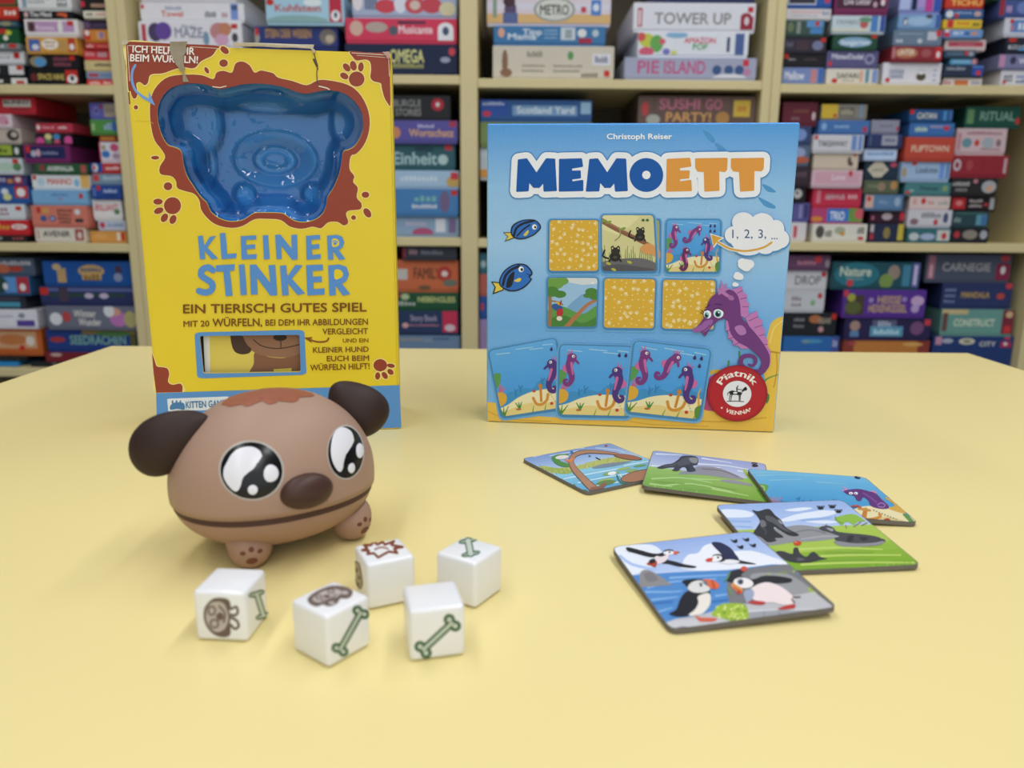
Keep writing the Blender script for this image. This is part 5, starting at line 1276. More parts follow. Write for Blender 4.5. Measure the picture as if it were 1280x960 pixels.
def sea_card(A, q, horses, drops):
    B = bil(q)
    rr = rrect(q, 0.07)
    A.setclip(rr)
    R = lambda u0, v0, u1, v1, c: A.poly([B(u0, v0), B(u1, v0), B(u1, v1), B(u0, v1)], c, up=False)
    for k in range(10):
        g = k / 9
        c = tuple(int((98, 172, 236)[i] * (1 - g) + (64, 150, 226)[i] * g) for i in range(3))
        R(-.05, k / 10 - .05, 1.05, (k + 1) / 10 + .05, '%02x%02x%02x' % c)
        A.up()
    sz = math.hypot(B(1, 0)[0] - B(0, 0)[0], B(1, 0)[1] - B(0, 0)[1])
    for (u, v, L) in ((.1, .07, .2), (.4, .05, .25), (.6, .09, .2), (.8, .06, .15)):
        A.stroke([B(u, v), B(u + L, v + .015)], sz * .012, 'a8d4f0', up=False)
    A.up()
    A.poly(catmull([B(-.05, .8), B(.1, .7), B(.2, .66), B(.3, .68), B(.4, .63), B(.55, .66), B(.65, .58), B(.75, .55), B(.9, .62), B(1.05, .6)], False, 4) + [B(1.05, 1), B(-.05, 1)], '3f90cc')
    for u, v in ((.28, .62), (.36, .58), (.72, .52)):
        A.stroke([B(u, v + .1), B(u - .01, v)], sz * .03, '3280c0', w1=sz * .012)
        A.stroke([B(u, v + .06), B(u + .04, v + .02)], sz * .02, '3280c0')
    A.poly(catmull([B(-.05, .88), B(.12, .84), B(.3, .76), B(.5, .71), B(.7, .7), B(.85, .7), B(1.05, .72)], False, 4) + [B(1.1, 1.1), B(-.1, 1.1)], 'ece2b8')
    A.poly(catmull([B(-.05, .95), B(.2, .9), B(.45, .86), B(.7, .9), B(1.05, .88)], False, 4) + [B(1.1, 1.1), B(-.1, 1.1)], 'e2cf8a')
    A.blob([B(-.02, .38), B(.1, .36), B(.07, .5), B(-.02, .58)], '5a9a54')
    for k in range(5):
        A.stroke([B(.02, .66), B(.06 + .02 * k, .52 + .02 * k)], sz * .012, 'c06a90', up=False)
    A.up()
    A.blob([B(-.02, .66), B(.07, .64), B(.13, .7), B(.1, .8), B(-.02, .84)], 'd8a83c')
    for du in (-.03, 0, .04):
        A.stroke([B(.03, 1.0), B(.05 + du * 2, .86)], sz * .03, '4f8a3c', w1=sz * .008)
    for du in (-.05, .0, .05):
        A.stroke([B(.3, .92), B(.3 + du, .83)], sz * .028, '3f8a48', w1=sz * .012)
    A.ell(*B(.28, .93), sz * .04, sz * .015, 'b0683c')
    A.stroke([B(.68, .66), B(.66, .86)], sz * .035, 'c8842c')
    A.stroke([B(.54, .8), B(.58, .89), B(.66, .91), B(.75, .86), B(.78, .78)], sz * .04, 'd09038', sm=4)
    A.ell(*B(.68, .64), sz * .03, sz * .03, 'c88030')
    A.ell(*B(.57, .7), sz * .025, sz * .02, 'b8482c')
    for k in range(6):
        A.ell(*B(.78 + .02 * k, .72 + .035 * k), sz * .01, sz * .01, 'b8ac88', n=8, up=False)
    A.up()
    A.ell(*B(.82, .92), sz * .028, sz * .026, 'c03a34', n=5)
    for u in (.5, .7, .93):
        A.stroke([B(u, 1.0), B(u + .03, .91)], sz * .018, '7a9a3c', w1=sz * .006)
    A.blob([B(.95, .98), B(.93, .85), B(1.02, .8), B(1.02, 1.0)], '5a8a3c')
    A.stroke([B(.97, .8), B(.94, .64), B(.96, .56)], sz * .03, 'd8a83c', w1=sz * .012)
    for (u, v, s, f, l, c) in horses:
        seahorse(A, *B(u, v), s * sz, f, c, lean=l)
    for u, v in drops:
        drop(A, *B(u, v), sz * .028)
    A.setclip(None)
    A.clip = clipface


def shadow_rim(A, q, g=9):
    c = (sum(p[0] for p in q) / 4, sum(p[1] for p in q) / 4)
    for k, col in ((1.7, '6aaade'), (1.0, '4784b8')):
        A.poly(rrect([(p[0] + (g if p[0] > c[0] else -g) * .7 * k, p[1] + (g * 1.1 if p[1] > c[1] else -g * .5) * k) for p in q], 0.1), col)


def yellow_card(A, q):
    A.poly(rrect(q, 0.07), 'dcb03a')
    B = bil(q)
    sz = q[1][0] - q[0][0]
    rr = random.Random(int(q[0][0] + q[0][1]))
    A.setclip(rrect(q, 0.07))
    for i in range(8):
        for j in range(8):
            u, v = (i + .5 + rr.uniform(-.3, .3)) / 8, (j + .5 + rr.uniform(-.3, .3)) / 8
            p = B(u, v)
            k = rr.random()
            if k < .45:
                r = sz * .025
                g = rr.uniform(0, 6)
                A.ell(p[0], p[1], r, r, 'f2e2b0', n=8, up=False)
                for w_ in range(4):
                    A.ell(p[0] + cos(g + w_ * .8) * r * 1.6, p[1] + sin(g + w_ * .8) * r * 1.6, r * .5, r * .5, 'f2e2b0', n=6, up=False)
            else:
                A.ell(p[0], p[1], sz * .016, sz * .014, 'f0dca0', n=7, up=False)
    A.up()
    A.clip = clipface


PUR, PUR2 = '7a3a82', '4f3580'
A = Art(O2, VX, UZ, z0=3e-4, eps=4e-6, rough=0.42).crop(*D1)
A.clip = clipface
q = [(296, 412), (482, 412), (480, 605), (294, 605)]
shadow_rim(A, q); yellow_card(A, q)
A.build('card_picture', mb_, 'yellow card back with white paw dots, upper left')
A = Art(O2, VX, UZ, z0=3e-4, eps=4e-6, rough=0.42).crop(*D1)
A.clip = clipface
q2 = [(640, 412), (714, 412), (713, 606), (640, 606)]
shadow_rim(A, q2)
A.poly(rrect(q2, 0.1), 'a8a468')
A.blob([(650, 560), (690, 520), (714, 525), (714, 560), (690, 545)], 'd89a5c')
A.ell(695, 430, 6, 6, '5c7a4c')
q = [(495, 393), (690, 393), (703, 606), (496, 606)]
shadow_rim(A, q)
B = bil(q)
A.setclip(rrect(q, 0.07))
A.poly(q, 'd4cf98')
A.poly([(480, 380), (560, 380), (640, 400), (560, 470), (480, 440)], 'e2dca8')
for x in range(500, 700, 9):
    A.stroke([(x, 600), (x + (x * 7 % 13) - 6, 500 + x * 3 % 40)], 5, ('8a9a48', 'a8a858', '6f8440')[x % 3], w1=2, up=False)
A.up()
A.stroke([(480, 405), (540, 440), (600, 470), (660, 500), (715, 530)], 20, '8a5c44', sm=4, w1=14)
A.stroke([(480, 400), (540, 434), (600, 462)], 5, 'a8785c', sm=4)
A.stroke([(560, 440), (565, 470), (545, 490)], 5, '9a9460', sm=3)
for x, y in ((520, 420), (575, 445), (500, 415)):
    A.ell(x, y, 12, 5, '7f9a3c', -20)
A.blob([(490, 575), (560, 560), (650, 558), (705, 580), (705, 610), (490, 610)], '68686c')
A.blob([(500, 590), (560, 580), (640, 590), (690, 602), (500, 610)], '54545a')
for x, y in ((520, 577), (600, 572), (540, 600)):
    A.ell(x, y, 10, 5, 'b8b440', 20)
for cx, cy, s in ((640, 465, 1), (545, 540, 1.1)):
    A.stroke([(cx - 24 * s, cy + 16 * s), (cx - 42 * s, cy + 8 * s), (cx - 36 * s, cy - 12 * s)], 6 * s, '23211f', sm=3)
    A.ell(cx, cy + 10 * s, 19 * s, 17 * s, '23211f')
    A.ell(cx + 2 * s, cy - 10 * s, 16 * s, 12 * s, '2c2926')
    for dx in (-9, 11):
        A.ell(cx + dx * s, cy - 20 * s, 6 * s, 7 * s, '23211f')
        A.ell(cx + dx * s, cy - 19 * s, 2.5 * s, 3 * s, 'd8cc80')
    for dx in (-20, 20):
        A.stroke([(cx + dx * .6 * s, cy + 12 * s), (cx + dx * s, cy + 26 * s)], 6 * s, '23211f')
    A.ell(cx, cy + 12 * s, 8 * s, 5 * s, '4a463c')
for x in (652, 668):
    A.ell(x, 412, 6, 5, '3f6a3c')
A.blob([(640, 520), (670, 500), (705, 520), (706, 560), (690, 545), (660, 540)], 'd89a5c')
A.clip = clipface
A.build('card_picture', mb_, 'card picture of two black newts on a branch')
A = Art(O2, VX, UZ, z0=3e-4, eps=4e-6, rough=0.42).crop(*D1)
A.clip = clipface
q = [(743, 412), (945, 412), (940, 608), (738, 608)]
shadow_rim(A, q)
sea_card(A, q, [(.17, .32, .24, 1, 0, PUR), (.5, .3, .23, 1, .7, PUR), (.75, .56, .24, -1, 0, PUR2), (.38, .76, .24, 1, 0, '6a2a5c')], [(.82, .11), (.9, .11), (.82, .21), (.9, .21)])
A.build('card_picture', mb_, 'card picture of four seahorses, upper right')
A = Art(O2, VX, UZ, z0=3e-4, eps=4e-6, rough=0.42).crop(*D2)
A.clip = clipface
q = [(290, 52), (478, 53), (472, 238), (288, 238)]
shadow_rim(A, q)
A.setclip(rrect(q, 0.07))
A.poly(q, '9cc4e8')
A.poly([(360, 50), (480, 50), (480, 75), (420, 80), (370, 70)], 'd4dce4')
A.blob([(360, 170), (400, 130), (430, 115), (480, 150), (480, 200), (360, 220)], '78a8d4')
A.blob([(285, 180), (340, 160), (420, 190), (480, 160), (480, 245), (285, 245)], '5f9a4c')
A.blob([(285, 215), (350, 195), (420, 225), (480, 200), (480, 245), (285, 245)], '48823c')
A.stroke([(360, 240), (400, 195), (440, 155), (478, 135)], 18, 'b07850', sm=4, w1=10)
A.stroke([(296, 120), (298, 180), (294, 245)], 14, '9a7450', sm=3)
A.stroke([(300, 140), (330, 145), (345, 155)], 6, '9a7450', sm=3)
for e in ((310, 75, 40, 22), (340, 65, 28, 16), (305, 105, 26, 20), (335, 115, 24, 14), (455, 105, 24, 14), (470, 125, 24, 12), (440, 120, 16, 9)):
    A.ell(*e, ('5c8f3c', '6fa048', '4c8238')[int(e[0]) % 3])
A.ell(325, 165, 22, 13, '2f5a9c', 20); A.ell(335, 185, 13, 16, 'b83434', 20); A.ell(333, 207, 11, 9, 'e4dcd0'); A.ell(330, 150, 12, 5, 'd8a83c', 40); A.stroke([(340, 140), (336, 155)], 5, '8a2f2c')
A.ell(460, 72, 6, 4, 'f0f0f0')
A.clip = clipface
A.build('card_picture', mb_, 'card picture of a parrot among green trees')
for nm, q in (('yellow card back, lower middle', [(505, 55), (698, 58), (692, 245), (502, 242)]), ('yellow card back beside the big seahorse', [(728, 60), (928, 62), (920, 250), (724, 245)])):
    A = Art(O2, VX, UZ, z0=3e-4, eps=4e-6, rough=0.42).crop(*D2)
    A.clip = clipface
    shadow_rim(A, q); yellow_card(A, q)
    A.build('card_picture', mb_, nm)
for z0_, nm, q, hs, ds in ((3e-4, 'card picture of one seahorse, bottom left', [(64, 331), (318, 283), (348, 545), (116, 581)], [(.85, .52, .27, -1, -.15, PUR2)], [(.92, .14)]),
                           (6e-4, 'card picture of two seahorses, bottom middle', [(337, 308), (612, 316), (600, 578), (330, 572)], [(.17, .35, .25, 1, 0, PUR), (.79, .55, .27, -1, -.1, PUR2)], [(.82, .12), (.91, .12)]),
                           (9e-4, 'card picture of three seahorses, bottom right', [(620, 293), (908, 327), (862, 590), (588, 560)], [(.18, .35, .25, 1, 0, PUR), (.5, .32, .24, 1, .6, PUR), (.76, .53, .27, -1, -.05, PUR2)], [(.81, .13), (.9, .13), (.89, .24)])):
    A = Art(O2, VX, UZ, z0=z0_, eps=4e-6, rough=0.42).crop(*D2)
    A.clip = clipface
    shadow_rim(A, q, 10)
    A.poly(rrect(q, 0.075), 'b4d6ee')
    sea_card(A, q, hs, ds)
    A.build('card_picture', mb_, nm)

# blue and yellow fish
A = Art(O2, VX, UZ, z0=3e-4, rough=0.42).crop(*D1)
A.poly([(158, 458), (118, 458), (136, 474), (124, 494), (162, 480)], '1c1c24')
A.poly([(156, 461), (124, 461), (139, 474), (129, 489), (160, 477)], 'e2cc50')
A.blob([(148, 465), (152, 435), (178, 416), (210, 409), (240, 411), (258, 425), (263, 441), (252, 456), (232, 472), (195, 485), (165, 482)], '1c2230')
A.blob([(153, 464), (157, 438), (181, 420), (211, 413), (238, 415), (254, 428), (258, 441), (248, 453), (230, 468), (195, 480), (168, 477)], '2f6fc4')
A.stroke([(160, 470), (170, 442), (195, 425), (235, 414)], 9, '1c2230', sm=4)
A.stroke([(172, 472), (195, 448), (220, 430)], 6, '1c2230', sm=4)
A.blob([(196, 468), (213, 450), (216, 458), (206, 472)], 'd8c85c')
A.ell(238, 438, 9, 10, 'f0f4f4'); A.ell(241, 439, 4, 5, '1c1c20')
A.build('fish_picture', mb_, 'small upper fish')
A = Art(O2, VX, UZ, z0=3e-4, rough=0.42).crop(*D2)
A.poly([(122, 72), (72, 66), (86, 88), (78, 116), (120, 100)], '1c1c24')
A.poly([(120, 75), (80, 71), (91, 88), (85, 109), (117, 97)], 'e2cc50')
A.blob([(103, 76), (115, 35), (145, 8), (175, -2), (205, 2), (226, 22), (231, 38), (222, 50), (228, 60), (200, 90), (165, 104), (130, 100)], '1c2230')
A.blob([(108, 76), (119, 38), (148, 12), (176, 3), (203, 7), (221, 25), (226, 37), (215, 48), (222, 60), (196, 86), (164, 99), (133, 95)], '2f6fc4')
A.stroke([(118, 80), (128, 45), (150, 22), (180, 8)], 10, '1c2230', sm=4)
A.blob([(130, 88), (138, 50), (160, 28), (160, 55), (150, 85)], '1c2230')
A.blob([(160, 64), (180, 53), (188, 58), (178, 68)], 'e2cc50')
A.ell(187, 20, 10, 11, 'f0f4f4'); A.ell(190, 21, 5, 6, '1c1c20')
A.stroke([(210, 38), (222, 42), (229, 36)], 3, '1c2230')
A.build('fish_picture', mb_, 'larger lower fish')

# the big seahorse
A = Art(O2, VX, UZ, z0=1.3e-3, rough=0.42).crop(*D2)
A.clip = clipface
A.poly([(985, 98), (1028, 84), (1032, 108), (1048, 118), (1042, 138), (1056, 152), (1050, 175), (1056, 190), (1040, 205), (1020, 195), (1000, 140)], 'c07cbc')
A.poly([(1040, 206), (1062, 188), (1086, 178), (1088, 205), (1106, 214), (1102, 235), (1116, 250), (1112, 272), (1126, 290), (1122, 310), (1136, 330), (1134, 385), (1118, 400), (1085, 300)], 'c07cbc')
A.poly([(966, 215), (966, 250), (976, 262), (974, 282), (992, 290), (994, 308), (1014, 312), (1024, 322), (1050, 322), (1050, 270), (1000, 210)], 'c07cbc')
for l in (((1030, 100), (1010, 110)), ((1045, 128), (1022, 132)), ((1052, 162), (1030, 162)), ((1088, 200), (1055, 215)), ((1104, 232), (1075, 242)), ((1112, 268), (1092, 272)), ((1124, 305), (1108, 306)), ((1132, 345), (1118, 344)), ((968, 255), (990, 248)), ((976, 284), (1003, 276)), ((996, 308), (1018, 298))):
    A.stroke(l, 3, '8a4890', up=False)
A.up()
A.stroke([(1118, 385), (1100, 408), (1070, 410), (1040, 398), (1022, 378), (1028, 356), (1050, 348), (1074, 354), (1080, 372), (1068, 386), (1054, 382)], 26, '70397e', sm=5, w1=9)
A.blob([(893, 168), (906, 132), (940, 106), (982, 97), (1010, 118), (1021, 160), (1024, 198), (1046, 226), (1086, 272), (1112, 308), (1131, 345), (1132, 380), (1112, 408), (1096, 396), (1102, 372), (1088, 348), (1052, 318), (1012, 296), (984, 262), (972, 214), (950, 210), (928, 222), (906, 245), (890, 272), (880, 270), (874, 260), (848, 258), (838, 250), (862, 232), (884, 200)], '70397e')
A.blob([(1000, 240), (1024, 232), (1040, 246), (1042, 264), (1024, 270), (1010, 262)], 'b478b8')
A.blob([(838, 250), (868, 232), (892, 214), (918, 214), (900, 246), (880, 258), (848, 258)], '9a60a8')
A.stroke([(870, 258), (890, 248), (905, 232)], 3, '4c2058')
A.poly([(938, 118), (932, 88), (945, 96), (948, 58), (958, 84), (972, 72), (966, 92), (984, 92), (962, 104), (985, 122), (970, 126), (950, 112)], 'b87ab8')
A.ell(985, 128, 13, 9, 'a86cac', 30)
A.ell(896, 190, 14, 17, 'eef2f6', -20); A.ell(938, 187, 19, 18, 'eef2f6')
A.ell(893, 194, 8, 11, '3fa0b0', -10); A.ell(936, 189, 12, 13, '3fa0b0')
A.ell(892, 196, 5, 7, '15181c'); A.ell(935, 190, 8, 9, '15181c'); A.ell(939, 184, 3, 3, 'ffffff'); A.ell(895, 190, 2, 2, 'ffffff')
A.stroke([(920, 172), (940, 168), (958, 178)], 6, '5c2c68', sm=3)
A.stroke([(886, 176), (898, 172), (908, 178)], 6, '5c2c68', sm=3)
A.stroke([(890, 166), (905, 155)], 4, '4c2058'); A.stroke([(925, 152), (950, 154)], 4, '4c2058')
A.stroke([(880, 190), (870, 184)], 3, '15181c'); A.stroke([(882, 184), (874, 176)], 3, '15181c')
A.build('seahorse_picture', mb_, 'large purple seahorse')

# thought bubble
A = Art(O2, VX, UZ, z0=1.1e-3, rough=0.42).crop(840, 260, 8)
CL = [(620, 270, 95, 90), (710, 140, 112, 98), (900, 150, 118, 100), (1040, 210, 80, 92), (1080, 310, 90, 92), (1000, 370, 110, 60), (760, 380, 150, 94), (930, 410, 80, 50), (820, 270, 220, 150), (650, 340, 60, 60)]
for e in CL:
    A.ell(e[0] + 3, e[1] + 8, e[2] + 8, e[3] + 8, '4a90cc', up=False)
A.up()
for e in CL:
    A.ell(*e, 'eceef6', up=False)
A.up()
for e in ((735, 565, 80, 55), (700, 540, 45, 38), (770, 560, 50, 45), (740, 600, 45, 32), (660, 682, 50, 34), (650, 660, 30, 22), (680, 690, 32, 28), (632, 765, 32, 20), (625, 755, 18, 16)):
    A.ell(*e, 'eceef6', up=False)
A.up()
A.text('1,', 600, 300, 660, 300, 85, '1f4f84', 0.0)
A.text('2,', 720, 300, 803, 300, 85, '1f4f84', 0.0)
A.text('3,', 860, 300, 938, 300, 85, '1f4f84', 0.0)
A.text('...', 990, 312, 1052, 312, 85, '1f4f84', 0.0)
A.stroke([(992, 344), (930, 385), (850, 412), (750, 428), (660, 424), (560, 400), (470, 350)], 36, 'eceef6', sm=4)
A.poly([(378, 252), (520, 298), (470, 330), (412, 402)], 'eceef6')
A.stroke([(992, 344), (930, 385), (850, 412), (750, 428), (660, 424), (560, 400), (455, 340)], 20, 'd8a53c', sm=4)
A.poly([(388, 264), (500, 299), (455, 325), (412, 385)], 'd8a53c')
A.build('thought_bubble', mb_, 'white thought bubble with counting numbers')

# round publisher badge
A = Art(O2, VX, UZ, z0=1.9e-3, rough=0.35).crop(860, 420, 8)
A.clip = clipface
A.ell(490, 568, 300, 281, '6c1420', n=48)
A.ell(489, 567, 294, 275, 'b32430', n=48)
A.stroke(ring(489, 567, 280, 262, n=48), 5, '8a1824', closed=True, capn=6)
A.ell(487, 573, 146, 134, '8a1824', n=40)
A.ell(487, 573, 142, 130, 'e8eaf4', n=40)
A.arctext('Piatnik', 489, 567, 178, 168, 150, 28, 64, 'f4ece8', 0.02)
A.arctext('VIENNA', 489, 567, 232, 214, 238, 303, 38, 'f4ece8', 0.022, inward=True)
A.ell(334, 712, 9, 9, 'f4ece8'); A.ell(612, 722, 9, 9, 'f4ece8')
K = '1c1c1e'
A.stroke([(385, 648), (470, 644), (552, 650)], 8, K)
A.blob([(415, 548), (440, 538), (480, 548), (515, 552), (540, 530), (560, 508), (572, 502), (586, 520), (580, 538), (560, 542), (540, 556), (530, 580), (510, 586), (470, 582), (430, 582), (412, 572)], K)
for l in ([(420, 575), (412, 610), (408, 642)], [(436, 578), (428, 610), (424, 642)], [(505, 580), (508, 610), (506, 642)], [(520, 575), (518, 600), (516, 640)]):
    A.stroke(l, 11, K, w1=7)
A.stroke([(412, 552), (392, 570), (396, 592)], 12, K, w1=4)
A.stroke([(486, 548), (482, 515), (496, 492)], 14, K, w1=9)
A.stroke([(486, 520), (508, 530), (530, 528)], 8, K)
A.ell(468, 562, 22, 10, 'e8eaf4'); A.ell(528, 552, 8, 6, 'e8eaf4')
A.build('publisher_badge', mb_, 'round red badge with white lettering')

# ------------------------------------------------------------------ toy dog
DC = Vector((-0.1130, 0.352, TZ))
DY = radians(37)
DA, DB, ZM, CT, CB = 0.0484, 0.0412, 0.0267, 0.0473, 0.0240
LX = Vector((cos(DY), sin(DY), 0))          # towards the dog's left
LF = Vector((sin(DY), -cos(DY), 0))         # the way it faces
Z1 = Vector((0, 0, 1))
SKIN = M('a98a78', 0.5, 0.02, 40, spec=0.3)
SKIN2 = M('a58470', 0.52, 0.02, 40, spec=0.3)
DARK = M('33231f', 0.55, 0.05, 60, spec=0.3)
dog = root('toy_dog', DC, DY, 'brown rounded toy dog with dark floppy ears and big shiny eyes', 'toy')


def body_pts(s0, s1, n, a, b, c, q, grow=0.0, m=72, p=2.15):
    rows = []
    for i in range(n + 1):
        s = s0 + (s1 - s0) * i / n
        cs = max(cos(s), 0) ** (2 / q)
        sn = sin(abs(s)) ** (2 / q) * (1 if s >= 0 else -1)
        if s0 >= 0 and s < 0.45:
            cs *= 1 - 0.026 * (1 - s / 0.45) ** 2
        r = []
        for j in range(m):
            t_ = 2 * pi * j / m
            ct, sn2 = cos(t_), sin(t_)
            l = (abs(ct) ** (2 / p)) * (1 if ct >= 0 else -1)
            f = (abs(sn2) ** (2 / p)) * (1 if sn2 >= 0 else -1)
            r.append(DC + LX * (a + grow) * cs * l + LF * (b + grow) * cs * f + Z1 * (ZM + c * sn))
        rows.append(r)
    return rows


GAP = 0.0007
up_rows = body_pts(0.0, pi / 2, 30, DA, DB, CT, 2.12)
up_rows = [[v + Z1 * GAP for v in r] for r in up_rows]
lip = [[DC + (v - DC) * 1.0 for v in up_rows[0]]]
inner = [[DC + Vector(((v - DC).x * .94, (v - DC).y * .94, (v - DC).z + 0.0002)) for v in up_rows[0]]]
b = MB(); b.grid(inner + up_rows, SKIN, True, True); b.build('head', dog, 'tan brown head')
lo_rows = body_pts(0.0, -pi / 2, 20, DA * .976, DB * .976, CB, 2.3)
lo_rows = [[v - Z1 * GAP for v in r] for r in lo_rows]
inner2 = [[DC + Vector(((v - DC).x * .94, (v - DC).y * .94, (v - DC).z - 0.0004)) for v in lo_rows[0]]]
b = MB(); b.grid(inner2 + lo_rows, SKIN2, True, True); b.build('lower_jaw', dog)
seam = body_pts(-0.1, 0.1, 2, DA * .952, DB * .952, 0.02, 2.2)
b = MB(); b.grid(seam, M('4a2c26', 0.6), True, True); b.build('mouth', dog, 'dark mouth line')


def bvh_of(rows):
    m = len(rows[0])
    vs = [v for r in rows for v in r]
    fs = [(i * m + j, i * m + (j + 1) % m, (i + 1) * m + (j + 1) % m, (i + 1) * m + j) for i in range(len(rows) - 1) for j in range(m)]
    return BVHTree.FromPolygons(vs, fs)


HB = bvh_of(up_rows)


def starfill(mb, bv, pts, mat, lift, rings=5, dome=0.0):
    """closed outline seen in the photo, laid on the curved surface it is painted on"""
    c = (sum(p[0] for p in pts) / len(pts), sum(p[1] for p in pts) / len(pts))

    def on(p, l):
        h, n, _, _ = bv.ray_cast(CAM, ray(*p).normalized())
        if h is None:
            h, n, _, _ = bv.find_nearest(at(p[0], p[1], DC.y))
        if n.dot(ray(*p)) > 0:
            n = -n
        return h + n * l
    rows = []
    for k in range(rings + 1):
        f = max(k / rings, 0.001)
        rows.append([on((c[0] + (p[0] - c[0]) * f, c[1] + (p[1] - c[1]) * f), lift + dome * (1 - f * f)) for p in pts])
    mb.grid(rows, mat, True, True)
    return rows


# eyes (outlines traced from the photo)
BLK = M('0c0c0e', 0.22, 0.0, spec=0.35)
WHT = M('e6e6ee', 0.25, 0.01)
SIL = M('b9b2ab', 0.3, 0.03)
c2 = lambda ox, oy, s, pts: [(ox + x / s, oy + y / s) for x, y in pts]
for eye in (dict(o=(200, 550, 6), out=(686, 229, 238, 218, 8), big=[(500, 180), (540, 110), (600, 65), (680, 52), (745, 80), (768, 140), (750, 210), (690, 255), (630, 295), (605, 345), (590, 375), (560, 382), (515, 340), (482, 280), (482, 220)],
                 mid=(826, 250, 62, 65), sml=(696, 371, 37, 38)),
            dict(o=(350, 470, 4.571), out=(374, 436, 103, 152, 0), big=[(288, 400), (300, 340), (330, 302), (365, 298), (405, 325), (418, 380), (405, 430), (380, 465), (362, 505), (345, 545), (325, 540), (300, 500), (287, 450)],
                 mid=(450, 428, 22, 42), sml=(403, 525, 20, 30))):
    ox, oy, s = eye['o']
    cx, cy, rx, ry, rot = eye['out']
    b = MB(); starfill(b, HB, c2(ox, oy, s, ring(cx, cy, rx * 1.035, ry * 1.035, rot, 40)), SIL, 0.0001, 6, 0.0)
    e = b.build('eye', dog, 'big black eye with white highlights')
    b = MB(); starfill(b, HB, c2(ox, oy, s, ring(cx, cy, rx * .97, ry * .97, rot, 40)), BLK, 0.00022, 7, 0.0006); b.build('pupil', e)
    b = MB(); starfill(b, HB, c2(ox, oy, s, catmull(eye['big'], True, 3)), WHT, 0.0006, 6, 0.0004); b.build('highlight', e, 'large bean-shaped white highlight')
    for q in ('mid', 'sml'):
        b = MB(); starfill(b, HB, c2(ox, oy, s, ring(*eye[q], 0, 20)), WHT, 0.0006, 4, 0.0003); b.build('highlight', e)

# hair patch on the crown
b = MB()
hp = c2(140, 460, 3.368, catmull([(462, 154), (480, 134), (520, 112), (600, 92), (700, 84), (790, 92), (850, 112), (838, 122), (812, 114), (792, 116), (786, 134), (760, 146), (732, 140), (714, 128), (694, 146), (662, 154), (636, 142), (622, 126),
                                     (602, 148), (570, 164), (544, 154), (530, 140), (512, 160), (492, 164), (480, 158)], True, 3))
starfill(b, HB, hp, M('985a41', 0.5, 0.05, spec=0.3), 0.00022, 8)
b.build('hair_patch', dog, 'reddish-brown hair patch')

# nose
h, n, _, _ = HB.ray_cast(CAM, ray(384, 614).normalized())
tx = (LX - n * LX.dot(n)).normalized()
ty = n.cross(tx)
b = MB(); ellipsoid(b, h + n * 0.0006, tx * 0.0119, ty * 0.0079, n * 0.0062, M('472e27', 0.45, 0.04, spec=0.35), nu=36, nv=20); b.build('nose', dog, 'dark brown oval nose')

# ears


def ear(px, py, Y, dpx, lh, wh, th, tilt):
    C = at(px, py, Y)
    v = ray(px, py).normalized()
    e1 = CX * dpx[0] - CY * dpx[1]
    e1 = (e1 + v * tilt).normalized()
    e3 = (-v - e1 * (-v).dot(e1)).normalized()
    e2 = e3.cross(e1)
    b = MB()
    sh = lambda x, y, z: (x, y * (0.88 + 0.22 * -x * -1) + 0.10 * x * x, z * (0.92 + 0.15 * x))
    ellipsoid(b, C, e1 * lh, e2 * wh, e3 * th, DARK, sh)
    return b.build('ear', dog, 'dark brown floppy ear')


ear(213, 549, 0.331, (-0.84, 0.54), 0.0192, 0.0142, 0.0095, -0.10)
ear(445, 510, 0.383, (0.80, 0.60), 0.0166, 0.0150, 0.0105, 0.2)

# feet with painted paw prints
FEET = [(305, 0), (437, 1)]
PADM = M('6d3a2b', 0.55, 0.03)


def foot(G, lean):
    rows = []
    C = G + Z1 * 0.0102
    for i in range(19):
        a = pi * i / 18
        r = []
        for j in range(32):
            g = 2 * pi * j / 32
            v = Vector((0.0098 * sin(a) * cos(g), 0.0098 * sin(a) * sin(g), -0.0105 * cos(a)))
            k = 1 + 0.35 * max(0, v.z / 0.0105)
            v.x *= k; v.y *= k
            p = C + v + lean * max(0, v.z)
            p.z = max(p.z, TZ + 0.0003)
            r.append(p)
        rows.append(r)
    return rows


for (lx, lf) in ((-0.0205, 0.0205), (0.0295, 0.0190), (-0.0205, -0.019), (0.0290, -0.019)):
    G = DC + LX * lx + LF * lf
    rows = foot(G, -(LF * lf).normalized() * 0.45)
    b = MB(); b.grid(rows, SKIN2, True, True)
    f = b.build('foot', dog)
    if lf > 0:
        fb = bvh_of(rows)
        front = (LF * 0.95 + LX * (-.25 if lx < 0 else .35)).normalized()
        sd_ = Z1.cross(front)
        b = MB()
        for (u, v_, rx, ry) in ((0, -0.0026, 0.0025, 0.0018), (-0.0036, 0.0016, 0.0012, 0.0010), (0, 0.0031, 0.0012, 0.0012), (0.0036, 0.0016, 0.0012, 0.0010)):
            rr_ = []
            for k in range(4):
                fr_ = max(k / 3, .001)
                row = []
                for g in range(16):
                    P = G + Z1 * (0.0088 + v_ + ry * fr_ * sin(2 * pi * g / 16)) + sd_ * (u + rx * fr_ * cos(2 * pi * g / 16))
                    hh, nn, _, _ = fb.ray_cast(P + front * 0.03, -front)
                    row.append((hh if hh else P) + front * 0.00015)
                rr_.append(row)
            b.grid(rr_, PADM, True, True)
        b.build('paw_print', f, 'dark brown painted paw print')

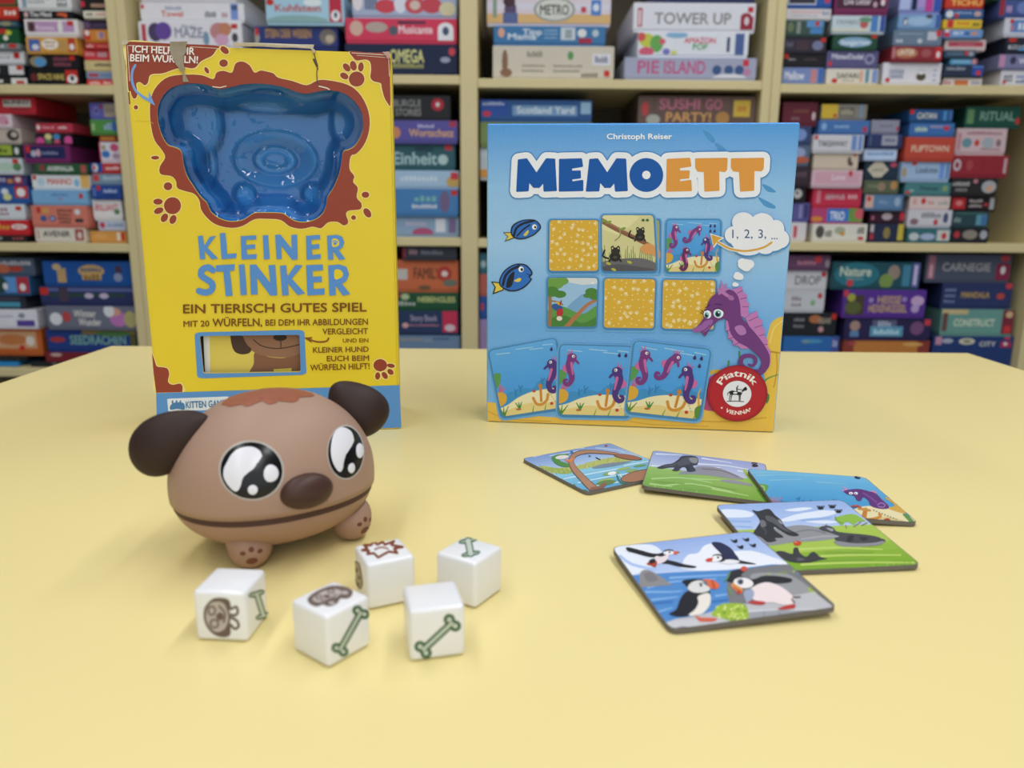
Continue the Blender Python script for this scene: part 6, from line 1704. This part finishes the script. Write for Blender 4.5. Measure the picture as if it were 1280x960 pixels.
# ------------------------------------------------------------------ dice
DICEM = M('ebecee', 0.28, 0.008, 80, coat=0.25)
GRN, GRNF, GRY, GRYF = '2c5a34', 'c2ccc0', '6d5c55', 'b9b0ab'
DICE = [((-0.1062, 0.2698), -0.0747, 'leftmost white die, grey dog head facing forward and green bone on its side'),
        ((-0.0651, 0.2565), -0.6551, 'white die turned cornerwise, grey dog head on top, slanting green bone'),
        ((-0.0522, 0.2966), 0.4512, 'white die with brown splash symbol on top, nearest the toy dog'),
        ((-0.0171, 0.2987), -0.5666, 'rightmost white die, short green bone on its top'),
        ((-0.0282, 0.2592), 0.2521, 'front white die with plain top and big green bone facing forward')]


def die_face(i, face, crop):
    (x, y), a, _ = DICE[i]
    c = Vector((x, y, TZ + 0.0103))
    X, Y = Vector((cos(a), sin(a), 0)), Vector((-sin(a), cos(a), 0))
    n, ux, uy = {'top': (Z1, X, Y), 'front': (-Y, X, Z1), 'right': (X, Y, Z1), 'left': (-X, -Y, Z1)}[face]
    A = Art(c + n * 0.01, ux, uy, eps=1e-5, z0=2e-5, rough=0.4)
    A.crop(*crop)
    h = 0.0093
    A.clip = [(-h, -h), (h, -h), (h, h), (-h, h)]
    return A


def bone(A, p, q, r, w_, ra=None):
    """outlined bone from p to q in crop pixels, r = knob size"""
    d = (q[0] - p[0], q[1] - p[1]); L = math.hypot(*d); d = (d[0] / L, d[1] / L); n = (-d[1], d[0])
    ra = ra or r
    ang = math.degrees(math.atan2(d[1], d[0]))
    for col, g in ((GRN, 0), (GRNF, w_)):
        for e in (0, L):
            sg = 1 if e == 0 else -1
            for k in (-1, 1):
                c = (p[0] + d[0] * (e + sg * ra * .35) + n[0] * k * r * .55, p[1] + d[1] * (e + sg * ra * .35) + n[1] * k * r * .55)
                A.ell(c[0], c[1], ra * .72 - g, r * .72 - g * (1 if ra == r else .8), col, ang, 18, up=False)
        A.stroke([(p[0] + d[0] * ra * .4, p[1] + d[1] * ra * .4), (q[0] - d[0] * ra * .4, q[1] - d[1] * ra * .4)], r * 1.0 - g * 1.5, col, capn=8)


for i, ((x, y), a, lab) in enumerate(DICE):
    b = MB()
    mx = Matrix.Translation((x, y, TZ + 0.0103)) @ Matrix.Rotation(a, 4, 'Z')
    b.box((-0.01, -0.01, -0.01), (0.01, 0.01, 0.01), DICEM, mx, bev=0.0017, seg=4, smooth=True)
    o = b.build('die', loc=(x, y, TZ + 0.0003), rz=a)
    tag(o, lab, 'die', 'white picture dice')
    if i == 0:
        A = die_face(0, 'front', (230, 690, 5.12))
        A.blob([(180, 302), (230, 292), (285, 305), (300, 350), (290, 372), (300, 410), (295, 460), (300, 510), (285, 540), (235, 545), (180, 520), (140, 470), (125, 410), (135, 350)], GRY)
        A.blob([(175, 325), (225, 318), (258, 335), (278, 380), (285, 420), (275, 465), (250, 500), (205, 512), (165, 480), (142, 430), (146, 370)], GRYF)
        for e in ((178, 375, 22, 28), (195, 458, 26, 26)):
            A.stroke(ring(e[0], e[1], e[2], e[3], 0, 14), 12, GRY, closed=True, capn=6)
        A.stroke([(225, 345), (262, 390), (255, 450)], 12, GRY, sm=4); A.ell(232, 412, 22, 26, GRY); A.ell(215, 410, 10, 12, GRY)
        A.stroke([(300, 365), (335, 350), (345, 385), (325, 405), (305, 400)], 16, GRY, sm=4)
        A.stroke([(305, 420), (340, 440), (350, 475), (325, 490), (300, 465)], 16, GRY, sm=4)
        A.build('symbol', o, 'grey-brown dog head symbol')
        A = die_face(0, 'right', (230, 690, 5.12))
        bone(A, (462, 258), (512, 418), 42, 13, 26)
        A.build('symbol', o, 'green bone symbol')
    elif i == 1:
        A = die_face(1, 'top', (230, 690, 5.12))
        A.blob([(790, 300), (830, 262), (900, 228), (960, 215), (1030, 222), (1078, 248), (1070, 285), (1040, 300), (1000, 300), (985, 325), (950, 345), (915, 348), (890, 338), (850, 350), (808, 335)], GRY)
        A.blob([(822, 300), (870, 262), (930, 240), (985, 240), (1010, 258), (980, 285), (940, 300), (900, 318), (850, 322)], GRYF)
        for e in ((865, 290, 20, 12), (940, 252, 20, 12)):
            A.stroke(ring(*e, 0, 12), 9, GRY, closed=True, capn=6)
        A.ell(915, 285, 22, 12, GRY); A.stroke([(880, 312), (930, 305), (975, 270)], 8, GRY, sm=3)
        A.ell(1030, 262, 22, 12, GRYF); A.ell(945, 328, 20, 10, GRYF)
        A.build('symbol', o, 'grey-brown dog head symbol')
        A = die_face(1, 'right', (230, 690, 5.12))
        bone(A, (990, 640), (1140, 372), 46, 19)
        A.build('symbol', o, 'green bone symbol')
    elif i == 2:
        A = die_face(2, 'top', (430, 650, 4.8))
        A.stroke([(108, 182), (140, 170), (118, 150), (160, 152), (180, 130), (200, 148), (232, 132), (245, 148), (300, 128), (285, 150), (352, 162), (300, 172), (320, 198), (270, 190), (240, 205), (205, 225), (180, 200), (140, 205), (150, 185)], 15, '7a3c24', closed=True)
        A.stroke([(185, 178), (215, 165), (250, 168), (265, 175)], 9, '8a4a30', sm=3)
        A.build('symbol', o, 'brown splash symbol')
        A = die_face(2, 'left', (430, 650, 4.8))
        pts = [(70, 250), (90, 262), (104, 320), (110, 380), (100, 412), (80, 390), (62, 330), (60, 275)]
        A.blob(pts, 'a89c84'); A.stroke(pts, 7, '4a3c2c', closed=True, sm=3)
        for q in ((78, 300, 8, 14), (92, 345, 8, 14), (88, 385, 6, 10)):
            A.ell(*q, '5c4c38')
        A.build('symbol', o, 'dark paw-like symbol')
    elif i == 3:
        A = die_face(3, 'top', (430, 650, 4.8))
        bone(A, (743, 117), (762, 210), 46, 11, 20)
        A.build('symbol', o, 'green bone symbol')
    else:
        A = die_face(4, 'front', (430, 650, 4.8))
        bone(A, (462, 790), (662, 605), 48, 19)
        A.build('symbol', o, 'green bone symbol')

# ------------------------------------------------------------------ picture cards
CS, CTH = 0.0707, 0.002
PW = M('6d6862', 0.8, 0.15, 200)


def card(x, y, yaw, zc, gx, gy, label):
    """square board tile; zc = height of its underside centre, gx, gy = slope along its own axes"""
    ux = Vector((cos(yaw), sin(yaw), 0)) + Z1 * gx
    uy0 = Vector((-sin(yaw), cos(yaw), 0)) + Z1 * gy
    n = ux.cross(uy0).normalized()
    ux.normalize()
    uy = n.cross(ux)
    O = Vector((x, y, TZ + zc + 0.0003))
    t = root('memory_card', O, yaw, label, 'card', 'picture cards on the table')
    h = CS / 2
    out = rrect([(-h, h), (h, h), (h, -h), (-h, -h)], 0.06, 5)
    N_ = len(out)
    lo = [O + ux * p[0] + uy * p[1] for p in out]
    hi = [O + ux * p[0] + uy * p[1] + n * CTH for p in out]
    b = MB()
    b.add(lo + hi, [list(range(N_)), [N_ + i for i in range(N_)][::-1]] + [[i, (i + 1) % N_, N_ + (i + 1) % N_, N_ + i] for i in range(N_)], PW)
    b.build('cardboard', t)
    A = Art(O + n * CTH, ux, uy, eps=4e-6, z0=1e-5, rough=0.33)
    A.fn = lambda p: p
    k = h - 0.0004
    A.setclip(rrect([(-k, k), (k, k), (k, -k), (-k, -k)], 0.06, 5))
    U = lambda q: [((u - .5) * CS, (.5 - v) * CS) for u, v in q]
    return t, A, U


def bands(A, U, v0, v1, c0, c1, n=8):
    for k in range(n):
        g = k / max(1, n - 1)
        c = tuple(c0[i] * (1 - g) + c1[i] * g for i in range(3))
        A.poly(U([(-.02, v0 + (v1 - v0) * k / n), (1.02, v0 + (v1 - v0) * k / n), (1.02, v0 + (v1 - v0) * (k + 1) / n + .01), (-.02, v0 + (v1 - v0) * (k + 1) / n + .01)]), '%02x%02x%02x' % tuple(int(v) for v in c))


def grass(A, pts, cols, n, w_, h, seed):
    rr = random.Random(seed)
    for _ in range(n):
        t_ = rr.random()
        i = int(t_ * (len(pts) - 1)); f = t_ * (len(pts) - 1) - i
        x = pts[i][0] * (1 - f) + pts[i + 1][0] * f
        y = pts[i][1] * (1 - f) + pts[i + 1][1] * f + rr.uniform(-h * .3, h * .5)
        A.stroke([(x, y), (x + rr.uniform(-h * .5, h * .5), y - h * rr.uniform(.5, 1))], w_, rr.choice(cols), w1=w_ * .3, up=False, capn=5)
    A.up()


# heron card
t, A, U = card(0.0551, 0.4627, 0.5405, 0.0, 0, 0, 'picture card farthest left, long-necked brown heron by a pond')
bands(A, U, 0, .45, (128, 155, 208), (176, 200, 228))
bands(A, U, .45, 1, (150, 205, 225), (96, 165, 205))
A.crop(640, 545, 4)
for l in ([(110, 105), (250, 70), (360, 60)], [(190, 100), (330, 75)], [(420, 60), (520, 70), (560, 82)]):
    A.stroke(l, 5, 'c8d4ea', sm=3)
A.blob([(130, 155), (200, 162), (290, 172), (380, 160), (440, 148), (560, 128), (640, 118), (600, 102), (500, 108), (410, 125), (320, 150), (230, 160), (160, 150)], 'b8bc62')
A.blob([(140, 160), (210, 185), (280, 190), (300, 175), (220, 160)], '9cae50')
grass(A, [(140, 170), (230, 185), (320, 165), (430, 140), (560, 125)], ['c8c878', 'd8d090', '8fa048', 'a8a850'], 60, 3, 26, 5)
A.blob([(400, 160), (450, 142), (530, 132), (600, 128), (520, 150), (440, 162)], '7c8a94')
for l in ([(260, 215), (420, 185), (560, 160)], [(330, 235), (480, 205), (680, 175)], [(420, 250), (540, 230)], [(560, 150), (680, 128)]):
    A.stroke(l, 5, 'd2ecf2', sm=3)
for e in ((495, 188, 42, 9), (560, 165, 36, 7), (640, 150, 34, 6), (470, 222, 40, 8), (600, 175, 30, 7)):
    A.ell(*e, ('8aa85c', '6f9a5c', '9ab46a')[int(e[0]) % 3], -8)
A.ell(500, 188, 22, 9, 'eef0ee', -8)
A.stroke([(310, 245), (330, 270), (372, 275)], 9, '5c8a48', sm=4); A.stroke([(525, 200), (545, 235), (600, 240)], 9, '3f7450', sm=4); A.stroke([(540, 195), (560, 225)], 5, 'e8ecd8', sm=3)
A.blob([(420, 240), (470, 222), (520, 226), (500, 240), (450, 250)], '6a8440')
A.ell(640, 200, 100, 28, '4a3428', -12); A.ell(640, 200, 96, 25, 'a87452', -12)
A.ell(580, 107, 72, 13, '5c3c2c', 8); A.ell(580, 106, 67, 11, 'a06448', 8)
A.stroke([(530, 92), (460, 84), (380, 80), (320, 92), (295, 125), (310, 165), (345, 205), (390, 250), (430, 280)], 12, '6a4634', sm=5, w1=44)
A.stroke([(530, 92), (460, 84), (380, 80), (320, 93), (296, 125), (311, 165), (346, 205), (390, 250), (430, 280)], 7, 'b0805e', sm=5, w1=36)
A.stroke([(400, 268), (440, 262), (462, 244)], 20, '8a5c44', sm=3)
A.blob([(198, 110), (225, 95), (285, 92), (250, 108), (240, 125), (280, 140), (285, 156), (250, 155), (215, 138)], '4f8a3c')
A.ell(250, 108, 34, 10, 'e4dcd8', -6)
A.poly([(262, 122), (318, 112), (300, 130), (275, 132)], 'd8824a')
A.ell(298, 82, 8, 7, '3f78a8'); A.ell(388, 102, 6, 4, '3c5a78'); A.stroke([(420, 110), (440, 120)], 5, '2c3038'); A.ell(470, 50, 8, 4, 'a83c44')
A.build('picture', t)

# single wolf card
t, A, U = card(0.1177, 0.4435, -0.2677, 0.00135, -0.034, 0.0, 'picture card with one wolf on a meadow, between heron and seahorse cards')
bands(A, U, 0, .5, (150, 165, 214), (188, 198, 224))
bands(A, U, .48, 1, (150, 188, 96), (118, 164, 62))
A.crop(640, 545, 4)
for l in ([(720, 90), (850, 96)], [(950, 112), (1100, 135)], [(930, 140), (1080, 150), (1240, 180)], [(1130, 175), (1250, 190)], [(700, 150), (740, 150)], [(960, 160), (1040, 158)]):
    A.stroke(l, 7, 'dfe6f2', sm=3, w1=3)
A.blob([(830, 190), (900, 165), (940, 152), (1030, 160), (1110, 190), (1160, 218), (1080, 212), (960, 196), (880, 192)], '8e9098')
A.stroke([(950, 165), (1050, 175), (1130, 205)], 5, '6c6e78', sm=3)
A.blob([(1040, 225), (1100, 220), (1210, 245), (1230, 255), (1120, 240)], '8e9098')
for l in ([(700, 215), (850, 210), (1000, 235)], [(760, 250), (900, 240), (1100, 280)], [(690, 240), (800, 255)], [(1000, 265), (1180, 300)], [(900, 215), (1040, 222)]):
    A.stroke(l, 9, 'a8cc7c', sm=3, w1=5)
for l in ([(720, 228), (860, 240)], [(1000, 250), (1120, 270)], [(850, 265), (990, 275)]):
    A.stroke(l, 6, '78a244', sm=3)
grass(A, [(690, 255), (850, 275), (1000, 300), (1200, 330)], ['6a9438', '8ab858', 'c4dc98'], 26, 3, 16, 8)
A.blob([(725, 160), (760, 145), (800, 138), (830, 120), (850, 102), (900, 100), (925, 108), (932, 125), (925, 145), (905, 150), (918, 175), (880, 180), (868, 160), (850, 158), (830, 176), (800, 174), (812, 160), (780, 160), (750, 165)], '3a3c42')
A.blob([(850, 115), (880, 108), (900, 120), (890, 140), (860, 148), (830, 150)], '4f5258')
A.stroke([(760, 152), (810, 145), (840, 130)], 6, '55585e', sm=3)
A.blob([(885, 112), (925, 112), (925, 135), (900, 135)], '8c8c8e'); A.blob([(872, 150), (890, 165), (878, 178)], '26282c'); A.blob([(838, 166), (855, 178), (845, 182)], 'a8aaae')
A.paw(1212, 148, 9, '22242c'); A.ell(1215, 150, 16, 6, '22242c')
A.blob([(1155, 175), (1175, 178), (1230, 262), (1215, 265)], '9cc460')
A.build('picture', t)

# lone seahorse card
t, A, U = card(0.1764, 0.4108, -0.0529, 0.00185, -0.05, 0.0, 'picture card with one purple seahorse and anchor, rightmost at the back')
bands(A, U, 0, .75, (112, 184, 222), (70, 154, 206), 12)
bands(A, U, .75, 1, (46, 124, 178), (70, 140, 180), 4)
A.crop(880, 570, 4.267)
for l in ([(280, 105), (450, 100), (640, 110)], [(350, 130), (520, 125)], [(600, 140), (760, 150)], [(250, 90), (420, 92)]):
    A.stroke(l, 6, '86c4dc', sm=3, w1=3)
A.blob([(215, 80), (232, 82), (262, 140), (240, 130)], '8ab848')
A.blob([(262, 152), (300, 150), (342, 158), (335, 185), (312, 212), (285, 185)], '5f9a50'); A.stroke([(285, 160), (320, 165), (318, 195)], 5, 'a8cc74', sm=3)
for k in range(8):
    A.stroke([(350 + k * 8, 258 - k), (335 + k * 11, 225 - (k % 3) * 5)], 5, 'c06a72', up=False, w1=3)
A.up()
for l in ([(500, 250), (510, 225), (495, 230)], [(520, 252), (530, 238)], [(575, 255), (570, 238)], [(410, 240), (440, 255)], [(690, 235), (720, 245)]):
    A.stroke(l, 10, '2c7cb4', sm=2)
A.blob([(770, 300), (800, 285), (850, 270), (920, 268), (1000, 275), (1060, 300), (1160, 372), (1150, 400), (880, 400)], 'e8dcae')
A.blob([(860, 345), (960, 325), (1060, 345), (1150, 385), (1140, 400), (880, 395)], 'd8c488')
A.blob([(980, 280), (1010, 270), (1040, 262), (1075, 300), (1050, 305)], 'd0a84c'); A.stroke([(970, 225), (1010, 250), (1040, 285)], 9, 'd8a83c', sm=3)
A.blob([(1060, 315), (1085, 315), (1140, 372), (1120, 375)], '5f9448')
for x in (1040, 1065):
    A.stroke([(x + 15, 385), (x, 352)], 7, '6a9040', w1=3)
for p in ((742, 165), (735, 185), (760, 170), (905, 185), (925, 200), (890, 190)):
    A.stroke([(760 if p[0] < 800 else 900, 190), p], 8, 'd48ab8', w1=4)
A.blob([(745, 190), (780, 180), (830, 178), (880, 190), (920, 205), (950, 235), (980, 262), (985, 280), (960, 285), (920, 280), (890, 268), (875, 240), (850, 222), (836, 240), (815, 238), (800, 215), (770, 208)], '5f3478')
A.stroke([(925, 262), (945, 252), (965, 262), (955, 275), (930, 272)], 6, 'a070b0', sm=4)
A.stroke([(850, 200), (890, 225), (920, 250)], 8, '7c4c94', sm=3)
A.ell(783, 201, 11, 7, 'f0f0f4'); A.ell(810, 201, 10, 7, 'f0f0f4'); A.ell(782, 202, 4, 3, '1c1c22'); A.ell(808, 203, 4, 3, '1c1c22')
A.stroke([(862, 288), (852, 330)], 22, 'c08034', w1=28); A.stroke([(826, 282), (885, 292)], 12, 'c88c3c')
A.stroke([(825, 318), (850, 338), (900, 338), (940, 325), (935, 312)], 14, 'cc8c34', sm=4)
A.stroke([(790, 270), (815, 268), (835, 276)], 9, 'b84a38', sm=3)
for k in range(9):
    A.ell(905 + k * 15, 292 + k * 6, 5, 4, '9c9478', n=8, up=False)
A.up()
A.ell(976, 343, 19, 10, 'b8402f', n=5)
A.ell(818, 116, 16, 7, '24304c', 10); A.ell(826, 112, 7, 4, '6fa0b8')
A.build('picture', t)

# wolf family card
t, A, U = card(0.1469, 0.3552, 0.0991, 0.00235, 0.01, 0.057, 'picture card with wolf family on green grass, under the puffin card')
bands(A, U, 0, .42, (150, 178, 226), (176, 196, 232))
bands(A, U, .42, 1, (168, 196, 84), (122, 166, 46))
A.crop(880, 570, 4.267)
for bl in ([(60, 300), (110, 285), (200, 288), (260, 305), (250, 325), (160, 330), (80, 325)], [(400, 345), (480, 315), (560, 300), (640, 290), (720, 300), (640, 325), (540, 335), (450, 350)], [(430, 290), (520, 275), (580, 280), (500, 296)], [(540, 350), (640, 345), (720, 352), (640, 362)]):
    A.blob(bl, 'dde6f4')
for l in ([(70, 345), (250, 350)], [(520, 345), (680, 330)], [(110, 375), (255, 380)]):
    A.stroke(l, 8, '8fb0e0', sm=3)
A.blob([(350, 470), (480, 450), (600, 455), (720, 430), (840, 385), (920, 375), (1000, 440), (900, 480), (700, 500), (450, 520), (370, 500)], 'a4c050')
for l in ([(480, 500), (700, 490), (950, 500)], [(560, 540), (760, 530), (1050, 530)], [(520, 580), (800, 570), (1120, 570)], [(500, 620), (700, 610), (950, 600)], [(820, 430), (950, 440)]):
    A.stroke(l, 13, 'b8d068', sm=3, w1=7)
for l in ([(650, 515), (900, 515)], [(600, 560), (900, 550)], [(520, 600), (760, 590)]):
    A.stroke(l, 9, '7fa63c', sm=3)
grass(A, [(460, 640), (700, 615), (1000, 590), (1160, 570)], ['6f9a30', '93bc50', 'd2dc90'], 30, 4, 18, 9)
A.blob([(255, 415), (330, 400), (430, 380), (520, 370), (620, 385), (720, 415), (740, 435), (600, 455), (480, 462), (360, 478), (310, 462)], '8f9196')
A.stroke([(450, 420), (560, 395), (650, 415)], 6, '72747c', sm=3); A.stroke([(520, 445), (640, 430), (720, 432)], 6, 'a8aab0', sm=3)
A.blob([(695, 335), (740, 318), (800, 312), (850, 340), (860, 350), (820, 352), (800, 368), (760, 352), (735, 372), (715, 355)], '8cb848')
A.stroke([(700, 325), (712, 350), (740, 360)], 6, '6f9438', sm=3)
for l in ([(760, 385), (755, 372)], [(800, 378), (835, 355)], [(840, 372), (870, 358)]):
    A.stroke(l, 7, '8a8078')
A.blob([(258, 290), (290, 296), (345, 284), (380, 318), (412, 345), (440, 385), (505, 420), (490, 430), (450, 425), (400, 395), (375, 380), (380, 400), (425, 435), (380, 440), (385, 455), (340, 462), (310, 440), (265, 415), (280, 385), (298, 350), (278, 315)], '2f3136')
A.blob([(330, 320), (380, 335), (430, 385), (470, 410), (420, 395), (370, 360), (335, 345)], '55585e')
A.blob([(395, 340), (425, 365), (405, 360)], '9a9ca0'); A.blob([(300, 345), (325, 350), (330, 375), (305, 380)], '6c6e72'); A.stroke([(310, 385), (330, 400), (325, 420)], 6, '4a4c52', sm=3)
A.blob([(612, 388), (650, 372), (690, 385), (710, 405), (790, 415), (850, 420), (920, 432), (968, 452), (950, 465), (870, 480), (790, 472), (720, 462), (695, 440), (720, 430), (660, 408), (640, 404)], '46484e')
A.blob([(695, 455), (800, 468), (900, 465), (960, 455), (930, 478), (800, 486), (720, 480)], '8a8c90')
A.blob([(650, 385), (690, 392), (680, 404)], '9a9ca0'); A.blob([(770, 430), (800, 428), (790, 455), (760, 460)], '303238'); A.blob([(830, 435), (880, 440), (850, 455)], '303238')
A.stroke([(640, 375), (655, 365)], 5, 'a4a6aa')
A.blob([(385, 515), (420, 510), (470, 525), (478, 495), (500, 492), (512, 520), (545, 540), (570, 518), (590, 515), (620, 540), (655, 550), (610, 560), (550, 572), (480, 570), (430, 555)], '3a3c40')
A.blob([(500, 545), (540, 555), (500, 562)], '5c5e64')
A.ell(498, 468, 22, 13, 'c04a28'); A.ell(490, 463, 7, 4, 'e08860')
for x, y in ((622, 277), (684, 271), (717, 296)):
    A.ell(x, y + 3, 16, 7, '22242a', up=False)
    for dx in (-17, -6, 6, 17):
        A.ell(x + dx, y - 6, 4, 4, '22242a', n=8, up=False)
A.up()
A.build('picture', t)

# puffin card
t, A, U = card(0.0887, 0.3085, 0.1998, 0.0025, 0.036, 0.036, 'front picture card with four puffins, lying on the wolf family card')
bands(A, U, 0, .5, (150, 176, 226), (190, 206, 236))
A.crop(740, 640, 4)
A.blob([(110, 172), (180, 165), (300, 165), (350, 205), (300, 240), (300, 270), (250, 300), (190, 310), (150, 250)], 'e4eaf4')
A.blob([(455, 250), (480, 215), (530, 205), (560, 170), (610, 158), (680, 178), (700, 195), (800, 195), (900, 225), (985, 260), (900, 285), (700, 300), (460, 285)], 'e8ecf4')
A.stroke([(140, 220), (200, 262), (320, 290)], 14, 'a8c0ea', sm=3)
A.poly([(180, 320), (260, 312), (420, 302), (560, 295), (680, 290), (900, 262), (1010, 265), (1100, 420), (700, 480), (380, 580), (330, 580)], '4f88c8')
for l in ([(390, 330), (560, 320), (680, 315)], [(270, 400), (400, 400), (450, 395)], [(300, 440), (430, 425)], [(620, 420), (690, 410)], [(330, 500), (400, 480)], [(280, 380), (400, 350), (620, 335)]):
    A.stroke(l, 10, '86b2e2', sm=3, w1=5)
for l in ([(290, 460), (400, 450)], [(600, 450), (680, 440)]):
    A.stroke(l, 12, '3a70b4', sm=3)
A.blob([(238, 370), (240, 310), (262, 290), (300, 298), (345, 325), (388, 356), (400, 366), (320, 372), (245, 378)], '8c8a8c')
A.blob([(260, 310), (300, 305), (330, 340), (280, 350)], '7a787c')
A.blob([(675, 340), (690, 300), (770, 285), (900, 268), (1000, 265), (1020, 300), (1100, 400), (900, 440), (720, 470), (680, 430)], '77787c')
A.blob([(790, 320), (900, 305), (1000, 320), (1100, 400), (1000, 420), (860, 420)], '97989c')
grass(A, [(850, 322), (920, 310), (1010, 300)], ['a8b848', '7f9a40'], 16, 5, 14, 3)
A.blob([(1080, 375), (1110, 395), (1125, 410), (1090, 408)], '9cb050')
A.poly([(345, 565), (420, 535), (520, 522), (600, 500), (690, 468), (830, 455), (950, 430), (1110, 400), (1250, 510), (1240, 600), (400, 700)], 'bcbcc0')
A.poly([(775, 505), (900, 492), (1215, 492), (1240, 540), (780, 590)], '9c9ea4')
A.stroke([(780, 498), (930, 490), (1210, 488)], 6, 'd2d4d8'); A.stroke([(860, 500), (862, 560)], 5, '80828a'); A.stroke([(935, 498), (940, 550)], 5, '80828a')
A.blob([(350, 560), (500, 540), (620, 545), (770, 560), (700, 590), (420, 620)], 'c8c8cc')
A.ell(460, 587, 40, 12, '5c5c60'); A.stroke([(600, 572), (720, 565)], 5, '8c8c92')
A.blob([(598, 515), (640, 465), (700, 458), (770, 470), (778, 550), (700, 548), (640, 530)], '9ab838')
rr_ = random.Random(3)
for _ in range(46):
    A.ell(rr_.uniform(625, 770), rr_.uniform(470, 542), 8, 6, rr_.choice(('c8d868', 'b4cc50', '7c9c30', 'dce08c')), n=7, up=False)
A.up()
INK = '1d1e26'
# flying left
A.blob([(170, 182), (185, 178), (240, 192), (300, 208), (345, 212), (330, 228), (280, 226), (215, 208), (180, 198)], INK)
A.blob([(360, 240), (410, 248), (460, 262), (520, 274), (505, 282), (440, 276), (380, 262), (350, 258)], INK)
A.ell(342, 236, 44, 22, 'e6d8dc', -22); A.blob([(318, 218), (350, 205), (375, 210), (350, 225)], INK)
A.blob([(272, 262), (300, 244), (325, 250), (318, 278), (300, 272)], 'b04028'); A.blob([(285, 245), (310, 235), (318, 250), (295, 262)], INK)
A.ell(385, 205, 28, 12, 'eceaec', -4); A.stroke([(360, 198), (385, 192), (405, 196)], 7, INK, sm=3); A.ell(388, 203, 5, 4, INK)
A.poly([(408, 197), (438, 202), (420, 215), (408, 212)], 'd8603c'); A.poly([(425, 198), (440, 203), (430, 208)], 'b83428')
# flying right
A.blob([(598, 158), (640, 154), (690, 180), (715, 210), (735, 242), (700, 250), (668, 240), (640, 205)], '20284a')
A.blob([(720, 240), (770, 250), (822, 262), (770, 262), (725, 256)], INK)
A.blob([(640, 248), (690, 240), (740, 250), (700, 262), (650, 260)], 'e8e6ea')
A.blob([(600, 222), (630, 212), (660, 225), (665, 245), (640, 252), (610, 240)], INK)
A.ell(618, 236, 32, 16, 'eceaec', -8); A.ell(630, 230, 6, 5, INK); A.poly([(566, 242), (580, 234), (605, 230), (600, 250), (575, 252)], 'cc4836')
for x, y in ((710, 146), (769, 139), (740, 176), (803, 168)):
    A.blob([(x - 18, y - 8), (x - 4, y - 2), (x + 14, y - 8), (x + 16, y + 8), (x - 2, y + 8)], INK, up=False)
A.up()
# standing
A.blob([(450, 348), (500, 338), (560, 340), (575, 350), (530, 355), (495, 372), (485, 395), (520, 405), (580, 398), (590, 410), (545, 425), (535, 460), (510, 500), (480, 522), (430, 526), (385, 512), (420, 490), (440, 440), (462, 408), (480, 395), (470, 370)], INK)
A.blob([(530, 425), (580, 408), (594, 435), (585, 475), (550, 512), (500, 522), (485, 515), (515, 490), (532, 455)], 'e8e2d8')
A.blob([(478, 385), (498, 355), (540, 345), (580, 360), (588, 390), (560, 405), (510, 405)], 'dcdad8')
A.blob([(555, 342), (600, 342), (632, 362), (634, 380), (608, 388), (575, 372)], 'd86a3c'); A.stroke([(600, 345), (612, 384)], 8, 'b03c2c'); A.poly([(553, 345), (575, 350), (580, 375), (562, 365)], '6c7080')
A.ell(545, 370, 7, 6, INK); A.stroke([(535, 362), (555, 358)], 4, INK)
A.blob([(515, 518), (540, 530), (575, 532), (625, 535), (610, 550), (565, 552), (535, 548)], 'd0624a')
# lying
A.blob([(675, 345), (690, 305), (730, 290), (770, 292), (745, 320), (800, 340), (860, 322), (940, 325), (998, 338), (990, 354), (930, 360), (860, 358), (800, 378), (740, 352), (700, 355)], '26262c')
A.blob([(790, 390), (830, 365), (880, 355), (940, 375), (990, 410), (1012, 440), (1008, 462), (960, 468), (900, 455), (850, 455), (805, 440), (780, 415)], 'ecdcdc')
A.blob([(760, 400), (800, 390), (810, 420), (780, 460), (765, 440)], '9aa4bc')
A.ell(757, 358, 50, 26, 'ebe6e6', 8); A.ell(742, 352, 16, 15, '6f7888'); A.ell(743, 354, 8, 8, INK)
A.blob([(700, 358), (728, 372), (752, 388), (748, 412), (735, 410), (712, 392), (698, 378)], 'd8924a'); A.stroke([(708, 380), (740, 398)], 6, 'b83c30'); A.ell(735, 404, 14, 9, 'c03c30')
A.ell(760, 288, 17, 13, 'c85038')
A.blob([(780, 452), (830, 448), (868, 455), (850, 468), (800, 464)], 'b83c38'); A.blob([(930, 486), (990, 466), (1016, 468), (1008, 486), (950, 492)], 'b83c38')
A.stroke([(1005, 430), (1040, 428)], 6, INK); A.stroke([(1000, 440), (1012, 458)], 8, INK)
A.stroke([(660, 350), (680, 330), (690, 300)], 6, '5f9448', sm=3); A.stroke([(680, 380), (700, 420)], 5, '7ba050', sm=3)
A.build('picture', t)

for c in COL.objects:
    if 'label' in c and len(c['label'].split()) > 16 and c.parent is None:
        print('LONG', len(c['label'].split()), c['label'])
